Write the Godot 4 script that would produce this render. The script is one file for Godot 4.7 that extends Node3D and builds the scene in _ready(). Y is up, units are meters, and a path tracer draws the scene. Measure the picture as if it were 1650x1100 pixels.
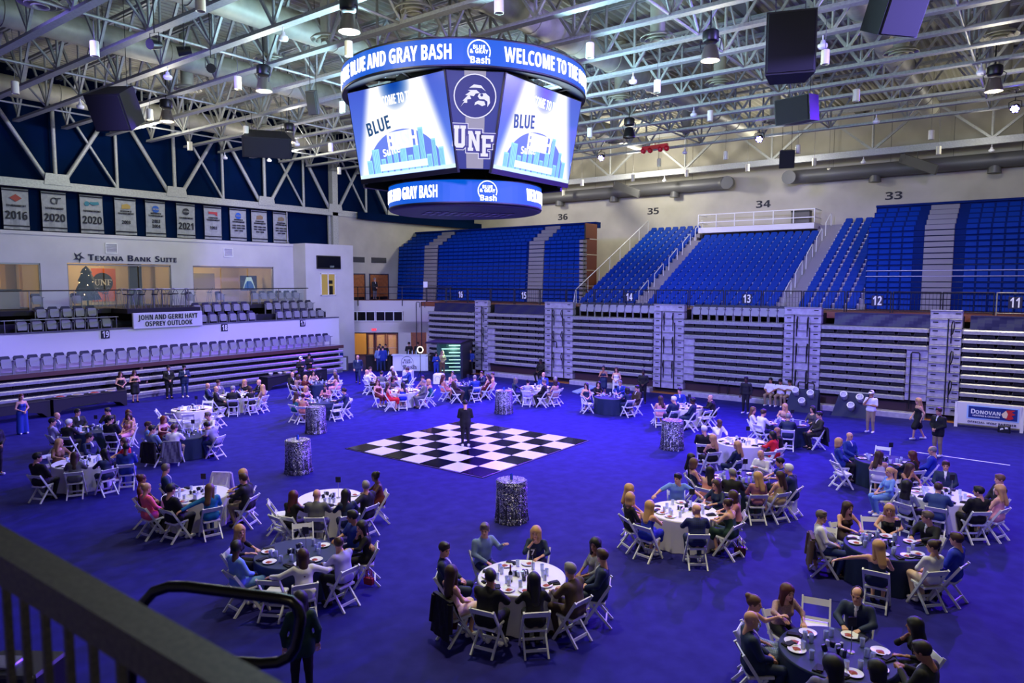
extends Node3D
# A sports arena set for a banquet: y up, metres. The camera stands at x = z = 0; the left wall is x = -43, the far wall z = -52.

var M := {}            # material cache
var used := {}         # names already given to top-level objects
var rng := RandomNumberGenerator.new()
var CAM := Vector3(0, 6.14, 0)


class MB:
	# collects triangles of one mesh; front faces clockwise
	var v := PackedVector3Array()
	var n := PackedVector3Array()
	var uv := PackedVector2Array()
	var ix := PackedInt32Array()
	var col := PackedColorArray()

	func quad(a: Vector3, b: Vector3, c: Vector3, d: Vector3) -> void:
		var m := (c - a).cross(b - a)
		if m.length_squared() < 1e-14:
			m = (d - a).cross(c - a)
		m = m.normalized()
		var s := v.size()
		v.append_array(PackedVector3Array([a, b, c, d]))
		n.append_array(PackedVector3Array([m, m, m, m]))
		uv.append_array(PackedVector2Array([Vector2(0, 1), Vector2(0, 0), Vector2(1, 0), Vector2(1, 1)]))
		ix.append_array(PackedInt32Array([s, s + 1, s + 2, s, s + 2, s + 3]))

	func tri(a: Vector3, b: Vector3, c: Vector3) -> void:
		var m := (c - a).cross(b - a).normalized()
		var s := v.size()
		v.append_array(PackedVector3Array([a, b, c]))
		n.append_array(PackedVector3Array([m, m, m]))
		uv.append_array(PackedVector2Array([Vector2(0, 1), Vector2(0.5, 0), Vector2(1, 1)]))
		ix.append_array(PackedInt32Array([s, s + 1, s + 2]))

	func hexa(p: Array) -> void:
		# eight corners: bottom 0-3 counter-clockwise seen from above, top 4-7 above them
		quad(p[0], p[1], p[2], p[3])
		quad(p[7], p[6], p[5], p[4])
		for k in 4:
			var j := (k + 1) % 4
			quad(p[j], p[k], p[k + 4], p[j + 4])

	func box(c: Vector3, s: Vector3, b := Basis()) -> MB:
		var h := s / 2.0
		var p := []
		for y in [-1, 1]:
			for q in [[-1, 1], [1, 1], [1, -1], [-1, -1]]:
				p.append(c + b * Vector3(h.x * q[0], h.y * y, h.z * q[1]))
		hexa(p)
		return self

	func span(lo: Vector3, hi: Vector3) -> MB:
		return box((lo + hi) / 2.0, (hi - lo).abs())

	func cbox(c: Vector3, s: Vector3, ch: float, b := Basis()) -> MB:
		# box with its top and upright edges chamfered
		var o := []
		var h := s / 2.0
		for q in [[-1, 1], [1, 1], [1, -1], [-1, -1]]:
			var x: float = h.x * q[0]
			var z: float = h.z * q[1]
			var along := [Vector2(x, z - ch * q[1]), Vector2(x - ch * q[0], z)]
			if q[0] * q[1] > 0:
				along.reverse()
			o.append_array(along)
		o.reverse()
		var rings := [[-h.y, 1.0], [h.y - ch, 1.0], [h.y, 0.0]]
		var last := []
		for r in rings:
			var now := []
			for q in o:
				var z2: Vector2 = q
				if r[1] == 0.0:
					z2 -= Vector2(signf(z2.x), signf(z2.y)) * ch * 0.7
				now.append(c + b * Vector3(z2.x, r[0], z2.y))
			if last.size():
				for k in 8:
					var j := (k + 1) % 8
					quad(last[k], now[k], now[j], last[j])
			last = now
		for k in range(1, 7):
			tri(last[0], last[k], last[k + 1])
		return self

	func bar(a: Vector3, b: Vector3, w: float, t: float, up := Vector3.UP) -> MB:
		# beam from a to b, w wide across, t deep along up
		var z := (b - a).normalized()
		if absf(z.dot(up)) > 0.99:
			up = Vector3.RIGHT
		var x := up.cross(z).normalized()
		var y := z.cross(x)
		return box((a + b) / 2.0, Vector3(w, t, a.distance_to(b)), Basis(x, y, z))

	func tube(a: Vector3, b: Vector3, ra: float, rb := -1.0, seg := 8, caps := true) -> MB:
		if rb < 0.0:
			rb = ra
		var z := (b - a).normalized()
		var x := (Vector3.RIGHT if absf(z.y) > 0.9 else Vector3.UP).cross(z).normalized()
		var y := z.cross(x)
		var s := v.size()
		for k in seg + 1:
			var w := TAU * k / seg
			var d := x * cos(w) + y * sin(w)
			v.append(a + d * ra); v.append(b + d * rb)
			n.append(d); n.append(d)
			uv.append(Vector2(float(k) / seg, 1)); uv.append(Vector2(float(k) / seg, 0))
		for k in seg:
			var q := s + k * 2
			ix.append_array(PackedInt32Array([q, q + 1, q + 2, q + 2, q + 1, q + 3]))
		if caps:
			for e in [[a, ra, -z, 1], [b, rb, z, -1]]:
				if e[1] < 0.0005:
					continue
				var t := v.size()
				for k in seg:
					var w: float = TAU * k / seg * e[3]
					v.append(e[0] + (x * cos(w) + y * sin(w)) * e[1]); n.append(e[2]); uv.append(Vector2(0.5, 0.5))
				for k in range(1, seg - 1):
					ix.append_array(PackedInt32Array([t, t + k, t + k + 1]))
		return self

	func pipe(p: Array, r: float, seg := 8) -> MB:
		# a bent pipe through the points p
		var s := v.size()
		var up := Vector3.UP
		for i in p.size():
			var z: Vector3 = ((p[mini(i + 1, p.size() - 1)] - p[maxi(i - 1, 0)]) as Vector3).normalized()
			if absf(z.dot(up)) > 0.95:
				up = Vector3.RIGHT if absf(z.x) < 0.9 else Vector3.FORWARD
			var x := up.cross(z).normalized()
			var y := z.cross(x)
			up = y
			for k in seg + 1:
				var w := TAU * k / seg
				var d := x * cos(w) + y * sin(w)
				v.append(p[i] + d * r); n.append(d); uv.append(Vector2(float(k) / seg, i))
		for i in p.size() - 1:
			for k in seg:
				var q := s + i * (seg + 1) + k
				ix.append_array(PackedInt32Array([q, q + seg + 1, q + 1, q + 1, q + seg + 1, q + seg + 2]))
		return self

	func lathe(prof: Array, seg := 24, at := Vector3.ZERO, wob := 0.0, waves := 0, wob_from := 99.0) -> MB:
		# turns (radius, height) pairs, listed from the top down; wob ripples the radius below wob_from
		var s := v.size()
		for i in prof.size():
			var r: Vector2 = prof[i]
			var t: Vector2 = (prof[mini(i + 1, prof.size() - 1)] - prof[maxi(i - 1, 0)])
			for k in seg + 1:
				var w := TAU * k / seg
				var rr := r.x
				var nn := Vector2(-t.y, t.x).normalized()
				var side := 0.0
				if r.y < wob_from:
					var f := (wob_from - r.y) / maxf(wob_from, 0.01)
					rr += wob * f * (sin(waves * w) + 0.5 * sin(waves * 1.7 * w + 1.0) * (1.0 if k < seg else 0.0))
					side = -wob * f * waves * cos(waves * w) / maxf(r.x, 0.01)
				var d := Vector3(sin(w), 0, cos(w))
				v.append(at + d * rr + Vector3(0, r.y, 0))
				n.append((d * nn.x + Vector3(0, nn.y, 0) + Vector3(cos(w), 0, -sin(w)) * side).normalized())
				uv.append(Vector2(float(k) / seg, float(i) / prof.size()))
		for i in prof.size() - 1:
			for k in seg:
				var q := s + i * (seg + 1) + k
				ix.append_array(PackedInt32Array([q, q + 1, q + seg + 1, q + 1, q + seg + 2, q + seg + 1]))
		return self

	func poly(p: PackedVector2Array, depth: float, xf := Transform3D()) -> MB:
		# a flat outline in xy, pushed back along -z by depth; front face towards +z
		if Geometry2D.is_polygon_clockwise(p):
			p.reverse()
		var t := Geometry2D.triangulate_polygon(p)
		var s := v.size()
		for side in 2:
			for q in p:
				v.append(xf * Vector3(q.x, q.y, -depth * side)); n.append(xf.basis * Vector3(0, 0, 1 - 2 * side)); uv.append(q)
		for k in t.size() / 3:
			var a := Vector3i(t[k * 3], t[k * 3 + 1], t[k * 3 + 2])
			var cw := (p[a.y] - p[a.x]).cross(p[a.z] - p[a.x]) < 0
			if not cw:
				a = Vector3i(a.x, a.z, a.y)
			ix.append_array(PackedInt32Array([s + a.x, s + a.y, s + a.z, s + p.size() + a.x, s + p.size() + a.z, s + p.size() + a.y]))
		if depth > 0.0:
			for k in p.size():
				var b := p[(k + 1) % p.size()]
				quad(xf * Vector3(p[k].x, p[k].y, 0), xf * Vector3(b.x, b.y, 0), xf * Vector3(b.x, b.y, -depth), xf * Vector3(p[k].x, p[k].y, -depth))
		return self

	func add(a: Dictionary, xf := Transform3D()) -> MB:
		# appends arrays {v, n, i, c} moved by xf
		var s := v.size()
		for k in a.v.size():
			v.append(xf * a.v[k]); n.append((xf.basis * a.n[k]).normalized()); uv.append(Vector2.ZERO)
		if a.has("c") or col.size():
			while col.size() < s:
				col.append(Color.WHITE)
			for k in a.v.size():
				col.append(a.c[k] if a.has("c") else Color.WHITE)
		if xf.basis.determinant() > 0:
			for k in a.i:
				ix.append(s + k)
		else:
			for k in a.i.size() / 3:
				ix.append_array(PackedInt32Array([s + a.i[k * 3], s + a.i[k * 3 + 2], s + a.i[k * 3 + 1]]))
		return self

	func mesh() -> ArrayMesh:
		var a := []
		a.resize(Mesh.ARRAY_MAX)
		a[Mesh.ARRAY_VERTEX] = v
		a[Mesh.ARRAY_NORMAL] = n
		a[Mesh.ARRAY_TEX_UV] = uv
		a[Mesh.ARRAY_INDEX] = ix
		if col.size():
			while col.size() < v.size():
				col.append(Color.WHITE)
			a[Mesh.ARRAY_COLOR] = col
		var m := ArrayMesh.new()
		m.add_surface_from_arrays(Mesh.PRIMITIVE_TRIANGLES, a)
		return m


func mat(key: String, c: Color, rough := 0.7, metal := 0.0) -> StandardMaterial3D:
	if not M.has(key):
		var m := StandardMaterial3D.new()
		m.resource_name = key
		m.albedo_color = c
		m.roughness = rough
		m.metallic = metal
		M[key] = m
	return M[key]


func glow(key: String, c: Color, e: float) -> StandardMaterial3D:
	var m := mat(key, c * 0.15, 0.6)
	m.emission_enabled = true
	m.emission = c
	m.emission_energy_multiplier = e
	return m


func noise_tex(seed_: int, freq: float, lo: Color, hi: Color, size := 256, fractal := 4) -> NoiseTexture2D:
	var f := FastNoiseLite.new()
	f.seed = seed_
	f.frequency = freq
	f.fractal_octaves = fractal
	var t := NoiseTexture2D.new()
	t.width = size
	t.height = size
	t.seamless = true
	t.noise = f
	var g := Gradient.new()
	g.set_color(0, lo)
	g.set_color(1, hi)
	t.color_ramp = g
	return t


func grained(key: String, c: Color, rough: float, metal: float, tex: Texture2D, scale: float) -> StandardMaterial3D:
	var m := mat(key, c, rough, metal)
	m.albedo_texture = tex
	m.uv1_triplanar = true
	m.uv1_world_triplanar = true
	m.uv1_scale = Vector3.ONE * scale
	return m


func numbered(called: String) -> String:
	var k: int = used.get(called, 0)
	used[called] = k + 1
	return called if k == 0 else "%s_%03d" % [called, k]


func tag(o: Node3D, label: String, category := "", group := "", kind := "") -> Node3D:
	o.set_meta("label", label)
	if category:
		o.set_meta("category", category)
	if group:
		o.set_meta("group", group)
	if kind:
		o.set_meta("kind", kind)
	return o


func obj(called: String, mesh: Mesh, m: Material, parent: Node3D = null) -> MeshInstance3D:
	var o := MeshInstance3D.new()
	o.mesh = mesh
	o.material_override = m
	if parent == null:
		o.name = numbered(called)
		add_child(o)
	else:
		o.name = called
		parent.add_child(o, true)
	return o


func thing(called: String, label: String, category: String, at := Vector3.ZERO, turn := 0.0, group := "") -> Node3D:
	var o := Node3D.new()
	o.name = numbered(called)
	add_child(o)
	o.position = at
	o.rotation.y = turn
	return tag(o, label, category, group)


func struct(called: String, mesh: Mesh, m: Material, parent: Node3D = null) -> MeshInstance3D:
	var o := obj(called, mesh, m, parent)
	if parent == null:
		o.set_meta("kind", "structure")
	return o


func dup(root: Node3D, at: Vector3, turn: float, label: String, group := "") -> Node3D:
	var r: Node3D = root.duplicate()
	r.name = numbered(String(root.name).rstrip("0123456789").rstrip("_"))
	add_child(r)
	r.position = at
	r.rotation.y = turn
	r.set_meta("label", label)
	if group:
		r.set_meta("group", group)
	return r


func nth(k: int) -> String:
	var w := ["first", "second", "third", "fourth", "fifth", "sixth", "seventh", "eighth", "ninth", "tenth", "eleventh", "twelfth", "thirteenth", "fourteenth", "fifteenth", "sixteenth", "seventeenth", "eighteenth", "nineteenth"]
	if k < 19:
		return w[k]
	var t: String = ["twentieth", "thirtieth", "fortieth"][(k + 1) / 10 - 2]
	return t if (k + 1) % 10 == 0 else t.replace("ieth", "y") + "-" + w[(k + 1) % 10 - 1]


func letters(text: String, size: float, depth := 0.02, font := "Droid Sans", weight := 700) -> TextMesh:
	# capital letters come out «size» metres tall
	var f := SystemFont.new()
	f.font_names = PackedStringArray([font])
	f.font_weight = weight
	var t := TextMesh.new()
	t.text = text
	t.font = f
	t.font_size = 32
	t.pixel_size = size / 22.8
	t.depth = depth
	t.curve_step = 2.0
	return t


func arrays_of(m: Mesh) -> Dictionary:
	var a := m.surface_get_arrays(0)
	var i: PackedInt32Array = a[Mesh.ARRAY_INDEX] if a[Mesh.ARRAY_INDEX] != null else PackedInt32Array(range(a[Mesh.ARRAY_VERTEX].size()))
	return {"v": a[Mesh.ARRAY_VERTEX], "n": a[Mesh.ARRAY_NORMAL], "i": i}


func write(called: String, text: String, size: float, m: Material, parent: Node3D, at: Vector3, turn := 0.0, squeeze := 1.0, tilt := 0.0) -> MeshInstance3D:
	# lettering as a part, its face towards +z turned by «turn» about y
	var o := obj(called, letters(text, size), m, parent)
	o.transform = Transform3D(Basis(Vector3.UP, turn) * Basis(Vector3.RIGHT, tilt) * Basis().scaled(Vector3(squeeze, 1, 1)), at)
	return o


func _ready() -> void:
	rng.seed = 7
	# ---- camera, exposure, lights
	var cam := Camera3D.new()
	cam.name = "camera"
	add_child(cam)
	var lens := CameraAttributesPhysical.new()
	lens.frustum_focal_length = 24.87
	lens.frustum_focus_distance = 24.0
	lens.frustum_near = 0.05
	lens.frustum_far = 200.0
	lens.exposure_aperture = 2.8
	cam.attributes = lens
	cam.position = CAM
	cam.rotation_degrees = Vector3(-4.87, 36.86, 0)
	cam.near = 0.05
	cam.far = 200.0
	cam.fov = 51.52
	cam.current = true
	var we := WorldEnvironment.new()
	we.name = "surroundings"
	var env := Environment.new()
	env.background_mode = Environment.BG_COLOR
	env.background_color = Color(0.01, 0.01, 0.012)
	env.tonemap_mode = Environment.TONE_MAPPER_LINEAR
	env.tonemap_exposure = 1.0
	env.sdfgi_enabled = true
	env.ssao_enabled = true
	env.ssil_enabled = true
	we.environment = env
	add_child(we)
	# the row of blue flood lamps hung along the far side, all aimed across the floor
	for b in [[-22.45, -39.45, -22.0, -18.0, 1.1], [-12.7, -39.55, -15.0, -17.5, 1.1], [-1.44, -40.27, -9.0, -19.0, 0.5], [-32.0, -39.5, -30.0, -19.0, 0.95], [8.0, -39.5, -4.0, -20.0, 0.3]]:
		spot("blue_flood_light", Vector3(b[0], 13.75, b[1]), Vector3(b[2], 0, b[3]), Color(0.36, 0.1, 1.0), 1480.0 * b[4], 40.0, 1.0, 0.15)
	# more of the same behind the camera and along the right side, thrown at the far bleachers and the balcony
	for b in [[-24.0, -3.0, -29.0, -36.0, 1.0], [-8.0, -3.0, -16.0, -37.0, 1.2], [6.0, -3.0, -4.0, -37.0, 0.6], [8.0, -22.0, -38.0, -22.0, 1.6]]:
		spot("blue_flood_light", Vector3(b[0], 13.75, b[1]), Vector3(b[2], 2.5, b[3]), Color(0.55, 0.50, 1.0), 1050.0 * b[4], 26.0, 1.0, 0.9)
	# the white high-bay lamps, those in view and the ones hidden behind the video board or out of the frame
	for w in [[-16.18, -13.86, 0.9], [-23.68, -16.15, 1.1], [-31.53, -16.51, 1.2], [-31.19, -22.67, 1.5], [-8.96, -22.58, 1.2], [-1.87, -32.51, 1.6], [-2.0, -15.0, 1.1], [5.0, -24.0, 0.8], [-9.0, -11.0, 1.1], [-17.0, -25.0, 0.7], [-24.0, -28.0, 1.1]]:
		spot("high_bay_light", Vector3(w[0], 13.15, w[1]), Vector3(w[0], 0, w[1]), Color(1.0, 0.95, 0.78), WHITE * w[2], 42.0, 1.0, 0.25)
		omni("high_bay_spill", Vector3(w[0], 12.9, w[1]), Color(1.0, 0.97, 0.87), SPILL * w[2], 0.3)
	# lamps of the rows along the walls, hidden above the truss chords
	for w in [[-38.5, -19.0, 0.7], [-38.5, -28.0, 0.7], [-35.0, -46.5, 1.2], [-24.0, -46.5, 2.0], [-14.0, -46.5, 0.6], [-3.0, -46.5, 0.25], [8.0, -46.5, 0.25]]:
		omni("wall_row_light", Vector3(w[0], 14.0, w[1]), Color(1.0, 0.98, 0.92), WALLS * w[2], 0.5)
	# the concourse lamp over the stair where the camera stands
	omni("concourse_light", Vector3(2.5, 9.0, 2.5), Color(1.0, 0.93, 0.75), 5.0, 0.3)
	# what the four video screens and the upper ribbon board throw into the hall
	for k in 4:
		var q := Basis(Vector3.UP, k * PI / 2)
		area("screen_light", Transform3D(q * Basis(Vector3.UP, PI) * Basis(Vector3.RIGHT, -0.187), SB + Vector3(0, 11.05, 0) + q * Vector3(0, 0, 3.4)), Vector2(4.2, 2.7), Color(0.78, 0.9, 1.0), 14.0)
	for k in 8:
		var q := Basis(Vector3.UP, k * PI / 4)
		area("ribbon_light", Transform3D(q * Basis(Vector3.UP, PI), SB + Vector3(0, 12.95, 0) + q * Vector3(0, 0, 4.42)), Vector2(3.2, 0.7), Color(0.72, 0.93, 1.0), RIBBON)
	build_setting()
	build_roof()
	build_scoreboard()
	build_left_side()
	build_far_side()
	build_corner()
	build_floor_things()
	build_tables()
	build_people()
	build_foreground()


const WHITE := 78.0
const SPILL := 7.0
const WALLS := 20.0
const RIBBON := 36.0
const COCKTAIL := [[-10.67,-14.21,"nearest the camera",1],[-18.93,-13.77,"near left of the dance floor",1],[-23.42,-17.93,"far left, behind the near left one",0],[-19.89,-25.9,"behind the dance floor",1],[-10.64,-24.01,"right of the dance floor",0]]
const TABLES := [
	["a",-7.38,-10.14,"w","front white table","7",7,[-55,-109,-159,-16,11,45,82,116,142]],
	["b",-2.14,-10.76,"n","lower right blue table","",8,[-84,-55,-126,178,125,76,9,34]],
	["c",-2.3,-15.85,"n","right-hand blue table","",8,[-69,-127,-173,148,-98,3,46,76]],
	["d",-1.76,-20.53,"w","right edge white table","",6,[-82,-25,-129,-175,-1,117,38,67]],
	["e",-3.61,-23.57,"n","blue table before the couple","",5,[-70,-120,5,48,88]],
	["f",-6.53,-15.43,"w","white table by dance floor","",5,[-63,-33,-9,-150,160,35,79,115]],
	["g",-6.47,-18.97,"n","blue table with ten guests","",5,[-47,-12,-76,167,13,37,61,122,86]],
	["h",-7.87,-23.38,"w","white table of the officer","",3,[-40,-7,-118,105,76,16]],
	["i",-7.56,-27.52,"n","blue table by the toss boards","",5,[-68,-33,-159,17,76,149]],
	["j",-12.14,-28.6,"w","small white table right","",5,[-24,3,-146,35,100]],
	["k",-15.95,-29.03,"n","blue table of standing women","",5,[-79,-118,69,-169,98]],
	["l",-20.43,-29.31,"w","far middle white table","",5,[-28,17,-163,49,97,73]],
	["m",-24.08,-27.94,"n","blue table before photo booth","",5,[-18,-105,20,69,162,114,138]],
	["n",-25.11,-24.53,"w","white table before the bar","",5,[-40,18,-107,44,97,174,123]],
	["o",-28.89,-27,"w","white table nearest the bar","",5,[-12,-75,34,-148,62,134]],
	["p",-25.87,-20.08,"n","blue table behind sequined table","",5,[0,24,-94,-138,121]],
	["q",-30.63,-23.6,"n","blue table beside the buffet","",5,[-36,-7,22,-118,109,174]],
	["r",-30.49,-18.81,"w","white table by left bleachers","",5,[-37,25,-82,52,-142,175,84,108]],
	["s",-28.71,-15.61,"w","empty white table","",6,[-33,27,55,85,116,-142]],
	["u",-23.91,-12.81,"n","blue table with draped jackets","",5,[-12,18,-76,42,-157,109]],
	["v",-27.54,-11.13,"n","far left blue table","",5,[4,-57,33,-94,-144,98,163,135]],
	["w",-22.77,-8.93,"w","left edge white table","",5,[24,-80,-122,59,164,115,92]],
	["x",-16.97,-9.25,"w","white table of pink jacket","",5,[-85,-41,3,36,74,142,117]],
	["y",-13.99,-11.1,"w","white table left of centre","",5,[14,38,144,95,67]],
	["z",-11.64,-8.36,"n","blue table above the handrail","",5,[-3,-55,164,93,59,138]]]
const CHAIRS := [
	[-2.76,-12.12,13,"empty white folding chair at the lower right blue table"],
	[-2.77,-17.28,26,"empty white folding chair at the right-hand blue table"],
	[-3.9,-25.04,1,"empty white folding chair at the blue table before the couple, first from the left"],
	[-4.51,-22.41,134,"empty white folding chair at the blue table before the couple, second from the left"],
	[-6.84,-22.52,-125,"empty white folding chair at the white table of the officer, first from the left"],
	[-6.72,-23.01,-113,"empty white folding chair at the white table of the officer, second from the left"],
	[-13.11,-28.04,120,"empty white folding chair at the small white table right, first from the left"],
	[-11.1,-28.18,-111,"empty white folding chair at the small white table right, second from the left"],
	[-16.8,-28.3,141,"empty white folding chair at the blue table of standing women"],
	[-27.83,-27.72,-56,"empty white folding chair at the white table nearest the bar"],
	[-24.75,-20.04,-103,"empty white folding chair at the blue table behind sequined table, first from the left"],
	[-25.41,-21.1,-21,"empty white folding chair at the blue table behind sequined table, second from the left"],
	[-29.32,-14.67,148,"empty white folding chair at the empty white table, number first from its left"],
	[-28.2,-14.61,-165,"empty white folding chair at the empty white table, number second from its left"],
	[-27.6,-14.83,-118,"empty white folding chair at the empty white table, number third from its left"],
	[-27.22,-15.48,-97,"empty white folding chair at the empty white table, number fourth from its left"],
	[-27.65,-16.14,-62,"empty white folding chair at the empty white table, number fifth from its left"],
	[-29.64,-16.79,43,"empty white folding chair at the empty white table, number sixth from its left"],
	[-24.21,-8.54,95,"empty white folding chair at the left edge white table"],
	[-17.95,-10.39,32,"empty white folding chair at the white table of pink jacket"],
	[-14.71,-10.12,144,"empty white folding chair at the white table left of centre, first from the left"],
	[-13.78,-9.61,179,"empty white folding chair at the white table left of centre, second from the left"],
	[-11.01,-7.43,-150,"empty white folding chair at the blue table above the handrail, first from the left"],
	[-12.69,-9.31,55,"empty white folding chair at the blue table above the handrail, second from the left"]]
var COATS := [
	[-7.77, -8.8, 164, Color(0.02, 0.02, 0.025), "black jacket hung over the chair of the woman in pale cream"],
	[-3.37, -15.45, 111, Color(0.30, 0.22, 0.20), "tan coat hung over the chair of the man with the crew cut"],
	[-23.49, -11.47, -162, Color(0.02, 0.02, 0.025), "black jacket hung on the chair of the man with folded arms"],
	[-23.14, -11.94, -138, Color(0.42, 0.42, 0.50), "pale grey jacket hung on a chair at the blue table with jackets"],
	[-6.43, -27.17, -50, Color(0.03, 0.06, 0.14), "dark coat hung on the chair of the man in a grey suit"],
	[-17.95, -10.39, 32, Color(0.72, 0.68, 0.80), "lavender wrap hung over the empty chair at the table of the pink jacket"]]
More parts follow.
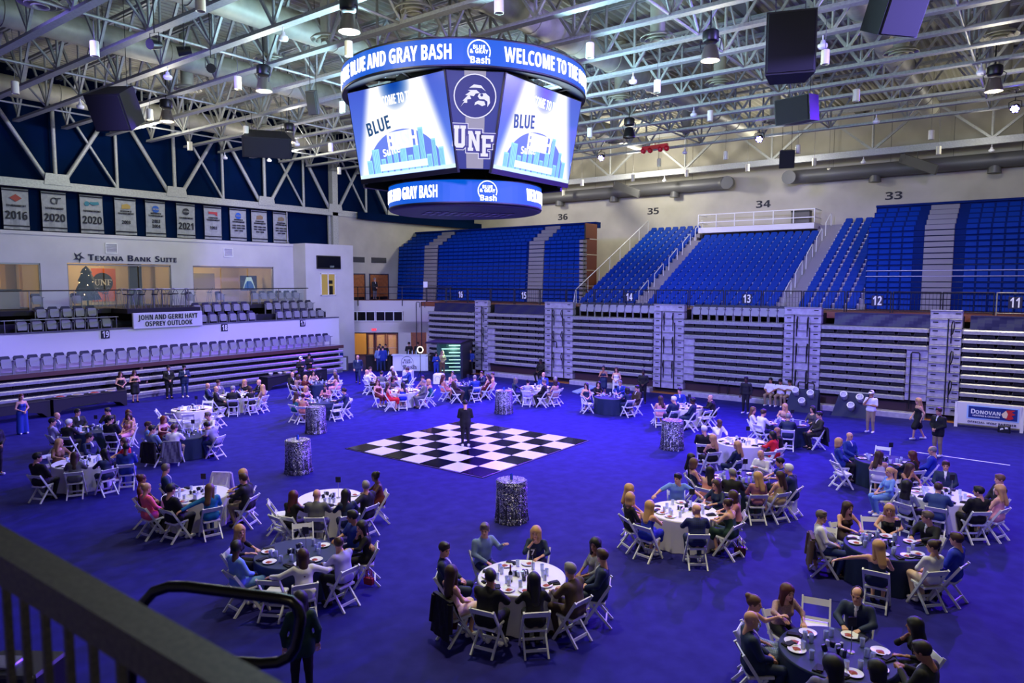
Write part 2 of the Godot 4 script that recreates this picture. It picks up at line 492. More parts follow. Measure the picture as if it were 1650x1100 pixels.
const PEOPLE := [
	[-8.53,-9.34,125,"m","s","dbrown","light","suit","navy","navy","lap",-40,-0.002,1.005,1,"d","man in a navy suit turned sideways at the left of","a",5],
	[-8.66,-10.59,71,"m","s","grayb","light","shirt","greyblue","navy","gest",-40,-0.005,1.01,1,"d","man in a grey-blue shirt raising one hand at","a",5],
	[-7.83,-11.3,21,"f","k","blond","light","blouse","navy","black","chin",0,0.019,0.961,1,"d","blonde woman in a navy top looking down at","a",6],
	[-7.8,-8.7,164,"f","l","brown","light","dress","cream","cream","lap",40,0.017,0.967,1,"w","woman with long brown hair in a pale cream dress at","a",9],
	[-7.1,-8.77,-169,"m","s","dark","tan","suit","black","black","table",40,-0.005,1.01,1,"w","man with cropped hair in a black jacket seen from behind at","a",8],
	[-6.43,-9.21,-135,"f","l","black","tan","blouse","black","black","table",0,0.017,0.966,1,"d","woman with long dark hair in a black top at","a",9],
	[-6.11,-9.96,-98,"m","s","gray","light","suit","olive","brown","table",0,0.009,0.981,1,"d","grey-haired man in a brown jacket at","a",6],
	[-6.09,-10.79,-64,"m","s","brown","light","suit","navy","navy","lap",-40,0.001,0.999,1,"w","brown-haired man in a navy suit at the right of","a",6],
	[-6.5,-11.25,-38,"f","l","black","tan","blouse","dots","black","lap",40,0.017,0.967,1,"w","woman with black hair in a white speckled blouse at","a",9],
	[-3.37,-10.62,96,"f","u","lbrown","light","dress","paleblue","stripe","gest",0,0.019,0.961,1,"d","woman with pinned-up hair in a pale blue ruffled top at","b",8],
	[-3.15,-10.04,125,"m","b","gray","light","suit","navy","navy","lap",0,0.007,0.986,1,"d","bald man in a navy suit seen from behind at","b",6],
	[-3.15,-11.48,54,"f","l","auburn","light","blouse","blush","black","reach",0,0.023,0.954,1,"d","auburn-haired woman in blush sequins reaching out at","b",5],
	[-2.1,-11.99,-2,"m","f","dbrown","light","suit","navy","navy","table",0,0.007,0.985,1,"w","balding man in a navy suit and pale tie at","b",6],
	[-1.13,-11.47,-55,"f","l","black","tan","blouse","blackp","black","chin",-40,0.034,0.931,1,"d","woman with long black hair and a dark patterned top at","b",5],
	[-0.94,-10.46,-104,"m","s","dbrown","tan","suit","charcoal","charcoal","phone",0,-0.007,1.015,1,"w","man in a charcoal suit holding a yellow phone at","b",5],
	[-1.91,-9.29,-171,"m","c","black","tan","shirt","lavgrey","navy","table",40,0.006,0.988,1,"d","dark-haired person in a lavender shirt seen from behind at","b",6],
	[-1.4,-9.64,-146,"f","k","black","tan","blouse","navy","navy","table",40,0.03,0.939,1,"d","woman with smooth black hair in navy seen from behind at","b",7],
	[-3.46,-15.42,111,"m","s","grayb","light","shirt","white","jeans","lap",-40,0.002,0.997,1,"d","crew-cut man in a white shirt and jeans at","c",8],
	[-3.29,-16.61,53,"f","l","brown","light","dress","dbrown","dbrown","table",0,0.017,0.967,1,"d","woman with long brown hair in a dark brown dress at","c",9],
	[-2.46,-17.08,7,"f","k","blond","light","dress","black","black","table",0,0.029,0.941,1,"w","blonde woman in a black halter dress at","c",7],
	[-1.64,-16.9,-32,"m","s","grayb","light","suit","dnavy","dnavy","table",-40,0.003,0.993,1,"d","man with short grey hair in a dark suit and tie at","c",9],
	[-3.53,-16.03,7,"m","s","gray","light","suit","grey","khaki","lean",0,-0.006,1.013,1,"w","man in a grey jacket bending far forward at","c",5],
	[-2.23,-14.36,-177,"f","l","blond","light","dress","navy","black","armout",40,0.023,0.953,1,"d","blonde woman in navy lace with one arm out at","c",5],
	[-1.42,-14.99,-134,"f","u","brown","light","blouse","white","cream","lap",40,0.023,0.954,1,"w","woman with brown hair in a white blouse seen from behind at","c",8],
	[-1.1,-15.55,-104,"m","s","brown","light","suit","royal","navy","lap",0,-0.004,1.008,1,"d","man in a bright blue suit at the right of","c",6],
	[-2.98,-20.35,-53,"f","p","blond","light","blouse","lblue","jeansl","lap",0,0.034,0.932,1,"w","blonde woman with a ponytail in pale blue denim at","d",8],
	[-2.39,-19.17,155,"f","c","black","dark","blouse","silver","black","lap",0,0.02,0.961,1,"d","woman with long black locs in a shiny silver top at","d",8],
	[-2.72,-21.3,51,"f","l","brown","tan","dress","black","black","chin",40,0.028,0.945,1,"w","woman in a sleeveless black dress at","d",6],
	[-1.85,-21.76,5,"m","s","brown","light","suit","navy","navy","lap",0,-0.002,1.003,1,"d","bearded man in a navy suit facing us at","d",6],
	[-1.78,-19.29,179,"m","s","brown","light","suit","steel","steel","table",0,0.01,0.98,1,"d","man in a steel blue suit seen from behind at","d",6],
	[-0.65,-21.09,-63,"m","s","lbrown","light","suit","dnavy","dnavy","lap",0,0.009,0.982,1,"w","fair-haired man in a dark suit beyond","d",6],
	[-0.99,-19.55,-142,"m","s","black","light","suit","black","black","lap",40,0.006,0.987,1,"d","man with glasses in a black suit at the right of","d",7],
	[-0.61,-20.05,-113,"f","l","blond","light","dress","pink","black","lap",40,0.016,0.967,1,"d","blonde woman with bare shoulders at the right of","d",5],
	[-4.78,-23.15,110,"f","k","blond","light","suitf","blue","black","lap",0,0.018,0.964,0,"d","blonde woman in a blue jacket at","e",6],
	[-4.69,-24.18,60,"m","b","gray","light","suit","blue","navy","lap",0,0.009,0.981,0,"w","bald man in a blue suit at","e",6],
	[-3.49,-22.07,-175,"f","l","brown","light","dress","white","white","lap",-40,0.017,0.967,0,"w","woman with long brown hair in a white dress at","e",5],
	[-2.69,-22.74,-132,"f","l","auburn","light","blouse","black","black","table",40,0.033,0.934,0,"w","woman with long reddish hair in black at","e",7],
	[-2.37,-23.52,-92,"m","f","gray","light","suit","royal","navy","lap",0,0.003,0.994,0,"w","balding man in a bright blue suit at","e",7],
	[-7.63,-14.87,117,"f","l","blond","light","dress","pink","black","lap",0,0.021,0.957,1,"d","blonde woman in a pink top at","f",6],
	[-7.3,-14.24,147,"f","k","blond","light","blouse","black","black","lap",40,0.016,0.969,1,"d","blonde woman in a black top at","f",6],
	[-6.75,-13.95,171,"f","l","blond","light","dress","royal","royal","table",0,0.031,0.937,1,"w","pale-haired woman in a royal blue dress at","f",7],
	[-7.2,-16.58,30,"m","s","dark","light","polo","lblue","khaki","spread",-40,0.009,0.982,1,"d","man in a light blue shirt, arms spread, at","f",7],
	[-6.1,-16.6,-20,"f","l","brown","light","blouse","navy","navy","table",0,0.016,0.968,1,"d","brown-haired woman in a navy dress at","f",6],
	[-5.68,-14.2,-145,"m","b","gray","light","shirt","plaid","navy","table",40,-0.001,1.001,1,"w","bald man in a blue plaid shirt at","f",7],
	[-5.28,-15.19,-101,"f","u","brown","light","dress","green","green","table",0,0.027,0.946,1,"d","woman with pinned hair in dark green at","f",7],
	[-5.41,-15.96,-65,"f","k","brown","light","blouse","rose","black","table",-40,0.03,0.94,1,"d","woman with brown hair in a rose top at","f",7],
	[-7.37,-18.12,133,"f","k","lbrown","light","dress","navy","navy","lap",0,0.023,0.955,1,"d","woman with bobbed hair in a sleeveless navy dress at","g",7],
	[-6.77,-17.5,168,"f","l","dark","light","dress","peach","peach","table",40,0.02,0.961,1,"d","woman with dark hair in a peach dress at","g",7],
	[-7.67,-18.67,104,"f","l","dark","tan","blouse","black","black","lap",0,0.032,0.935,1,"d","woman with dark hair in black at the left of","g",6],
	[-6.18,-20.18,-13,"m","b","gray","light","shirt","white","black","phone",0,0.001,0.997,1,"w","bald man in a white shirt with braces at","g",6],
	[-6.13,-17.53,-167,"m","s","gray","light","suit","black","jeans","table",40,0.007,0.986,1,"d","grey-haired man in a black leather jacket at","g",7],
	[-5.56,-17.78,-143,"f","l","blond","light","blouse","rose","greyp","lap",40,0.018,0.963,1,"w","woman with long fair hair in a rose top at","g",5],
	[-5.15,-18.25,-119,"f","l","brown","light","dress","gold","gold","lap",40,0.029,0.942,1,"d","woman with brown hair in a pale gold dress at","g",4],
	[-5.41,-19.62,-58,"m","s","dark","light","polo","blue","navy","table",0,0.001,0.998,1,"d","man with glasses in a blue shirt at","g",7],
	[-4.97,-18.87,-94,"m","s","white","light","suit","navy","navy","table",0,-0.01,1.02,1,"d","white-haired man in a navy suit at","g",6],
	[-8.77,-22.3,-162,"m","s","white","light","suit","black","black","lap",40,-0.003,1.005,0,"d","white-haired man in a dark suit at","h",6],
	[-8.13,-21.38,-129,"f","l","blond","light","dress","black","black","lap",40,0.025,0.95,0,"d","blonde woman in a black strapless dress at","h",7],
	[-8.97,-23.96,62,"m","b","dark","dark","shirt","white","white","chin",0,0.003,0.994,0,"d","bald man in a white dress uniform at","h",7],
	[-6.68,-23.7,-75,"m","b","dark","tan","shirt","black","black","table",0,0.008,0.984,0,"d","bald man in a dark shirt at","h",6],
	[-6.67,-23.08,-104,"f","l","black","tan","suitf","red","black","table",40,0.029,0.941,0,"d","woman with black hair in a bright red blazer at","h",7],
	[-7.17,-20.87,-106,"f","l","blond","light","suitf","navy","navy","lap",40,0.02,0.961,0,"d","blonde woman in a navy jacket in front of","h",6],
	[-8.72,-27.06,112,"f","l","lbrown","light","blouse","white","white","armout",-40,0.025,0.949,0,"d","fair-haired woman in a white top at","i",6],
	[-8.23,-26.47,147,"m","s","brown","light","shirt","white","navy","table",0,-0.005,1.011,0,"d","man in a white shirt at","i",5],
	[-8,-28.68,21,"f","l","blond","light","dress","blush","navy","table",-40,0.021,0.957,0,"w","blonde woman in a blush top facing us at","i",6],
	[-7.17,-26.26,-163,"m","s","gray","light","suit","navy","navy","table",0,0.004,0.992,0,"d","grey-haired man in a navy jacket at","i",6],
	[-6.36,-27.23,-50,"m","s","dark","light","suit","charcoal","black","lap",0,-0.009,1.018,0,"d","dark-haired man in a grey suit at","i",6],
	[-6.92,-28.58,-31,"f","k","dark","light","blouse","greyp","black","lap",0,0.022,0.956,0,"d","woman with dark hair in grey at","i",4],
	[-12.69,-27.34,-146,"f","l","brown","light","dress","pink","black","lap",40,0.028,0.944,0,"d","woman with brown hair in a pink top at","j",8],
	[-12.07,-27.28,-119,"m","s","white","light","suit","navy","navy","lap",40,-0.003,1.006,0,"d","white-haired man in a navy suit at","j",6],
	[-12.83,-29.63,34,"m","s","dark","light","suit","blue","navy","lap",-40,-0.005,1.01,0,"d","dark-haired man in a blue suit facing us at","j",6],
	[-11.28,-27.37,-87,"m","s","black","dark","suit","navy","navy","lap",40,-0.007,1.013,0,"d","man with cropped hair in a navy suit at","j",8],
	[-10.92,-28.81,-80,"m","b","gray","light","suit","black","black","chin",40,0.003,0.994,0,"d","bald man in a black jacket at","j",6],
	[-17.17,-28.78,43,"f","l","dark","light","dress","navy","navy","lap",-40,0.031,0.937,0,"d","woman with dark hair in a navy dress at","k",7],
	[-17.05,-29.6,62,"f","l","dark","light","blouse","black","black","table",-40,0.019,0.963,0,"d","woman with dark hair in black at","k",6],
	[-14.8,-28.58,-111,"f","k","dark","tan","blouse","navy","navy","table",0,0.017,0.967,0,"d","person with dark hair in navy seen from behind at","k",6],
	[-16.24,-30.5,11,"m","s","gray","light","suit","blue","navy","table",0,0,0.999,0,"d","grey-haired person in blue at","k",4],
	[-14.72,-29.19,-24,"m","s","dark","light","suit","brown","khaki","lap",0,-0.004,1.008,0,"d","dark-haired man in a brown jacket at","k",6],
	[-21.03,-28.17,152,"f","k","grayb","light","blouse","navy","navy","table",40,0.029,0.943,0,"d","woman with greying hair in navy at","l",6],
	[-20.03,-27.96,-163,"f","u","dark","light","blouse","lavender","lavender","table",0,0.024,0.952,0,"w","woman in a lavender top at","l",5],
	[-20.8,-30.49,17,"m","b","gray","light","suit","blue","navy","lap",0,-0.007,1.015,0,"d","bald man in a blue suit facing us at","l",6],
	[-19.3,-28.33,-73,"m","s","grayb","light","suit","black","black","lap",40,0.005,0.991,0,"d","man in a black suit at","l",5],
	[-19.2,-29.46,-83,"m","s","gray","light","suit","navy","navy","chin",-40,-0.01,1.02,0,"d","grey-haired man in a navy suit at","l",6],
	[-19,-28.87,-107,"f","k","brown","light","dress","blush","blush","lap",0,0.031,0.938,0,"w","woman in a blush dress at the right of","l",5],
	[-24.46,-26.76,162,"f","l","auburn","light","dress","peach","peach","lap",-40,0.018,0.965,0,"d","woman with auburn hair in a peach dress at","m",7],
	[-25.28,-28.26,75,"f","u","brown","light","dress","pink","pink","table",-40,0.032,0.935,0,"w","woman with pinned hair in pink at","m",6],
	[-23.6,-26.62,142,"m","s","gray","light","suit","brown","brown","lap",-40,-0.009,1.019,0,"d","man in a brown suit with legs stretched out at","m",5],
	[-22.89,-27.48,-111,"m","s","gray","light","shirt","blue","greyp","table",-40,0,0.999,0,"d","grey-haired man in a blue shirt at","m",6],
	[-23.7,-29.12,-18,"m","s","brown","light","suit","navy","navy","chin",40,-0.001,1.002,0,"d","man in a navy suit and white shirt at","m",5],
	[-22.93,-28.46,-66,"f","l","brown","light","dress","dred","dred","lap",40,0.027,0.947,0,"d","woman with brown hair in a dark red dress at","m",4],
	[-23.08,-29.06,-42,"f","u","brown","light","dress","pink","white","lap",40,0.028,0.944,0,"d","woman in pale pink at the right of","m",4],
	[-25.91,-23.58,82,"f","l","auburn","light","dress","dred","dred","lap",-40,0.024,0.952,0,"w","woman with dark red hair at","n",5],
	[-24.64,-23.1,140,"f","l","brown","light","dress","red","red","lap",-40,0.016,0.968,0,"d","woman in a bright red dress at","n",6],
	[-26.29,-24.9,73,"f","c","black","tan","blouse","greyp","black","table",0,0.024,0.952,0,"w","woman with big black hair at","n",5],
	[-24.24,-23.64,-136,"f","l","dark","light","dress","royal","royal","table",40,0.029,0.942,0,"d","woman in a royal blue dress at","n",6],
	[-23.87,-24.68,-25,"m","s","gray","light","suit","grey","grey","lap",40,0.004,0.992,0,"d","grey-haired man in a grey suit at","n",6],
	[-24.97,-25.9,-6,"m","s","brown","light","shirt","blush","navy","table",40,-0,1.001,0,"d","man in a pale shirt at the back of","n",5],
	[-23.93,-25.29,-57,"f","k","blond","light","dress","teal","teal","chin",0,0.016,0.967,0,"w","blonde woman in teal at","n",4],
	[-29.16,-25.79,168,"m","b","gray","light","shirt","white","black","lap",-40,0.002,0.995,0,"d","bald man in a white shirt and tie at","o",6],
	[-30.09,-26.69,105,"m","s","brown","light","shirt","white","navy","table",-40,0,0.999,0,"d","brown-haired man in a white shirt at","o",6],
	[-28.05,-25.76,-146,"m","s","dark","light","suit","grey","grey","table",0,0.006,0.988,0,"d","man in a dark grey suit seen from behind at","o",6],
	[-29.55,-28.05,32,"f","k","white","light","blouse","white","white","table",0,0.032,0.936,0,"d","white-haired woman in white at","o",2],
	[-27.76,-26.4,-118,"f","l","brown","light","blouse","rose","rose","table",40,0.033,0.934,0,"d","woman in a pink top at","o",5],
	[-28,-27.86,-46,"m","s","brown","light","suit","blue","navy","table",0,-0.006,1.013,0,"d","man in a blue suit at","o",5],
	[-25.88,-18.73,180,"f","l","brown","light","dress","teal","teal","table",0,0.021,0.958,0,"d","woman with brown hair in a teal dress at","p",7],
	[-25.26,-18.71,-156,"f","u","brown","light","dress","peach","black","lap",40,0.027,0.946,0,"w","woman in a peach top at the left of","p",5],
	[-27.11,-20.17,86,"f","k","blond","light","dress","purple","purple","table",0,0.018,0.963,0,"d","blonde woman in a purple top at","p",6],
	[-26.88,-21.19,42,"f","u","dark","light","blouse","rose","black","phone",0,0.031,0.937,0,"w","woman in glasses and a rose top at","p",7],
	[-24.81,-20.73,-59,"m","s","dark","light","suit","navy","navy","table",0,-0.002,1.004,0,"w","dark-haired man in a navy suit at","p",6],
	[-31.36,-22.6,86,"m","b","gray","light","suit","black","black","lap",0,-0.009,1.018,0,"d","bald man in a black suit at","q",6],
	[-30.78,-22.37,173,"f","k","brown","light","blouse","blush","black","chin",0,0.03,0.94,0,"d","woman in a blush top at","q",5],
	[-30.17,-22.45,-158,"f","k","blond","light","blouse","dred","black","table",-40,0.034,0.933,0,"w","blonde woman in dark red at","q",5],
	[-31.72,-24.18,62,"f","l","dark","light","dress","blush","black","table",0,0.032,0.936,0,"w","dark-haired woman at the back of","q",2],
	[-29.45,-23.99,-71,"f","l","brown","light","dress","pink","black","table",0,0.027,0.946,0,"d","woman with brown hair in pink at","q",6],
	[-30.5,-24.83,-6,"m","s","gray","light","shirt","lavender","greyp","table",40,0,0.999,0,"w","grey-haired man in a lavender shirt at","q",6],
	[-31.23,-17.81,143,"m","b","gray","light","suit","navy","navy","lap",-40,0,1,0,"w","bald man in a navy suit behind another at","r",6],
	[-29.87,-17.44,147,"m","b","gray","light","suit","black","black","lap",-40,-0.01,1.02,0,"d","bald man in a black suit leaning back at","r",6],
	[-31.72,-18.63,98,"m","s","brown","light","suit","grey","grey","lap",0,-0,1.001,0,"d","man in a grey suit and tie at","r",7],
	[-29.3,-17.89,-128,"m","s","gray","light","suit","dnavy","dnavy","table",-40,-0.007,1.015,0,"d","grey-haired man seen from behind at","r",2],
	[-31.25,-19.79,38,"f","l","blond","light","blouse","black","black","table",40,0.018,0.964,0,"d","woman with long blonde hair in black at","r",7],
	[-30.37,-20.09,-5,"m","b","gray","light","suit","dnavy","dnavy","table",0,-0.008,1.016,0,"w","bald man in a dark suit and white shirt at","r",6],
	[-29,-18.65,-96,"f","k","brown","light","blouse","black","black","chin",0,0.034,0.932,0,"d","woman with brown hair in black at","r",6],
	[-29.06,-19.27,-72,"f","l","blond","light","blouse","blush","white","lap",-40,0.032,0.936,0,"d","blonde woman in white at","r",2],
	[-24.16,-11.59,168,"m","s","brown","light","shirt","lblue","black","lap",-40,-0.003,1.005,0,"w","brown-haired man at the far left of","u",2],
	[-23.46,-11.38,-162,"m","s","dark","light","shirt","greyblue","black","lap",-40,0,0.999,0,"w","dark-haired man with folded arms at","u",2],
	[-25.11,-12.5,104,"f","k","red","light","dress","dred","dred","table",0,0.017,0.966,0,"d","red-haired woman in maroon at","u",4],
	[-23.07,-11.86,-138,"m","s","brown","light","shirt","white","khaki","table",-40,0.002,0.995,0,"d","man in white before a draped grey jacket at","u",6],
	[-24.4,-13.95,23,"m","s","grayb","light","shirt","white","jeans","table",-40,0.002,0.996,0,"d","man in a white shirt facing us at","u",5],
	[-22.73,-13.22,-71,"m","s","black","light","polo","lavgrey","jeans","lean2",0,-0.007,1.014,0,"d","dark-haired man in a mauve polo bent over","u",6],
	[-27.46,-9.89,-176,"m","s","dark","light","shirt","lavender","navy","lap",-40,-0.003,1.006,0,"d","bearded man in a lavender shirt at","v",6],
	[-28.58,-10.45,123,"m","b","gray","light","suit","navy","navy","lap",0,0.001,0.999,0,"d","bald man behind the bearded man at","v",2],
	[-26.87,-10.09,-147,"m","s","white","light","suit","black","black","table",-40,0.004,0.992,0,"w","grey-haired man in a black jacket at","v",6],
	[-28.78,-11.21,86,"m","s","dark","light","suit","charcoal","charcoal","lap",40,0.007,0.987,0,"w","man in a charcoal suit and tie facing us at","v",7],
	[-28.27,-12.14,36,"m","s","black","light","suit","black","black","chin",-40,-0.004,1.008,0,"d","black-haired man in black at the back of","v",4],
	[-26.31,-11.31,-140,"m","s","dark","light","suit","dnavy","dnavy","lap",-40,-0.008,1.016,0,"d","man in a dark navy suit at","v",6],
	[-27.17,-12.31,41,"f","l","auburn","light","dress","dred","dred","lap",40,0.016,0.968,0,"w","woman with auburn hair in dark red at","v",7],
	[-26.61,-12.06,13,"f","k","brown","light","dress","pink","pink","lap",40,0.024,0.951,0,"d","woman in a pink dress at","v",5],
	[-22.15,-7.56,-156,"m","s","dark","light","suit","black","black","lap",-40,-0.01,1.019,0,"d","man in a black suit looking at his lap at","w",5],
	[-23.99,-8.72,100,"f","l","blond","light","blouse","tan","black","table",40,0.016,0.969,0,"d","woman with long fair hair in tan at","w",7],
	[-23.82,-9.59,116,"m","s","dark","light","suit","navy","navy","lap",40,-0.004,1.008,0,"w","man in a navy suit and white shirt facing us at","w",8],
	[-21.7,-8.29,-121,"f","l","brown","light","suitf","grey","black","table",0,0.034,0.933,0,"d","woman with brown hair in a grey jacket at","w",8],
	[-22.42,-10.12,-16,"f","k","brown","light","blouse","red","black","table",40,0.019,0.963,0,"w","woman in a red top at","w",5],
	[-21.41,-9.57,-123,"m","s","black","dark","suit","blue","blue","phone",0,0.006,0.989,0,"d","man in a bright blue suit and brown shoes at","w",8],
	[-21.27,-8.97,-88,"f","l","black","light","blouse","navy","navy","table",40,0.022,0.956,0,"d","woman with black hair in navy at","w",6],
	[-18.2,-9.14,153,"m","s","grayb","light","suit","tealn","black","lap",40,0.006,0.989,1,"d","man in a teal jacket facing the dance floor at","x",5],
	[-17.79,-8.32,139,"f","u","auburn","tan","blouse","rust","black","lap",40,0.024,0.952,1,"d","person with short auburn hair in rust at","x",7],
	[-16.91,-8.01,-177,"f","u","blond","light","suitf","hotpink","black","lap",0,0.022,0.956,1,"w","fair-haired woman in a bright pink jacket at","x",7],
	[-16.23,-8.25,-172,"m","s","black","light","suit","dnavy","black","lap",0,-0.005,1.01,1,"w","bearded man in a dark jacket seen from behind at","x",6],
	[-15.66,-8.89,-106,"f","l","lbrown","light","suitf","turq","jeans","armout",-40,0.029,0.942,1,"d","woman with long fair hair in a turquoise jacket at","x",5],
	[-16.2,-10.23,-38,"f","l","blond","light","blouse","black","black","table",40,0.024,0.953,1,"d","woman with long blonde hair in black at","x",7],
	[-15.67,-9.9,-63,"m","s","brown","light","suit","dnavy","khaki","table",0,0.008,0.985,1,"d","brown-haired man in a dark suit at the right of","x",6],
	[-13.63,-9.65,-166,"f","l","auburn","light","blouse","black","black","chin",0,0.029,0.942,1,"d","woman with auburn hair in black at","y",6],
	[-13.1,-9.97,-142,"m","b","gray","light","suit","grey","grey","table",0,-0.001,1.003,1,"w","bald man in a pale grey suit at","y",7],
	[-13.26,-12.1,-36,"f","u","black","dark","dress","dred","black","table",-40,0.022,0.957,1,"d","woman with a black bun in dark red at","y",5],
	[-12.76,-11.21,-85,"m","s","gray","light","suit","dnavy","dnavy","armout",-40,0.004,0.992,1,"w","grey-haired man in a dark navy jacket at","y",7],
	[-12.61,-10.5,-113,"f","l","dark","light","blouse","navy","navy","table",-40,0.017,0.967,1,"d","woman with dark hair in navy seen from behind at","y",6],
	[-11.7,-7.12,177,"m","s","black","dark","shirt","lblue","lbluep","lap",40,0.005,0.989,1,"w","man in a light blue shirt and trousers at","z",6],
	[-12.65,-7.64,125,"f","l","blond","light","blouse","dnavy","dnavy","table",-40,0.027,0.945,1,"w","woman with long blonde hair in dark navy at","z",5],
	[-11.3,-9.55,-16,"m","s","black","tan","polo","blue","jeans","armout",-40,-0.005,1.009,1,"d","man in a blue T-shirt stretching an arm at","z",5],
	[-10.27,-8.43,-87,"m","f","brown","light","shirt","lavender","black","table",-40,0.006,0.987,1,"d","balding man in a lavender shirt at","z",6],
	[-10.35,-7.59,-121,"f","l","brown","light","suitf","white","black","spread",0,0.021,0.958,1,"d","woman with long brown hair in a white jacket at","z",5],
	[-10.69,-9.43,-42,"f","l","dark","light","blouse","black","black","chin",40,0.022,0.956,1,"d","woman with dark hair in black at the right of","z",6],
	[-16.97,-19.74,-139,"m","s","dark","light","suit","black","black","stphone",0,0,1,0,"w","man in a black suit standing on the chequered dance floor"],
	[-5.36,-31.43,-14,"m","cap","dark","tan","polo","white","khaki","stchin",0,0,1,0,"w","man in a white cap and khaki trousers with a hand at his chin"],
	[-3.65,-31.15,-57,"f","l","blond","light","dress","black","black","stwalk",0,0,0.94,0,"w","blonde woman in a short black dress walking in white shoes"],
	[-2.71,-28.55,-30,"m","s","brown","light","suit","dnavy","khaki","stclasp",0,0,1,0,"w","stout man in a dark blazer and khaki trousers beside the walking woman"],
	[-10.83,-32.57,1,"m","s","black","dark","shirt","dnavy","dnavy","st",0,0,1,0,"w","tall man in dark clothes standing before the far bleachers"],
	[-18.62,-32.99,21,"f","u","dark","tan","dress","navy","navy","stchin",0,0,0.94,0,"d","standing woman in a navy dress with a hand at her head"],
	[-17.77,-32.87,18,"f","l","brown","light","gown","white","white","stclasp",0,0,0.94,0,"d","standing woman in a white dress behind the far blue table"],
	[-15.87,-32.16,19,"m","s","black","dark","shirt","black","black","stclasp",0,0,1,0,"d","standing man in black right of the woman in white"],
	[-36.69,-16.32,84,"f","l","brown","light","dress","black","black","stclasp",0,0,0.94,0,"w","woman in a short black dress, leftmost of the standing group"],
	[-36.7,-17,83,"f","l","brown","light","dress","black","black","stphone",0,0,0.94,0,"d","woman in black holding something pale, middle of the standing group"],
	[-37.99,-17.96,81,"m","s","dark","light","suit","dnavy","black","st",0,0,1,0,"w","man in a dark suit behind the two women in black"],
	[-36.44,-18.62,79,"m","s","dark","light","suit","black","black","stclasp",0,0,1,0,"d","man in a black suit standing alone by the left bleachers"],
	[-36.17,-19.32,77,"m","s","dark","light","suit","navy","jeans","stphone",0,0,1,0,"w","tall man in a navy jacket and jeans by the left bleachers"],
	[-32.65,-10.67,97,"f","p","auburn","light","gown","blue","blue","stclasp",0,0,0.94,0,"w","woman in a long blue dress at the left edge"],
	[-32.7,-28.19,49,"m","b","gray","light","suit","navy","navy","stwalk",0,0,1,0,"d","bald man in a navy suit walking from the entrance"],
	[-38.1,-34.93,47,"f","p","brown","light","shirt","black","black","stphone",0,0,0.94,0,"d","woman in black serving behind the bar, leftmost"],
	[-37.78,-35.18,47,"f","p","dark","light","shirt","black","black","stphone",0,0,0.94,0,"d","woman in black serving behind the bar, second from the left"],
	[-36.72,-36.49,45,"m","s","dark","light","shirt","black","black","stphone",0,0,1,0,"d","man in black serving behind the white bar"],
	[-36.21,-36.87,44,"m","s","brown","light","shirt","black","black","stphone",0,0,1,0,"d","man in black serving at the right end of the bar"],
	[-36.1,-33,-132,"m","s","brown","light","shirt","greyblue","jeans","st",0,0,1,0,"d","man in a grey-blue shirt ordering at the black bar table"],
	[-35.89,-33.16,-133,"m","s","dark","light","suit","blue","navy","st",0,0,1,0,"d","man in a blue suit ordering at the black bar table"],
	[-31.12,-33.94,43,"f","l","blond","light","blouse","gold","tan","stclasp",0,0,0.94,0,"d","woman in a gold top posing in the photo booth"],
	[-30.83,-33.04,57,"f","l","dark","light","shirt","blue","blue","stphone",0,0,0.94,0,"d","person in bright blue beside the photo booth"],
	[-29.86,-35.27,40,"m","s","dark","tan","shirt","blue","black","stclasp",0,0,1,0,"d","person in a bright blue coat standing right of the booth"],
	[-34.67,-25.56,78,"m","cap","dark","light","shirt","black","black","stphone",0,0,1,0,"d","cook in black serving behind the far buffet, left one"],
	[-35.71,-26.96,71,"m","s","dark","light","shirt","dnavy","black","stphone",0,0,1,0,"d","cook in dark blue serving behind the far buffet, right one"],
	[-8.44,-6.11,-126,"f","l","dark","light","suitf","green","black","st",0,0,0.94,1,"w","woman in a dark green top walking below the bent handrail"],
	[-26.25,-7.81,109,"m","s","dark","tan","suit","black","black","stclasp",0,0,1,0,"w","man in black mostly cut off by the left edge"],
	[-17.07,-4.9,156,"m","s","dark","dark","shirt","greyp","grey","st",0,0,1,1,"d","man in a grey shirt cut off by the left edge"],
	[-42.3,-38.33,90,"m","s","gray","light","suit","dnavy","grey","stclasp",0,4.66,1,0,"d","man in a dark jacket standing on the concourse before the double door"],
	[-10.62,-35.55,0,"m","s","dark","tan","polo","white","khaki","lap",0,0,1,0,"w","leftmost of three people in white shirts and khaki sitting at the bleachers"],
	[-10.11,-35.55,0,"m","s","dark","tan","polo","white","khaki","phone",0,0,1,0,"w","middle one of three people in white shirts and khaki at the bleachers"],
	[-9.67,-35.55,0,"m","s","dark","tan","polo","white","khaki","phone",0,0,1,0,"w","rightmost of three people in white shirts and khaki sitting at the bleachers"],
	[-24.48,-35.55,0,"m","s","black","dark","shirt","black","black","lap",0,0,1,0,"d","person in black sitting on the far bleachers behind the far middle table"]]


const SB := Vector3(-16.94, 0, -19.79)


func spot(called: String, at: Vector3, to: Vector3, c: Color, e: float, angle: float, soft: float, size: float) -> void:
	var l := SpotLight3D.new()
	l.name = called
	l.light_color = c
	l.light_energy = e
	l.spot_angle = angle
	l.spot_angle_attenuation = soft
	l.spot_range = 120.0
	l.spot_attenuation = 2.0
	l.light_size = size
	l.shadow_enabled = true
	add_child(l, true)
	l.look_at_from_position(at, to, Vector3.UP if absf((to - at).normalized().y) < 0.98 else Vector3.RIGHT)


func area(called: String, xf: Transform3D, size: Vector2, c: Color, e: float) -> void:
	var a := AreaLight3D.new()
	a.name = called
	a.area_size = size
	a.area_range = 120.0
	a.light_color = c
	a.light_energy = e
	a.shadow_enabled = true
	add_child(a, true)
	a.transform = xf


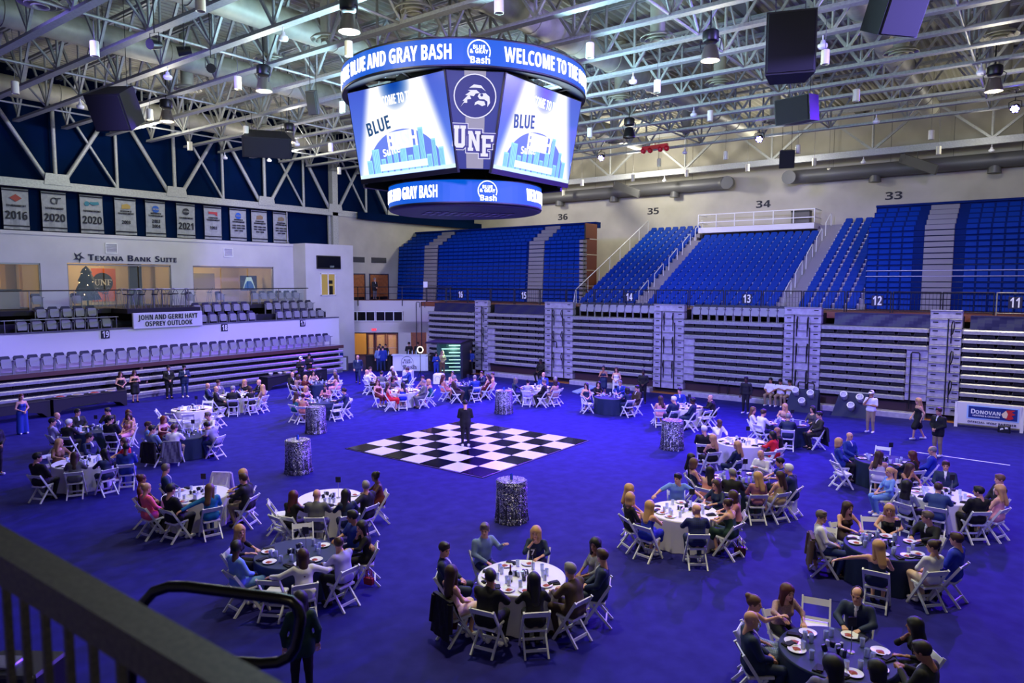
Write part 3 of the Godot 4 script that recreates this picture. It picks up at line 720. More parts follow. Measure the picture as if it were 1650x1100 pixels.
func omni(called: String, at: Vector3, c: Color, e: float, size: float) -> void:
	var l := OmniLight3D.new()
	l.name = called
	l.light_color = c
	l.light_energy = e
	l.omni_range = 120.0
	l.omni_attenuation = 2.0
	l.light_size = size
	l.shadow_enabled = true
	add_child(l, true)
	l.position = at


func build_setting() -> void:
	var floor_tex := noise_tex(3, 0.02, Color(0.8, 0.8, 0.82), Color(1, 1, 1))
	var wall := grained("painted_block_wall", Color(0.72, 0.70, 0.64), 0.85, 0.0, noise_tex(5, 0.01, Color(0.88, 0.88, 0.88), Color(1, 1, 1)), 0.12)
	var white := grained("white_painted_wall", Color(0.80, 0.79, 0.80), 0.8, 0.0, noise_tex(6, 0.012, Color(0.93, 0.93, 0.93), Color(1, 1, 1)), 0.15)
	var navy := grained("navy_painted_wall", Color(0.012, 0.10, 0.24), 0.8, 0.0, noise_tex(8, 0.01, Color(0.8, 0.8, 0.8), Color(1, 1, 1)), 0.1)
	navy.metallic_specular = 0.1
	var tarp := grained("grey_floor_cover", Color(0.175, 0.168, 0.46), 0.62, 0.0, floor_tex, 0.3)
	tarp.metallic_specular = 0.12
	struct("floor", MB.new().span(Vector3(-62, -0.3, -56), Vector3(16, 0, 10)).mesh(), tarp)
	# the hardwood court shows in a strip along the far bleachers
	var wood := grained("court_wood", Color(0.74, 0.50, 0.30), 0.35, 0.0, noise_tex(9, 0.03, Color(0.75, 0.7, 0.65), Color(1, 1, 1)), 0.5)
	var tr := struct("trim_1", MB.new().span(Vector3(-36, 0.0, -36.6), Vector3(14, 0.015, -35.75)).mesh(), wood)
	tr.set_meta("label", "strip of hardwood court along the foot of the bleachers")
	# corrugated roof deck
	var deck := MB.new()
	var x := -46.0
	while x < 15.0:
		var p := [Vector2(x, 17.3), Vector2(x + 0.1, 17.3), Vector2(x + 0.17, 17.42), Vector2(x + 0.27, 17.42), Vector2(x + 0.34, 17.3)]
		for k in 4:
			deck.quad(Vector3(p[k].x, p[k].y, 10), Vector3(p[k + 1].x, p[k + 1].y, 10), Vector3(p[k + 1].x, p[k + 1].y, -53), Vector3(p[k].x, p[k].y, -53))
		x += 0.34
	deck.span(Vector3(-46, 17.45, -53), Vector3(15.2, 17.7, 10))
	struct("ceiling", deck.mesh(), mat("roof_deck", Color(0.66, 0.65, 0.58), 0.7))
	# the left wall: white suite front below, navy above, beige past the column
	var w := MB.new()
	for s in [[10.0, -8.6, 4.6, 8.75], [-8.6, -15.3, 7.1, 8.75], [-15.3, -16.6, 4.6, 8.75], [-16.6, -22.4, 7.15, 8.75], [-22.4, -23.8, 4.6, 8.75], [-23.8, -29.65, 7.12, 8.75], [-29.65, -31.3, 4.6, 8.75]]:
		w.span(Vector3(-43.25, s[2], s[1]), Vector3(-43.0, s[3], s[0]))
	w.span(Vector3(-43.6, 8.6, -31.3), Vector3(-42.95, 8.78, 10))
	struct("wall_left", w.mesh(), white)
	var nv := struct("wall_left", MB.new().span(Vector3(-43.9, 8.6, -52), Vector3(-43.45, 17.5, 10)).mesh(), navy)
	nv.set_meta("label", "navy upper wall behind the banners and the truss")
	struct("wall_left", MB.new().span(Vector3(-43.4, 4.4, -52), Vector3(-43.0, 11.3, -35.0)).mesh(), wall)
	struct("wall_back", MB.new().span(Vector3(-46, 0, -52.5), Vector3(15, 17.5, -52)).mesh(), wall)
	struct("wall_right", MB.new().span(Vector3(14.5, 0, -52.5), Vector3(15, 17.5, 10)).mesh(), wall)
	struct("wall_front", MB.new().span(Vector3(-46, 0, 9.5), Vector3(15, 17.5, 10)).mesh(), wall)
	# suites behind the openings
	var cream := mat("suite_wall", Color(0.78, 0.70, 0.55), 0.8)
	struct("wall_suite", MB.new().span(Vector3(-48.3, 4.6, -30.5), Vector3(-48.0, 8.0, 4)).mesh(), cream)
	var parts := MB.new()
	for z in [-15.9, -23.1, -30.2, 3.0]:
		parts.span(Vector3(-48.0, 4.6, z - 0.12), Vector3(-43.25, 8.0, z + 0.12))
	struct("wall_suite", parts.mesh(), cream)
	struct("ceiling", MB.new().span(Vector3(-48.3, 7.6, -30.5), Vector3(-43.25, 7.8, 4)).mesh(), mat("suite_ceiling", Color(0.7, 0.68, 0.62), 0.8))
	struct("floor", MB.new().span(Vector3(-48.3, 4.4, -31.2), Vector3(-41.2, 4.65, 10)).span(Vector3(-41.2, 4.4, -22.1), Vector3(-39.3, 4.65, -18.0)).mesh(), mat("suite_floor", Color(0.10, 0.09, 0.12), 0.8))
	for l in [[-19.5, 5.0], [-26.8, 4.0], [-11.0, 6.0]]:
		omni("suite_light", Vector3(-45.6, 7.3, l[0]), Color(1.0, 0.88, 0.70), l[1], 0.3)
	# glass of the suite openings
	var glass := mat("suite_glass", Color(0.75, 0.85, 0.85, 0.08), 0.03)
	glass.transparency = BaseMaterial3D.TRANSPARENCY_ALPHA
	var fr := mat("window_frame", Color(0.55, 0.55, 0.57), 0.4, 0.6)
	var n := 1
	for s in [[-9.0, -15.3], [-16.6, -22.4], [-23.8, -29.65]]:
		var f := MB.new()
		f.span(Vector3(-43.2, 7.02, s[1]), Vector3(-43.05, 7.1, s[0]))
		for z in [s[0] - 0.03, s[1] + 0.03]:
			f.span(Vector3(-43.2, 4.65, z - 0.03), Vector3(-43.05, 7.1, z + 0.03))
		var o := struct("window_%d" % n, f.mesh(), fr)
		var zz: float = s[1]
		var wide: float = (s[0] - s[1]) / 3.0
		for k in 3:
			struct("pane", MB.new().span(Vector3(-43.13, 4.7, zz + wide * k + 0.04), Vector3(-43.12, 7.02, zz + wide * (k + 1) - 0.04)).mesh(), glass, o)
		n += 1
	# the concourse deck above the far bleachers
	var conc := mat("deck_edge", Color(0.45, 0.24, 0.13), 0.6)
	struct("floor", MB.new().span(Vector3(-36.0, 4.35, -52), Vector3(14.5, 4.66, -37.0)).mesh(), conc)
	# the splayed corner with the entrance
	var cn := Basis(Vector3.UP, deg_to_rad(36.87))
	var cw := MB.new()
	var at := Vector3(-41.2, 0, -37.22)
	var rects := [[-4.4, -1.83, 0, 3.0], [-4.4, 6.6, 2.2, 3.05], [1.85, 2.82, 0, 3.0], [4.02, 6.6, 0, 3.0], [2.82, 4.02, 2.2, 3.0], [-4.4, -2.05, 3.0, 4.66], [2.25, 6.6, 3.0, 4.66], [-2.05, 2.25, 3.0, 3.06], [-2.05, 2.25, 3.82, 4.66]]
	for r in rects:
		cw.box(at + cn * Vector3((r[0] + r[1]) / 2.0, (r[2] + r[3]) / 2.0, -0.15), Vector3(r[1] - r[0], r[3] - r[2], 0.3), cn)
	var ew := struct("wall_corner", cw.mesh(), mat("corner_wall", Color(0.80, 0.78, 0.76), 0.8))
	ew.set_meta("label", "splayed corner wall with the entrance doors below the deck")
	struct("floor", MB.new().poly(PackedVector2Array([Vector2(-43.3, 35.9), Vector2(-43.3, 52), Vector2(-36.0, 52), Vector2(-36.0, 41.4)]), 0.3, Transform3D(Basis(Vector3.RIGHT, -PI / 2), Vector3(0, 4.66, 0))).mesh(), conc)
	# lobby seen through the doors
	var lob := MB.new()
	lob.box(at + cn * Vector3(0.5, 1.5, -5.0), Vector3(9, 3, 0.2), cn)
	lob.box(at + cn * Vector3(-3.6, 1.5, -2.6), Vector3(0.2, 3, 5), cn)
	lob.box(at + cn * Vector3(4.6, 1.5, -2.6), Vector3(0.2, 3, 5), cn)
	lob.box(at + cn * Vector3(0.5, 3.2, -2.6), Vector3(9, 0.2, 5), cn)
	struct("wall_lobby", lob.mesh(), mat("lobby_wall", Color(0.74, 0.62, 0.44), 0.7))
	omni("lobby_light", at + cn * Vector3(-0.3, 2.8, -1.8), Color(1.0, 0.86, 0.62), 8.0, 0.3)
	# big painted section numbers on the far wall
	var ink := mat("number_paint", Color(0.03, 0.04, 0.10), 0.6)
	for q in [["36", -33.5, "right below the video board"], ["35", -25.02, "left of the white platform"], ["34", -16.45, "above the white platform"], ["33", -8.09, "above the right blue bank"]]:
		var t := thing("section_number", "dark painted number %s on the far wall, %s" % [q[0], q[2]], "number", Vector3(q[1], 11.65, -51.98), 0.0, "section numbers on the far wall")
		write("digits", q[0], 0.5, ink, t, Vector3.ZERO, 0.0, 1.35)


func build_roof() -> void:
	var steel := grained("painted_roof_steel", Color(0.66, 0.67, 0.66), 0.5, 0.15, noise_tex(11, 0.05, Color(0.86, 0.86, 0.86), Color(1, 1, 1)), 0.6)
	# one joist: flat bottom chord, two-angle top chord, posts and diagonals
	var j := thing("roof_joist", "", "roof joist", Vector3(0, 0, -41.4), 0.0, "parallel roof joists over the hall")
	var bc := MB.new().span(Vector3(-42.6, 14.28, -0.15), Vector3(14, 14.31, 0.15)).span(Vector3(-42.6, 14.31, -0.13), Vector3(14, 14.40, -0.10)).span(Vector3(-42.6, 14.31, 0.10), Vector3(14, 14.40, 0.13))
	obj("bottom_chord", bc.mesh(), steel, j)
	obj("top_chord", MB.new().span(Vector3(-43, 16.9, -0.14), Vector3(14, 17.02, -0.04)).span(Vector3(-43, 16.9, 0.04), Vector3(14, 17.02, 0.14)).mesh(), steel, j)
	var post := MB.new().tube(Vector3(0, 14.35, 0), Vector3(0, 16.95, 0), 0.055, -1, 6).mesh()
	var dl := MB.new().bar(Vector3(0, 14.35, 0.05), Vector3(1.81, 16.95, 0.05), 0.09, 0.09).mesh()
	var dr := MB.new().bar(Vector3(0, 14.35, -0.05), Vector3(-1.81, 16.95, -0.05), 0.09, 0.09).mesh()
	var x := -42.2
	while x < 13.0:
		for m in [post, dl, dr]:
			var o := obj("web_member", m, steel, j)
			o.position.x = x
		x += 3.62
	var places := ["first from the far wall", "second from the far wall", "third from the far wall", "fourth from the far wall", "fifth from the far wall", "sixth from the far wall", "seventh from the far wall", "eighth from the far wall", "ninth from the far wall", "just beyond the scoreboard", "running above the scoreboard", "just in front of the scoreboard", "fifth from the camera", "fourth from the camera", "third from the camera", "second from the camera", "nearest the camera"]
	for k in range(1, 16):
		dup(j, Vector3(0, 0, -41.4 + 2.25 * k), 0.0, "long grey roof joist with diagonal web, %s" % places[k])
	j.set_meta("label", "long grey roof joist with diagonal web, first from the far wall")
	# rods and sway braces that tie the joists together
	var xs := [-38.6, -31.4, -24.1, -16.9, -9.7, -2.5]
	for i in xs.size():
		var rx: float = xs[i]
		var t := thing("tie_rod", "thin rod tying the joists together, %s" % ["along the left wall", "second line from the left wall", "third line from the left wall", "in line with the scoreboard", "right of the scoreboard", "nearest the right edge"][i], "tie rod", Vector3(rx, 0, 0), 0.0, "tie rods across the roof joists")
		obj("rod", MB.new().tube(Vector3(0, 14.36, -41.4), Vector3(0, 14.36, -7.6), 0.045, -1, 6).mesh(), steel, t)
		var bm := MB.new().tube(Vector3(0, 14.4, 0), Vector3(0, 16.9, 2.25), 0.045, -1, 6).mesh()
		for k in 15:
			var o := obj("sway_brace", bm, steel, t)
			o.position.z = -41.4 + 2.25 * k
	# purlins: flat dark beams under the deck
	var dark := mat("purlin_paint", Color(0.42, 0.42, 0.38), 0.6)
	for i in 5:
		var t := obj("purlin", MB.new().span(Vector3(-0.25, 17.05, -52), Vector3(0.25, 17.27, 0)).mesh(), dark)
		t.position.x = -36.0 + 8.6 * i
		tag(t, "flat purlin under the roof deck, line %s from the left wall" % ["nearest", "second", "third", "fourth", "fifth"][i], "purlin", "purlins under the roof deck")
	# round air ducts
	var tin := grained("duct_paint", Color(0.70, 0.69, 0.62), 0.5, 0.1, noise_tex(12, 0.03, Color(0.88, 0.88, 0.88), Color(1, 1, 1)), 0.3)
	var collar := MB.new().tube(Vector3(0, 0, -0.05), Vector3(0, 0, 0.05), 0.55, -1, 16).mesh()
	var dx := [-41.4, -30.3, -23.1, -15.6, -5.6]
	for i in 5:
		var t := thing("air_duct", "fat round air duct above the joists, %s" % ["along the left wall", "second from the left wall", "left of the scoreboard", "right behind the scoreboard", "toward the right edge"][i], "air duct", Vector3(dx[i], 15.75, 0), 0.0, "round air ducts above the joists")
		var z := -46.0
		while z < -4.0:
			obj("duct_length", MB.new().tube(Vector3(0, 0, z), Vector3(0, 0, z + 2.96), 0.52, -1, 16).mesh(), tin, t)
			obj("duct_collar", collar, tin, t).position.z = z
			z += 3.0
	# diffusers on drop ducts
	var df := thing("air_diffuser", "", "air diffuser", Vector3.ZERO, 0.0, "round air diffusers hung from the ducts")
	obj("drop_duct", MB.new().tube(Vector3(0, 0, 0), Vector3(0, 2.58, 0), 0.27, -1, 14).mesh(), tin, df)
	for r in [[0.62, 0.0], [0.44, -0.05], [0.26, -0.1]]:
		obj("ring", MB.new().lathe([Vector2(r[0] - 0.1, r[1] + 0.12), Vector2(r[0], r[1] + 0.03), Vector2(r[0], r[1]), Vector2(r[0] - 0.02, r[1]), Vector2(r[0] - 0.12, r[1] + 0.09)], 24).mesh(), tin, df)
	var first := true
	for p in [[-24.5, -17.0, "left of the lit lamp beside the video board"], [-20.85, -16.9, "touching the upper left of the video board"], [-16.44, -16.75, "above the top ring of the video board"], [-25.3, -9.4, "cut by the top left picture corner"], [-11.4, -23.8, "right of the video board, nearest it"], [-16.44, -30.4, "at the right edge of the video board's screen"], [-11.7, -30.6, "right of the lit lamp beside the big speaker"], [-4.76, -24.2, "cut by the top edge between the speakers"], [-4.76, -30.8, "between the big speaker and the right lamp"], [-1.7, -30.7, "above the right edge lamp"], [-1.9, -39.6, "beside the right blue floodlight"], [-16.7, -38.8, "right of the red fixture"], [-12.0, -39.5, "above the middle blue floodlight"], [-21.6, -39.3, "above the left blue floodlight"], [-31.14, -17.3, "furthest left in the picture"], [-35.5, -24.0, "over the wide left speaker"], [-31.14, -30.5, "behind the left end of the video board"]]:
		var at := Vector3(p[0], 14.68, p[1])
		var lab := "round grey air diffuser under the roof, %s" % p[2]
		if first:
			df.position = at
			df.set_meta("label", lab)
			first = false
		else:
			dup(df, at, 0.0, lab)
	# small white cylinders on stems, in a regular grid
	var wh := mat("cream_enamel", Color(0.86, 0.84, 0.74), 0.45)
	var cy := thing("pendant_cylinder", "white cylinder lamp, first from the camera in the fourth line from the left", "pendant lamp", Vector3(-24.3, 13.2, -10.5), 0.0, "white cylinder lamps in rows under the roof")
	obj("housing", MB.new().lathe([Vector2(0.001, 0.46), Vector2(0.12, 0.46), Vector2(0.13, 0.44), Vector2(0.13, 0.0), Vector2(0.115, 0.0), Vector2(0.115, 0.06), Vector2(0.001, 0.08)], 14).mesh(), wh, cy)
	obj("stem", MB.new().tube(Vector3(0, 0.46, 0), Vector3(0, 4.21, 0), 0.010, -1, 5).mesh(), mat("stem_metal", Color(0.4, 0.4, 0.4), 0.5, 0.4), cy)
	for p in [[-31.5, -10.7, "first from the camera in the second line from the left"], [-18.1, -10.5, "first from the camera in the fifth line from the left"], [-24.2, -15.4, "second from the camera in the fourth line from the left"], [-17.9, -15.3, "second from the camera in the fifth line from the left"], [-24.0, -20.1, "third from the camera in the fourth line from the left"], [-31.5, -20.4, "third from the camera in the second line from the left"], [-37.4, -20.8, "first from the camera in the first line from the left"], [-31.6, -25.6, "fourth from the camera in the second line from the left"], [-37.8, -31.3, "second from the camera in the first line from the left"], [-11.9, -15.3, "first from the camera in the seventh line from the left"], [-11.9, -20.0, "second from the camera in the seventh line from the left"], [-12.0, -25.1, "third from the camera in the seventh line from the left"], [-6.1, -25.2, "first from the camera in the eighth line from the left"], [-6.3, -31.0, "second from the camera in the eighth line from the left"], [-18.3, -30.8, "third from the camera in the fifth line from the left"], [-12.2, -30.9, "fourth from the camera in the seventh line from the left"], [-19.4, -41.0, "fourth from the camera in the fifth line from the left"], [-15.2, -41.0, "first from the camera in the sixth line from the left"], [-23.7, -45.9, "fourth from the camera in the fourth line from the left"], [-19.8, -46.2, "fifth from the camera in the fifth line from the left"], [-27.9, -45.9, "first from the camera in the third line from the left"], [-32.3, -50.2, "fifth from the camera in the second line from the left"], [-15.7, -46.3, "second from the camera in the sixth line from the left"], [-4.9, -41.5, "third from the camera in the eighth line from the left"], [-11.3, -41.5, "fifth from the camera in the seventh line from the left"], [-11.7, -46.6, "sixth from the camera in the seventh line from the left"], [-5.1, -46.6, "fourth from the camera in the eighth line from the left"], [-11.9, -51.2, "seventh from the camera in the seventh line from the left"], [-31.8, -15.9, "second from the camera in the second line from the left"]]:
		dup(cy, Vector3(p[0], 13.2, p[1]), 0.0, "white cylinder lamp, %s" % p[2])
	# little white sirens and cameras clipped to the chords
	var sr := thing("ceiling_siren", "small white bell-shaped siren under a joist, left of the lit left lamps", "siren", Vector3(-27.3, 13.92, -14.4), 0.0, "white sirens under the joists")
	obj("bell", MB.new().lathe([Vector2(0.001, 0.2), Vector2(0.06, 0.2), Vector2(0.08, 0.1), Vector2(0.15, 0.07), Vector2(0.16, 0.0), Vector2(0.13, -0.06), Vector2(0.001, -0.09)], 14).mesh(), mat("siren_white", Color(0.9, 0.9, 0.9), 0.4), sr)
	obj("hook", MB.new().tube(Vector3(0, 0.2, 0), Vector3(0, 0.36, 0), 0.02, -1, 6).mesh(), mat("siren_white", Color(0.9, 0.9, 0.9), 0.4), sr)
	for p in [[-35.0, -14.40, 13.92, "beside the tilted left speaker"], [-20.0, -14.40, 13.92, "beside the top left of the video board"], [-34.6, -25.65, 13.92, "under the wide left speaker"], [-42.0, -25.65, 13.92, "above the fourth banner"], [-40.6, -27.90, 13.92, "above the sixth banner"], [-13.3, -25.65, 13.92, "right of the video board"], [-6.3, -25.65, 13.92, "beside the big speaker stack"], [-2.3, -32.40, 13.92, "left of the lamp at the right edge"], [-13.6, -32.40, 13.92, "right of the video board's middle"], [-17.9, -41.40, 13.92, "near the small far speaker"], [-23.0, -49.60, 13.59, "under the far truss, left"], [-7.0, -39.15, 13.92, "above number 33"], [-9.5, -49.60, 13.59, "under the far truss, right"], [-2.8, -49.60, 13.59, "at the far right end of the truss"]]:
		dup(sr, Vector3(p[0], p[2], p[1]), 0.0, "small white bell-shaped siren under a joist, %s" % p[3])
	# high-bay lamps
	var lampb := mat("lamp_black", Color(0.03, 0.03, 0.035), 0.4)
	var spun := mat("lamp_reflector", Color(0.5, 0.46, 0.42), 0.3, 0.7)
	var hb := [[-16.18, -13.86, 1, "above the video board on the left"], [-23.68, -16.15, 1, "left of the video board"], [-31.53, -16.51, 1, "furthest left of the lit lamps"], [-31.19, -22.67, 1, "beside the speaker that hangs below the joists"], [-30.56, -28.88, 0, "over the left truss"], [-8.96, -22.58, 1, "right of the video board"], [-1.87, -32.51, 1, "by the right edge"], [-16.77, -32.01, 0, "hung dark behind the video board"]]
	for h in hb:
		var t := thing("high_bay_lamp", "black high-bay lamp, %s, %s" % ["lit" if h[2] else "switched off", h[3]], "lamp", Vector3(h[0], 13.2, h[1]), 0.0, "high-bay lamps")
		obj("ballast", MB.new().lathe([Vector2(0.001, 0.95), Vector2(0.2, 0.95), Vector2(0.26, 0.9), Vector2(0.26, 0.62), Vector2(0.2, 0.56), Vector2(0.001, 0.56)], 16).mesh(), lampb, t)
		obj("reflector", MB.new().lathe([Vector2(0.1, 0.5), Vector2(0.2, 0.46), Vector2(0.3, 0.05), Vector2(0.31, 0.0), Vector2(0.29, 0.0), Vector2(0.19, 0.4), Vector2(0.1, 0.44)], 18).mesh(), spun if h[2] else lampb, t)
		var br := MB.new()
		for s in [-1, 1]:
			br.pipe([Vector3(0.25 * s, 0.7, 0), Vector3(0.36 * s, 0.62, 0), Vector3(0.3 * s, 0.3, 0)], 0.018, 6)
		br.tube(Vector3(0, 0.95, 0), Vector3(0, 4.08, 0), 0.022)
		obj("bracket", br.mesh(), lampb, t)
		var face := MB.new().lathe([Vector2(0.001, 0.06), Vector2(0.27, 0.05), Vector2(0.28, 0.03), Vector2(0.001, 0.025)], 18).mesh()
		obj("lamp_face", face, glow("lamp_glow", Color(1.0, 0.9, 0.75), 4.0) if h[2] else mat("lamp_off", Color(0.3, 0.3, 0.3), 0.2), t)
	# blue flood lamps, a cluster of lenses on a yoke
	var fl := [[-22.45, -39.15, -21.0, -19.0, "left of the three"], [-12.7, -39.15, -13.0, -17.0, "middle of the three"], [-1.44, -39.15, -6.0, -17.0, "right of the three"]]
	for b in fl:
		var t := thing("flood_lamp", "blue floodlight glaring from the far joists, %s" % b[4], "floodlight", Vector3(b[0], 13.75, b[1]), 0.0, "blue floodlights")
		t.look_at_from_position(t.position, Vector3(b[2], 0, b[3]))
		obj("body", MB.new().tube(Vector3(0, 0, 0.02), Vector3(0, 0, 0.3), 0.2, 0.14, 14).mesh(), lampb, t)
		obj("yoke", MB.new().pipe([Vector3(-0.24, 0, 0.12), Vector3(-0.24, 0.26, 0.2), Vector3(0, 0.34, 0.22), Vector3(0.24, 0.26, 0.2), Vector3(0.24, 0, 0.12)], 0.02, 6).tube(Vector3(0, 0.3, 0.2), Vector3(0, 0.62, 0.5), 0.02).mesh(), lampb, t)
		var ls := MB.new()
		for k in 7:
			var c := Vector3(0, 0, 0.0) if k == 6 else Vector3(cos(k * PI / 3), sin(k * PI / 3), 0) * 0.12
			ls.tube(c + Vector3(0, 0, 0.02), c, 0.055, 0.05, 10)
		obj("lens", ls.mesh(), glow("flood_glow", Color(0.45, 0.42, 1.0), 60.0), t)
	# loudspeakers
	var sk := mat("speaker_black", Color(0.045, 0.05, 0.055), 0.6)
	var gr := mat("speaker_grille", Color(0.025, 0.025, 0.03), 0.8)
	for s in [[-29.5, 12.9, -13.48, 1.5, 1.4, 1.3, 30.0, 28.0, "black loudspeaker tilted down beside the left high-bay lamps"], [-31.13, 12.9, -21.31, 2.3, 1.0, 1.4, 55.0, 25.0, "wide black loudspeaker hung left of the video board"], [-6.28, 12.9, -21.84, 1.35, 1.75, 1.1, 20.0, 0.0, "big black loudspeaker stack right of the video board"], [-3.61, 13.3, -21.73, 1.2, 1.1, 1.0, 50.0, 25.0, "black loudspeaker cut by the top edge of the picture"], [-8.3, 13.05, -30.48, 1.5, 1.0, 1.1, -15.0, 8.0, "broad black loudspeaker above the middle blue floodlight"], [-11.79, 12.9, -41.14, 0.8, 0.95, 0.6, 20.0, 15.0, "small black loudspeaker in front of the far truss"], [-23.56, 13.2, -18.29, 0.4, 0.9, 0.4, 30.0, 20.0, "slim black loudspeaker at the left of the video board"]]:
		var t := thing("loudspeaker", s[8], "loudspeaker", Vector3(s[0], s[1], s[2]), 0.0, "loudspeakers")
		t.rotation_degrees = Vector3(s[7], s[6], 0)
		var w: float = s[3]
		var h: float = s[4]
		var d: float = s[5]
		obj("cabinet", MB.new().poly(PackedVector2Array([Vector2(-w / 2, d / 2), Vector2(w / 2, d / 2), Vector2(w * 0.36, -d / 2), Vector2(-w * 0.36, -d / 2)]), h, Transform3D(Basis(Vector3.RIGHT, PI / 2), Vector3(0, -h / 2, 0))).mesh(), sk, t)
		obj("grille", MB.new().cbox(Vector3(0, 0, d / 2 + 0.02), Vector3(w * 0.94, h * 0.94, 0.05), 0.02).mesh(), gr, t)
		var hw := MB.new()
		for q in [-1, 1]:
			hw.tube(Vector3(q * w * 0.3, h / 2, 0), Vector3(q * w * 0.3, 17.28 - s[1], 0), 0.012, -1, 5)
		var hn := obj("hanging_cable", hw.mesh(), lampb, t)
		hn.rotation_degrees.x = -s[7]
	# stage lamps between the near joists
	for s in [[-22.75, 13.6, -11.62, 20.0, "left one"], [-22.6, 13.6, -12.5, -30.0, "middle one"], [-23.37, 13.5, -13.86, 60.0, "right one"]]:
		var t := thing("stage_lamp", "small black stage lamp among the upper left joists, %s of three" % s[4], "stage lamp", Vector3(s[0], s[1], s[2]), deg_to_rad(s[3]), "stage lamps at the upper left")
		obj("barrel", MB.new().tube(Vector3(0, 0, -0.2), Vector3(0, -0.1, 0.2), 0.12, 0.16, 12).mesh(), lampb, t)
		obj("clamp", MB.new().pipe([Vector3(-0.17, -0.05, 0), Vector3(-0.17, 0.3, 0), Vector3(0.17, 0.3, 0), Vector3(0.17, -0.05, 0)], 0.015, 6).tube(Vector3(0, 0.3, 0), Vector3(0, 17.28 - s[1], 0), 0.016).mesh(), lampb, t)
	# a red fixture in the joists
	var rd := thing("red_fixture", "small bright red fixture lodged among the far joists", "fixture", Vector3(-18.8, 14.0, -39.15))
	var rm := mat("signal_red", Color(0.75, 0.05, 0.12), 0.4)
	obj("hook", MB.new().tube(Vector3(0, 0.05, 0), Vector3(0, 0.3, 0), 0.02, -1, 6).mesh(), rm, rd)
	obj("bar", MB.new().bar(Vector3(-0.8, 0, 0), Vector3(0.8, 0.05, 0), 0.2, 0.22).mesh(), rm, rd)
	for q in [-0.75, -0.3, 0.35, 0.75]:
		obj("bulb", MB.new().lathe([Vector2(0.001, 0.18), Vector2(0.12, 0.13), Vector2(0.17, 0.0), Vector2(0.12, -0.13), Vector2(0.001, -0.18)], 12, Vector3(q, -0.12, 0)).mesh(), rm, rd)
	# the truss in front of the far wall, duct and baffles beneath it
	var ft := thing("roof_truss", "deep pale truss along the far wall under the roof", "truss", Vector3(0, 0, -49.6))
	obj("bottom_chord", MB.new().span(Vector3(-43, 13.95, -0.2), Vector3(14, 14.35, 0.2)).mesh(), steel, ft)
	obj("top_chord", MB.new().span(Vector3(-43, 16.8, -0.15), Vector3(14, 17.1, 0.15)).mesh(), steel, ft)
	var fp := MB.new().tube(Vector3(0, 14.3, 0), Vector3(0, 16.9, 0), 0.08, -1, 6).mesh()
	var fd := MB.new().bar(Vector3(0, 14.3, 0), Vector3(3.1, 16.9, 0), 0.14, 0.14).mesh()
	var fe := MB.new().bar(Vector3(0, 14.3, 0), Vector3(-3.1, 16.9, 0), 0.14, 0.14).mesh()
	for k in 9:
		for m in [fp, fd, fe]:
			obj("web_member", m, steel, ft).position.x = -40.0 + 6.2 * k
	var dull := mat("duct_dull", Color(0.36, 0.36, 0.36), 0.5, 0.2)
	for q in [[-37.0, -19.5, "left"], [-13.4, 8.0, "right"]]:
		var t := thing("air_duct", "dull grey duct under the truss along the far wall, %s run" % q[2], "air duct", Vector3(0, 13.3, -51.45), 0.0, "ducts along the far wall")
		obj("duct_length", MB.new().tube(Vector3(q[0], 0, 0), Vector3(q[1], 0, 0), 0.45, -1, 16).mesh(), dull, t)
		var e: float = q[1] if q[2] == "left" else q[0]
		var s := 1.0 if q[2] == "left" else -1.0
		obj("elbow", MB.new().pipe([Vector3(e, 0, 0), Vector3(e + 0.4 * s, 0.0, 0), Vector3(e + 0.8 * s, -0.05, 0.3), Vector3(e + 0.9 * s, -0.1, 0.9)], 0.46, 16).tube(Vector3(e + 0.9 * s, -0.1, 0.85), Vector3(e + 0.9 * s, -0.1, 0.95), 0.47, -1, 16).mesh(), dull, t)
		var hg := MB.new()
		for k in 6:
			hg.tube(Vector3(lerpf(q[0], q[1], 0.08 + 0.16 * k), 0.3, 0.0), Vector3(lerpf(q[0], q[1], 0.08 + 0.16 * k), 3.95, 0.0), 0.015, -1, 5)
		obj("hanger", hg.mesh(), dull, t)
		for k in 3:
			var fx: float = lerpf(q[0], q[1], 0.2 + 0.3 * k)
			obj("outlet", MB.new().tube(Vector3(fx, -0.3, 0), Vector3(fx, -0.75, 0), 0.3, 0.38, 14).mesh(), dull, t)
	for q in [[-27.5, -49.2, 3.2], [-7.5, -49.2, 2.2]]:
		var t := obj("hanging_baffle", MB.new().tube(Vector3(0.3, 0.3, -0.4), Vector3(0.3, 0.66, -0.4), 0.02).tube(Vector3(1.0, 0.1, -0.3), Vector3(1.0, 0.66, -0.3), 0.02).bar(Vector3(0, 0.45, -0.9), Vector3(q[2], -0.75, 1.1), 0.12, 0.55).mesh(), mat("baffle_grey", Color(0.25, 0.25, 0.25), 0.7))
		t.position = Vector3(q[0], 13.3, q[1])
		tag(t, "dark sloping panel hung under the far truss, %s" % ("left of the section number 35" if q[2] > 3 else "above the section number 33"), "panel")


func bent(text: String, size: float, r: float, y: float, a0: float, m: Material, parent: Node3D, squeeze := 1.0) -> float:
	# lettering wrapped round the upright axis at radius r, centred on the angle a0; returns its half angle
	var a := arrays_of(letters(text, size, 0.03))
	var v: PackedVector3Array = a.v
	var n: PackedVector3Array = a.n
	var far := 0.0
	for k in v.size():
		var p: Vector3 = v[k]
		var w := a0 + p.x * squeeze / r
		far = maxf(far, absf(p.x * squeeze / r))
		var b := Basis(Vector3.UP, w)
		v[k] = b * Vector3(0, 0, r + p.z) + Vector3(0, y + p.y, 0)
		n[k] = b * n[k]
	var q := MB.new()
	q.add({"v": v, "n": n, "i": a.i})
	obj("lettering", q.mesh(), m, parent)
	return far


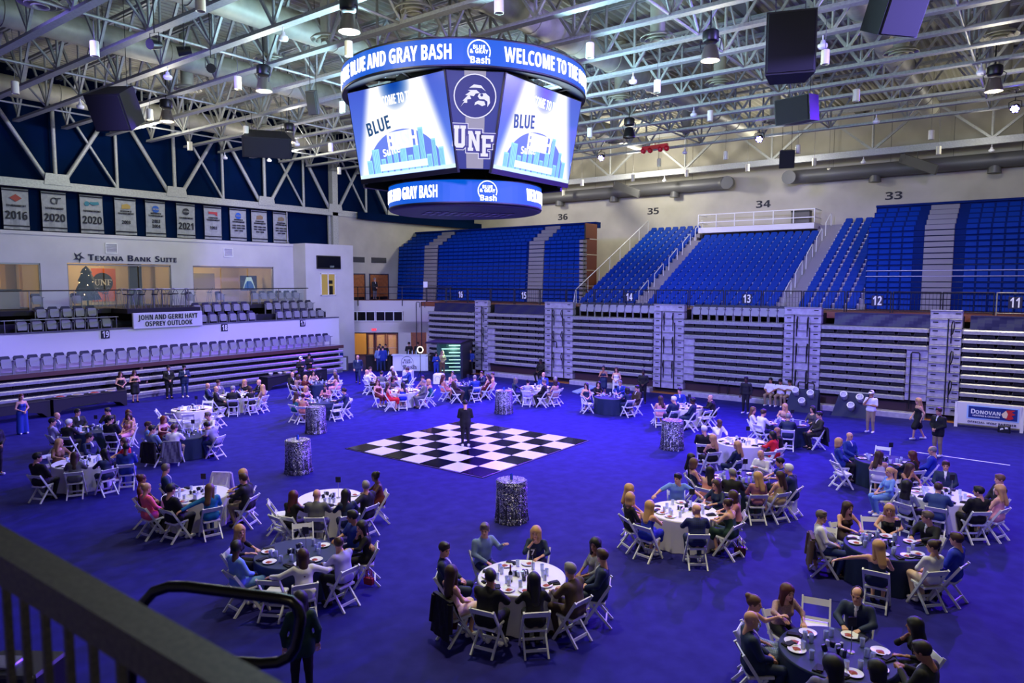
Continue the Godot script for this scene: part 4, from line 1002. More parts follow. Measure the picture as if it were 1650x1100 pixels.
func disc_of(r: float, seg := 28, inner := 0.0) -> PackedVector2Array:
	var p := PackedVector2Array()
	for k in seg:
		p.append(Vector2(sin(TAU * k / seg), cos(TAU * k / seg)) * r)
	return p


func ring_flat(q: MB, r0: float, r1: float, z: float, a0 := 0.0, a1 := TAU, seg := 32) -> MB:
	for k in seg:
		var w := lerpf(a0, a1, float(k) / seg)
		var u := lerpf(a0, a1, float(k + 1) / seg)
		q.quad(Vector3(sin(w) * r0, cos(w) * r0, z), Vector3(sin(w) * r1, cos(w) * r1, z), Vector3(sin(u) * r1, cos(u) * r1, z), Vector3(sin(u) * r0, cos(u) * r0, z))
	return q


func board_band(t: Node3D, r: float, y0: float, y1: float, blue: Material, black: Material, white: Material, size: float, squeeze: float, times: int, ahead: float) -> void:
	var q := MB.new()
	var seg := 72
	for k in seg:
		var a := TAU * k / seg
		var b := TAU * (k + 1) / seg
		var p := Vector3(sin(a) * r, 0, cos(a) * r)
		var s := Vector3(sin(b) * r, 0, cos(b) * r)
		q.quad(p + Vector3(0, y0, 0), p + Vector3(0, y1, 0), s + Vector3(0, y1, 0), s + Vector3(0, y0, 0))
	obj("ribbon_screen", q.mesh(), blue, t)
	obj("ribbon_housing", MB.new().lathe([Vector2(r - 0.5, y1 + 0.02), Vector2(r, y1 + 0.06), Vector2(r + 0.015, y1 + 0.03), Vector2(r - 0.02, y1 - 0.02), Vector2(r - 0.02, y0 + 0.02), Vector2(r + 0.015, y0 - 0.03), Vector2(r - 0.02, y0 - 0.09), Vector2(r - 0.5, y0 - 0.02)], 72).mesh(), black, t)
	# the welcome message repeats round the ring with a round badge in each gap
	var c := deg_to_rad(40.56) + ahead
	for k in times:
		var w := c + TAU * k / times
		bent("WELCOME TO THE BLUE AND GRAY BASH", size, r + 0.01, (y0 + y1) / 2.0 - size * 0.03, w + PI / times, white, t, squeeze)
		badge(t, Transform3D(Basis(Vector3.UP, w), Basis(Vector3.UP, w) * Vector3(0, 0, r + 0.03) + Vector3(0, (y0 + y1) / 2.0, 0)), (y1 - y0) * 0.5, white)


func badge(t: Node3D, xf: Transform3D, r: float, white: Material) -> void:
	# round badge: a ring with «BLUE AND GRAY» stacked inside and «Bash» written across its foot
	var q := MB.new()
	ring_flat(q, r * 0.86, r * 0.95, 0.0, -2.3, 2.0)
	for l in [["BLUE", 0.36, 0.30], ["& GRAY", 0.02, 0.30], ["Bash", -0.66, 0.52]]:
		var a := arrays_of(letters(l[0], r * l[2], 0.02))
		q.add(a, Transform3D(Basis(), Vector3(r * (0.08 if l[0] == "Bash" else 0.0), r * l[1], 0)))
	var o := obj("badge", q.mesh(), white, t)
	o.transform = xf


func screen_picture() -> ImageTexture:
	# what the big screens show: two white beams, a blue hill of towers, a dark slot of title
	var w := 512
	var h := 328
	var im := Image.create(w, h, false, Image.FORMAT_RGB8)
	for y in h:
		for x in w:
			var u := float(x) / w
			var v := float(y) / h
			var c := Color(0.26, 0.36, 0.80).lerp(Color(0.40, 0.55, 0.95), v)
			# beams widen upwards from the lower corners and fill the middle with white
			var left := 0.02 + 0.22 * (1.0 - v) - 0.02
			var right := 1.0 - left * 0.9
			var soft := smoothstep(left - 0.05, left + 0.05, u) * (1.0 - smoothstep(right - 0.05, right + 0.05, u))
			c = c.lerp(Color(1, 1, 1), soft)
			# blue haze above the middle
			var ex := (u - 0.5) / 0.17
			var ey := (v - 0.0) / 0.30
			if ex * ex + ey * ey < 1.0:
				c = c.lerp(Color(0.30, 0.47, 0.75), (1.0 - ex * ex - ey * ey) * 1.4)
			# the hill
			var hx := (u - 0.5) / 0.40
			var hy := (v - 1.0) / 0.50
			if hx * hx + hy * hy < 1.0 and v > 0.5:
				c = Color(0.42, 0.52, 0.92)
			im.set_pixel(x, y, c)
	# towers
	var towers := [[0.10, 0.80, 0.06], [0.17, 0.68, 0.08], [0.26, 0.80, 0.05], [0.33, 0.74, 0.05], [0.40, 0.66, 0.05], [0.47, 0.60, 0.07], [0.55, 0.80, 0.05], [0.61, 0.70, 0.06], [0.68, 0.52, 0.05], [0.74, 0.82, 0.05], [0.80, 0.66, 0.04], [0.86, 0.76, 0.05]]
	for t in towers:
		var x0 := int(t[0] * w)
		var y0 := int(t[1] * h)
		im.fill_rect(Rect2i(x0, y0, int(t[2] * w), int(0.96 * h) - y0), Color(0.62, 0.90, 0.97))
		for k in 4:
			im.fill_rect(Rect2i(x0 + 3 + k * int(t[2] * w / 4.5), y0 + 6, 2, int(0.93 * h) - y0), Color(0.40, 0.66, 0.86))
	im.fill_rect(Rect2i(int(0.24 * w), int(0.86 * h), int(0.5 * w), int(0.08 * h)), Color(0.93, 0.97, 1))
	im.fill_rect(Rect2i(0, int(0.96 * h), w, int(0.04 * h)), Color(0.85, 0.97, 0.97))
	# pale block of the main title
	im.fill_rect(Rect2i(int(0.40 * w), int(0.52 * h), int(0.22 * w), int(0.20 * h)), Color(0.93, 0.95, 1))
	return ImageTexture.create_from_image(im)


func build_scoreboard() -> void:
	var t := thing("scoreboard", "huge centre-hung video board with a blue ribbon ring above and below", "scoreboard", SB)
	var black := mat("board_black", Color(0.02, 0.022, 0.028), 0.5)
	var steel := mat("board_steel", Color(0.5, 0.5, 0.5), 0.4, 0.5)
	var blue := glow("ribbon_blue", Color(0.0, 0.37, 0.87), 0.95)
	var white := glow("letter_white", Color(0.95, 0.96, 1.0), 2.2)
	board_band(t, 4.3, 12.58, 13.32, blue, black, white, 0.43, 0.64, 3, 0.098)
	board_band(t, 2.75, 8.72, 9.42, blue, black, white, 0.40, 0.50, 2, 0.26)
	# what carries it: rings, hoists, floor of the lower ring
	var fr := MB.new()
	for k in 8:
		var a := TAU * k / 8 + 0.2
		var d := Vector3(sin(a), 0, cos(a))
		fr.tube(d * 0.6 + Vector3(0, 13.3, 0), d * 4.2 + Vector3(0, 12.9, 0), 0.05, -1, 6)
		fr.tube(d * 3.4 + Vector3(0, 12.5, 0), d * 4.25 + Vector3(0, 12.6, 0), 0.05, -1, 6)
		fr.tube(d * 2.4 + Vector3(0, 9.6, 0), d * 2.65 + Vector3(0, 9.2, 0), 0.05, -1, 6)
	obj("frame", fr.mesh(), black, t)
	obj("core", MB.new().lathe([Vector2(0.001, 13.3), Vector2(2.6, 13.2), Vector2(2.9, 12.5), Vector2(2.2, 9.5), Vector2(2.2, 9.3), Vector2(0.001, 9.3)], 8).mesh(), black, t)
	for q in [[-1.5, -1.5], [1.5, -1.5], [1.5, 1.5], [-1.5, 1.5]]:
		obj("hoist_cable", MB.new().tube(Vector3(q[0], 13.2, q[1]), Vector3(q[0], 14.35, q[1]), 0.03, -1, 6).mesh(), steel, t)
	obj("underside", MB.new().lathe([Vector2(2.72, 8.72), Vector2(2.72, 8.62), Vector2(2.6, 8.58), Vector2(0.001, 8.56)], 48).mesh(), mat("board_floor", Color(0.16, 0.14, 0.20), 0.5), t)
	var und := MB.new()
	var ub := Basis(Vector3.UP, deg_to_rad(55.0))
	for row in 2:
		for k in 11:
			und.bar(ub * Vector3(-1.5 + 0.3 * k, 0, -0.5 + row * 0.75) + Vector3(0, 8.55, 0), ub * Vector3(-1.42 + 0.3 * k, 0, -0.02 + row * 0.75) + Vector3(0, 8.55, 0), 0.12, 0.02)
	obj("underside_lettering", und.mesh(), mat("board_letters", Color(0.6, 0.58, 0.62), 0.5), t)
	# four screens, leaning in towards the floor
	var pic := mat("screen_picture", Color(0.02, 0.02, 0.02), 0.3)
	pic.emission_enabled = true
	pic.emission_texture = screen_picture()
	pic.emission_energy_multiplier = 1.12
	pic.emission = Color.WHITE
	pic.emission_operator = BaseMaterial3D.EMISSION_OP_MULTIPLY
	var sky := glow("screen_sky_ink", Color(0.16, 0.34, 0.55), 0.9)
	var pale := glow("screen_white_ink", Color(1, 1, 1), 1.6)
	for k in 4:
		var side := Basis(Vector3.UP, k * PI / 2)
		var lo := side * Vector3(0, 9.65, 3.0)
		var up := (side * Vector3(0, 12.44, 3.53) - lo)
		var h := up.length()
		var y := up.normalized()
		var x := side * Vector3.RIGHT
		var z := x.cross(y)
		var xf := Transform3D(Basis(x, y, z), lo)
		var s := obj("video_screen", MB.new().box(Vector3(0, h / 2, -0.02), Vector3(4.36, h, 0.04)).mesh(), black, t)
		s.mesh = MB.new().span(Vector3(-2.22, -0.16, -0.12), Vector3(2.22, h + 0.03, -0.01)).mesh()
		s.transform = xf
		var p := obj("picture", (func():
			var q := MB.new()
			q.quad(Vector3(-2.18, 0, 0), Vector3(-2.18, h, 0), Vector3(2.18, h, 0), Vector3(2.18, 0, 0))
			return q.mesh()).call(), pic, s)
		for l in [["BLUE", 0.42, sky, Vector3(-0.95, 1.62, 0.01), 0.14, 0.8], ["WELCOME TO THE", 0.30, pale, Vector3(-0.1, 2.35, 0.01), 0.0, 0.55], ["BASH", 0.5, pale, Vector3(0.05, 1.08, 0.01), 0.0, 0.8], ["Suite", 0.24, pale, Vector3(-0.5, 0.78, 0.01), 0.1, 1.0]]:
			var o := obj("lettering", letters(l[0], l[1], 0.01), l[2], s)
			o.transform = Transform3D(Basis(Vector3.BACK, l[4]) * Basis().scaled(Vector3(l[5], 1, 1)), l[3])
	# corner panels with the bird badge and the three letters
	var navy := mat("panel_navy", Color(0.06, 0.15, 0.20), 0.5)
	var lit := glow("panel_white", Color(0.80, 0.78, 0.86), 0.55)
	var badge_navy := mat("badge_navy", Color(0.0, 0.09, 0.16), 0.5)
	for k in 4:
		var side := Basis(Vector3.UP, PI / 4 + k * PI / 2)
		var a := side * Vector3(0, 9.62, 3.62)
		var b := side * Vector3(0, 12.5, 4.02)
		var y := (b - a).normalized()
		var x := side * Vector3.RIGHT
		var xf := Transform3D(Basis(x, y, x.cross(y)), a)
		var h := (b - a).length()
		var p := obj("corner_panel", MB.new().poly(PackedVector2Array([Vector2(-0.6, 0), Vector2(0.6, 0), Vector2(0.98, h), Vector2(-0.98, h)]), 0.12).mesh(), navy, t)
		p.transform = xf
		obj("stripe", MB.new().poly(PackedVector2Array([Vector2(-0.25, 0.02), Vector2(0.27, 0.02), Vector2(0.33, h - 0.02), Vector2(-0.33, h - 0.02)]), 0.0, Transform3D(Basis(), Vector3(0, 0, 0.006))).mesh(), lit, p)
		var c := Vector3(0, h * 0.74, 0.02)
		obj("roundel", MB.new().poly(disc_of(0.66), 0.02, Transform3D(Basis(), c)).mesh(), badge_navy, p)
		var rim := MB.new()
		ring_flat(rim, 0.62, 0.655, 0.0)
		obj("roundel_rim", rim.mesh(), pale_panel(), p).position = c + Vector3(0, 0, 0.006)
		# bird head: crest of swept feathers, brow and eye, hooked beak
		var bird := MB.new()
		var outs := [
			[Vector2(-0.42, -0.30), Vector2(-0.30, -0.12), Vector2(-0.36, -0.12), Vector2(-0.20, 0.04), Vector2(-0.28, 0.05), Vector2(-0.12, 0.16), Vector2(-0.20, 0.19), Vector2(0.06, 0.20), Vector2(0.16, 0.12), Vector2(0.04, 0.10), Vector2(-0.02, 0.02), Vector2(-0.14, 0.04), Vector2(-0.10, -0.06), Vector2(-0.22, -0.08), Vector2(-0.22, -0.18), Vector2(-0.32, -0.18)],
			[Vector2(-0.16, 0.26), Vector2(-0.02, 0.36), Vector2(0.20, 0.34), Vector2(0.34, 0.18), Vector2(0.22, 0.26), Vector2(0.02, 0.27)],
			[Vector2(0.14, 0.10), Vector2(0.34, 0.12), Vector2(0.46, 0.02), Vector2(0.48, -0.16), Vector2(0.40, -0.28), Vector2(0.40, -0.12), Vector2(0.30, -0.06), Vector2(0.16, -0.06), Vector2(0.10, 0.02)],
			[Vector2(0.02, -0.16), Vector2(0.12, -0.10), Vector2(0.30, -0.12), Vector2(0.34, -0.22), Vector2(0.24, -0.26), Vector2(0.10, -0.20), Vector2(0.00, -0.24)]]
		for o in outs:
			bird.poly(PackedVector2Array(o), 0.015)
		obj("bird_head", bird.mesh(), pale_panel(), p).position = c + Vector3(-0.02, -0.02, 0.02)
		obj("bird_eye", MB.new().poly(disc_of(0.045, 12), 0.01).mesh(), badge_navy, p).position = c + Vector3(0.2, 0.04, 0.03)
		# the three block letters stepping down to the right: white rim, grey rim, white face
		var faces := [
			[Vector2(-0.46, 0.96), [[-0.19, 0.31], [-0.01, 0.31], [-0.01, 0.22], [-0.05, 0.22], [-0.05, -0.19], [0.05, -0.19], [0.05, 0.22], [0.01, 0.22], [0.01, 0.31], [0.19, 0.31], [0.19, 0.22], [0.16, 0.22], [0.16, -0.24], [0.09, -0.31], [-0.11, -0.31], [-0.17, -0.24], [-0.17, 0.22], [-0.19, 0.22]]],
			[Vector2(-0.02, 0.84), [[-0.19, 0.28], [-0.06, 0.28], [0.07, -0.02], [0.07, 0.19], [0.03, 0.19], [0.03, 0.28], [0.20, 0.28], [0.20, 0.19], [0.17, 0.19], [0.17, -0.28], [0.07, -0.28], [-0.07, 0.06], [-0.07, -0.19], [-0.03, -0.19], [-0.03, -0.28], [-0.20, -0.28], [-0.20, -0.19], [-0.17, -0.19], [-0.17, 0.19], [-0.19, 0.19]]],
			[Vector2(0.38, 0.70), [[-0.18, 0.30], [0.22, 0.30], [0.19, 0.12], [0.12, 0.12], [0.12, 0.20], [-0.04, 0.20], [-0.04, 0.06], [0.12, 0.06], [0.12, -0.04], [-0.04, -0.04], [-0.04, -0.21], [0.03, -0.21], [0.03, -0.30], [-0.20, -0.30], [-0.20, -0.21], [-0.15, -0.21], [-0.15, 0.21], [-0.18, 0.21]]]]
		for q in faces:
			var out := PackedVector2Array()
			for e in q[1]:
				out.append(Vector2(e[0], e[1]) * Vector2(0.98, 1.06))
			for g in [[0.075, 0.02, pale_panel(), "letter_rim"], [0.055, 0.03, mat("letter_grey", Color(0.16, 0.18, 0.22), 0.5), "letter_outline"], [0.0, 0.045, pale_panel(), "letter"]]:
				var shape := out
				if g[0] > 0.0:
					shape = Geometry2D.offset_polygon(out, g[0], Geometry2D.JOIN_MITER)[0]
				obj(g[3], MB.new().poly(shape, 0.012).mesh(), g[2], p).position = Vector3(q[0].x, q[0].y, g[1])


func pale_panel() -> Material:
	return glow("panel_letter", Color(0.95, 0.95, 1.0), 0.9)


func seat_proto() -> Node3D:
	# tip-up arena chair facing +z: grey shell, navy pads, arm posts
	var t := thing("stadium_seat", "", "stadium seat")
	var grey := mat("seat_shell", Color(0.52, 0.52, 0.55), 0.5)
	var navy := mat("seat_pad", Color(0.03, 0.05, 0.16), 0.6)
	obj("backrest", MB.new().poly(PackedVector2Array([Vector2(-0.21, 0.42), Vector2(0.21, 0.42), Vector2(0.22, 0.78), Vector2(0.17, 0.85), Vector2(-0.17, 0.85), Vector2(-0.22, 0.78)]), 0.06, Transform3D(Basis(Vector3.RIGHT, -0.15), Vector3(0, 0, -0.08))).mesh(), navy, t)
	obj("seat_bottom", MB.new().poly(PackedVector2Array([Vector2(-0.18, 0.30), Vector2(0.18, 0.30), Vector2(0.21, 0.42), Vector2(0.21, 0.66), Vector2(0.17, 0.72), Vector2(-0.17, 0.72), Vector2(-0.21, 0.66), Vector2(-0.21, 0.42)]), 0.09, Transform3D(Basis(Vector3.RIGHT, -0.12), Vector3(0, 0, 0.10))).mesh(), grey, t)
	for s in [-1, 1]:
		obj("arm_post", MB.new().bar(Vector3(0.26 * s, 0, -0.05), Vector3(0.26 * s, 0.62, -0.02), 0.03, 0.10, Vector3.BACK).bar(Vector3(0.26 * s, 0.62, -0.12), Vector3(0.26 * s, 0.64, 0.22), 0.05, 0.03).mesh(), grey, t)
	return t


func build_left_side() -> void:
	var alu := grained("bleacher_board", Color(0.62, 0.62, 0.64), 0.38, 0.35, noise_tex(21, 0.03, Color(0.85, 0.85, 0.85), Color(1, 1, 1)), 0.8)
	var dark := mat("bleacher_dark", Color(0.03, 0.03, 0.04), 0.7)
	var grey := mat("seat_shell", Color(0.52, 0.52, 0.55), 0.5)
	var wire := mat("seat_wire", Color(0.35, 0.34, 0.33), 0.4, 0.5)
	# closed bleacher along the left wall: four boards, dark recesses with folded seats, a deck with a row of chairs
	var b := thing("bleacher", "low closed bleacher along the left wall with a row of chairs on its deck", "bleacher")
	obj("backing", MB.new().span(Vector3(-38.9, 0, -31.2), Vector3(-38.1, 1.74, -3.0)).mesh(), dark, b)
	obj("deck", MB.new().span(Vector3(-38.97, 1.74, -31.2), Vector3(-37.65, 1.84, -3.0)).mesh(), alu, b)
	obj("deck_lip", MB.new().span(Vector3(-37.66, 1.66, -31.2), Vector3(-37.58, 1.86, -3.0)).mesh(), mat("rust_strip", Color(0.30, 0.16, 0.13), 0.6), b)
	for k in 4:
		var y := 0.36 + 0.385 * k
		obj("board", MB.new().cbox(Vector3(-37.84, y - 0.09, -17.1), Vector3(0.46, 0.18, 28.2), 0.05).mesh(), alu, b)
	obj("kick_panel", MB.new().span(Vector3(-38.0, 0.0, -31.2), Vector3(-37.75, 0.2, -3.0)).mesh(), alu, b)
	var fold := MB.new().poly(PackedVector2Array([Vector2(-0.24, -0.08), Vector2(0.24, -0.08), Vector2(0.2, 0.09), Vector2(-0.2, 0.09)]), 0.08, Transform3D(Basis(Vector3.UP, PI / 2), Vector3())).mesh()
	var rim := MB.new().pipe([Vector3(0.02, -0.08, 0.25), Vector3(0.03, 0.09, 0.2), Vector3(0.03, 0.1, -0.2), Vector3(0.02, -0.08, -0.25)], 0.014, 5).mesh()
	for k in 3:
		for i in 34:
			if i % 11 == 5 and k > 0:
				continue
			var s := obj("folded_seat", fold, dark, b)
			s.position = Vector3(-37.92, 0.52 + 0.385 * k, -11.2 - 0.58 * i)
			obj("seat_rim", rim, wire, s)
	var proto := seat_proto()
	for i in 34:
		var at := Vector3(-38.05, 1.84, -11.35 - 0.572 * i)
		var lab := "grey tip-up chair, %s from the left in the left bleacher's deck row" % nth(i)
		if i == 0:
			proto.position = at
			proto.rotation.y = PI / 2
			tag(proto, lab, "stadium seat", "chairs on the left bleacher deck")
		else:
			dup(proto, at, PI / 2, lab, "chairs on the left bleacher deck")
	# balcony: front wall, floor steps, chairs, rails
	var white := mat("balcony_white", Color(0.80, 0.79, 0.80), 0.8)
	var w := struct("wall_balcony", MB.new().span(Vector3(-39.3, 0, -32.0), Vector3(-39.0, 3.62, 8)).mesh(), white)
	w.set_meta("label", "pale front wall of the balcony above the left bleacher")
	struct("trim_2", MB.new().span(Vector3(-39.35, 3.62, -32.0), Vector3(-38.96, 3.68, 8)).mesh(), mat("balcony_cap", Color(0.30, 0.30, 0.36), 0.5))
	struct("floor", MB.new().span(Vector3(-41.2, 3.3, -32.0), Vector3(-39.3, 3.45, 8)).span(Vector3(-41.2, 3.45, -32.0), Vector3(-40.4, 4.0, 8)).mesh(), mat("balcony_floor", Color(0.06, 0.06, 0.12), 0.8))
	struct("wall_tower", MB.new().span(Vector3(-43.0, 0, -35.6), Vector3(-41.6, 8.8, -31.3)).mesh(), mat("white_painted_wall", Color.WHITE))
	var grp := "chairs on the balcony"
	for k in 7:
		dup(proto, Vector3(-39.75, 3.45, -13.2 - 0.65 * k), PI / 2, "grey tip-up chair, %s from the left in the balcony's front row" % nth(k), grp)
	for k in 5:
		dup(proto, Vector3(-40.7, 4.0, -14.4 - 0.6 * k), PI / 2, "grey tip-up chair, %s from the left in the balcony's second row" % nth(k), grp)
	for z in [-14.7, -16.6]:
		dup(proto, Vector3(-42.0, 4.65, z), PI / 2, "grey chair on the walkway below the suite name, %s" % ("left one" if z > -15 else "right one"), grp)
	for k in 6:
		dup(proto, Vector3(-39.75, 3.45, -22.5 - 0.65 * k), PI / 2, "grey tip-up chair, %s right of the name panel in the front row" % nth(k), grp)
		dup(proto, Vector3(-40.7, 4.0, -22.7 - 0.65 * k), PI / 2, "navy-backed chair, %s right of the name panel in the second row" % nth(k), grp)
	for z in [-23.0, -25.0]:
		dup(proto, Vector3(-42.0, 4.65, z), PI / 2, "grey chair on the walkway below the right suite opening, %s" % ("left one" if z > -24 else "right one"), grp)
	for k in 6:
		for r in 3:
			dup(proto, Vector3([-39.75, -40.7, -42.0][r], [3.45, 4.0, 4.65][r], -27.8 - 0.65 * k + 0.15 * r), PI / 2, "balcony chair by the tower, %s row, %s from the left" % [["front", "middle", "back"][r], nth(k)], grp)
	# name panel of the balcony
	var p := thing("name_panel", "white balcony panel reading JOHN AND GERRI HAYT OSPREY OUTLOOK", "sign", Vector3(-38.93, 3.6, -20.05), PI / 2)
	obj("panel", MB.new().cbox(Vector3(0, 0.41, -0.05), Vector3(3.9, 0.84, 0.14), 0.02).mesh(), mat("panel_paint", Color(0.84, 0.83, 0.86), 0.7), p)
	var ink := mat("sign_ink", Color(0.05, 0.05, 0.12), 0.6)
	write("lettering", "JOHN AND GERRI HAYT", 0.27, ink, p, Vector3(0, 0.58, 0.03), 0.0, 0.80)
	write("lettering", "OSPREY OUTLOOK", 0.27, ink, p, Vector3(0, 0.22, 0.03), 0.0, 0.82)
	for s in [["19", -16.69, "leftmost"], ["18", -23.4, "right of the name panel"], ["17", -28.98, "rightmost"]]:
		var q := thing("section_sign", "small navy sign, number %s, on the balcony front, %s" % [s[0], s[2]], "sign", Vector3(-38.97, 3.38, s[1]), PI / 2, "numbers on the balcony front")
		obj("plate", MB.new().cbox(Vector3(0, 0, -0.015), Vector3(0.42, 0.42, 0.04), 0.01).mesh(), mat("sign_navy", Color(0.02, 0.03, 0.12), 0.5), q)
		write("digits", s[0], 0.32, mat("sign_white", Color(0.9, 0.9, 0.9), 0.5), q, Vector3(0, 0, 0.015), 0.0, 0.7)
	# rails
	var rail := mat("rail_grey", Color(0.55, 0.55, 0.58), 0.35, 0.6)
	var r := thing("glass_rail", "long glass rail with dark top bar in front of the suites", "railing", Vector3(-41.25, 4.65, 0))
	obj("top_bar", MB.new().tube(Vector3(0, 1.0, -31.2), Vector3(0, 1.0, -10.0), 0.03, -1, 8).mesh(), mat("rail_dark", Color(0.12, 0.12, 0.14), 0.4, 0.3), r)
	var gl := mat("suite_glass", Color.WHITE)
	for k in 9:
		var z := -12.0 - 2.1 * k
		obj("rail_post", MB.new().bar(Vector3(0, 0, z), Vector3(0, 1.0, z), 0.04, 0.04).mesh(), rail, r)
		obj("pane", MB.new().span(Vector3(-0.008, 0.1, z - 2.0), Vector3(0.008, 0.96, z - 0.1)).mesh(), gl, r)
	var r2 := thing("handrail", "pale pipe handrail on the steps at the left end of the balcony", "railing", Vector3(-39.5, 3.5, -12.6))
	obj("rail", MB.new().pipe([Vector3(0, 0.75, -5.0), Vector3(0, 0.75, 0.3), Vector3(-0.3, 0.78, 0.6), Vector3(-1.4, 1.3, 0.6)], 0.025, 6).mesh(), rail, r2)
	for z in [-4.9, -2.2, 0.2]:
		obj("rail_post", MB.new().tube(Vector3(0, 0, z), Vector3(0, 0.75, z), 0.02, -1, 6).mesh(), rail, r2)
	for k in 3:
		var q := thing("handrail", "short pipe handrail on the steps at the left picture edge, %s" % ["front", "middle", "back"][k], "railing", Vector3(-40.0 - 0.6 * k, 3.6 + 0.3 * k, -12.2), 0.0, "step handrails at the left edge")
		obj("rail", MB.new().pipe([Vector3(0.35, 0, 0), Vector3(0.35, 0.7, 0), Vector3(-0.25, 1.0, 0), Vector3(-0.25, 0.2, 0)], 0.022, 6).mesh(), rail, q)
	# name of the suite on the wall with its star of five blades
	var nm := thing("suite_name", "dark lettering TEXANA BANK SUITE with a star emblem on the white wall", "sign", Vector3(-42.98, 7.45, -19.5), PI / 2)
	var nb := mat("name_ink", Color(0.06, 0.08, 0.22), 0.5)
	var xx := -1.82
	for q in [["T", 0.34], ["EXANA", 0.26], ["B", 0.34], ["ANK", 0.26], ["S", 0.34], ["UITE", 0.26]]:
		var me := letters(q[0], q[1], 0.03)
		var wd: float = me.get_aabb().size.x * 1.32
		var o := obj("lettering", me, nb, nm)
		o.transform = Transform3D(Basis().scaled(Vector3(1.32, 1, 1)), Vector3(xx + wd / 2, (q[1] - 0.3) / 2.0, 0.02))
		xx += wd + (0.04 if q[0].length() == 1 else 0.26)
	var star := MB.new()
	for k in 5:
		var a := TAU * k / 5
		var f := func(x: float, y: float) -> Vector2: return Vector2(x, y).rotated(-a)
		star.poly(PackedVector2Array([f.call(-0.10, 0.10), f.call(0.16, 0.28), f.call(0.06, 0.06)]), 0.03, Transform3D(Basis(), Vector3(-2.3, 0.02, 0.03)))
	obj("star_emblem", star.mesh(), nb, nm)
	for q in [[-18.95, "left of the suite name's middle"], [-26.25, "above the right suite opening"]]:
		var v := thing("wall_vent", "square white-framed wall grille %s" % q[1], "vent", Vector3(-42.97, 8.02, q[0]), PI / 2, "square grilles on the suite wall")
		var fm := MB.new()
		for e in [[0, 0.27, 0.66, 0.05], [0, -0.27, 0.66, 0.05], [0.31, 0, 0.05, 0.5], [-0.31, 0, 0.05, 0.5]]:
			fm.box(Vector3(e[0], e[1], 0), Vector3(e[2], e[3], 0.04))
		obj("frame", fm.mesh(), mat("sign_white", Color.WHITE), v)
		for k in 6:
			obj("slat", MB.new().bar(Vector3(-0.28, -0.2 + 0.08 * k, 0), Vector3(0.28, -0.2 + 0.08 * k, 0), 0.01, 0.05, Vector3(0, 1, 1).normalized()).mesh(), mat("panel_paint", Color.WHITE), v)
	build_suites()
	# truss in the plane of the left wall
	var steel := mat("painted_roof_steel", Color.WHITE)
	var t := thing("wall_truss", "deep pale truss with crossed members over the banners on the left wall", "truss", Vector3(-43.1, 0, 0))
	obj("bottom_chord", MB.new().span(Vector3(-0.2, 11.05, -46.0), Vector3(0.2, 11.48, 6)).mesh(), steel, t)
	obj("column", MB.new().span(Vector3(-0.25, 8.78, -35.35), Vector3(0.2, 15.6, -34.85)).mesh(), steel, t)
	obj("column", MB.new().span(Vector3(-0.15, 8.78, -34.8), Vector3(0.0, 11.1, -34.6)).mesh(), steel, t)
	var nodes := [-9.6, -16.3, -22.9, -29.2, -35.1, -41.0]
	for i in nodes.size():
		var z: float = nodes[i]
		if i != 4:
			obj("vertical", MB.new().tube(Vector3(0, 11.45, z), Vector3(0, 17.0, z), 0.11, -1, 8).mesh(), steel, t)
		obj("gusset", MB.new().poly(PackedVector2Array([Vector2(-0.65, 0), Vector2(0.65, 0), Vector2(0.55, 0.6), Vector2(-0.55, 0.6)]), 0.06, Transform3D(Basis(Vector3.UP, PI / 2), Vector3(0.24, 11.3, z))).mesh(), steel, t)
		for s in [-1.0, 1.0]:
			obj("diagonal", MB.new().tube(Vector3(0, 11.45, z + 0.35 * s), Vector3(0, 16.4, z + 3.4 * s), 0.12, -1, 8).mesh(), steel, t)
		obj("diagonal", MB.new().tube(Vector3(0, 11.45, z - 3.2), Vector3(0, 17.0, z + 0.3), 0.075, -1, 8).mesh(), steel, t)
		obj("vertical", MB.new().tube(Vector3(0, 11.45, z - 3.2), Vector3(0, 17.0, z - 3.2), 0.09, -1, 8).mesh(), steel, t)
	var pole := obj("flagpole", MB.new().tube(Vector3(-43.05, 8.78, -30.9), Vector3(-43.05, 11.05, -30.9), 0.045, -1, 8).lathe([Vector2(0.001, 8.9), Vector2(0.12, 8.86), Vector2(0.12, 8.78)], 10, Vector3(-43.05, 0, -30.9)).mesh(), rail)
	tag(pole, "thin upright pole rising from the end of the white suite wall", "pole")
	# banners
	var cloth := grained("banner_cloth", Color(0.62, 0.63, 0.65), 0.8, 0.0, noise_tex(25, 0.02, Color(0.85, 0.85, 0.85), Color(1, 1, 1)), 0.6)
	var bn := mat("banner_navy", Color(0.03, 0.05, 0.12), 0.7)
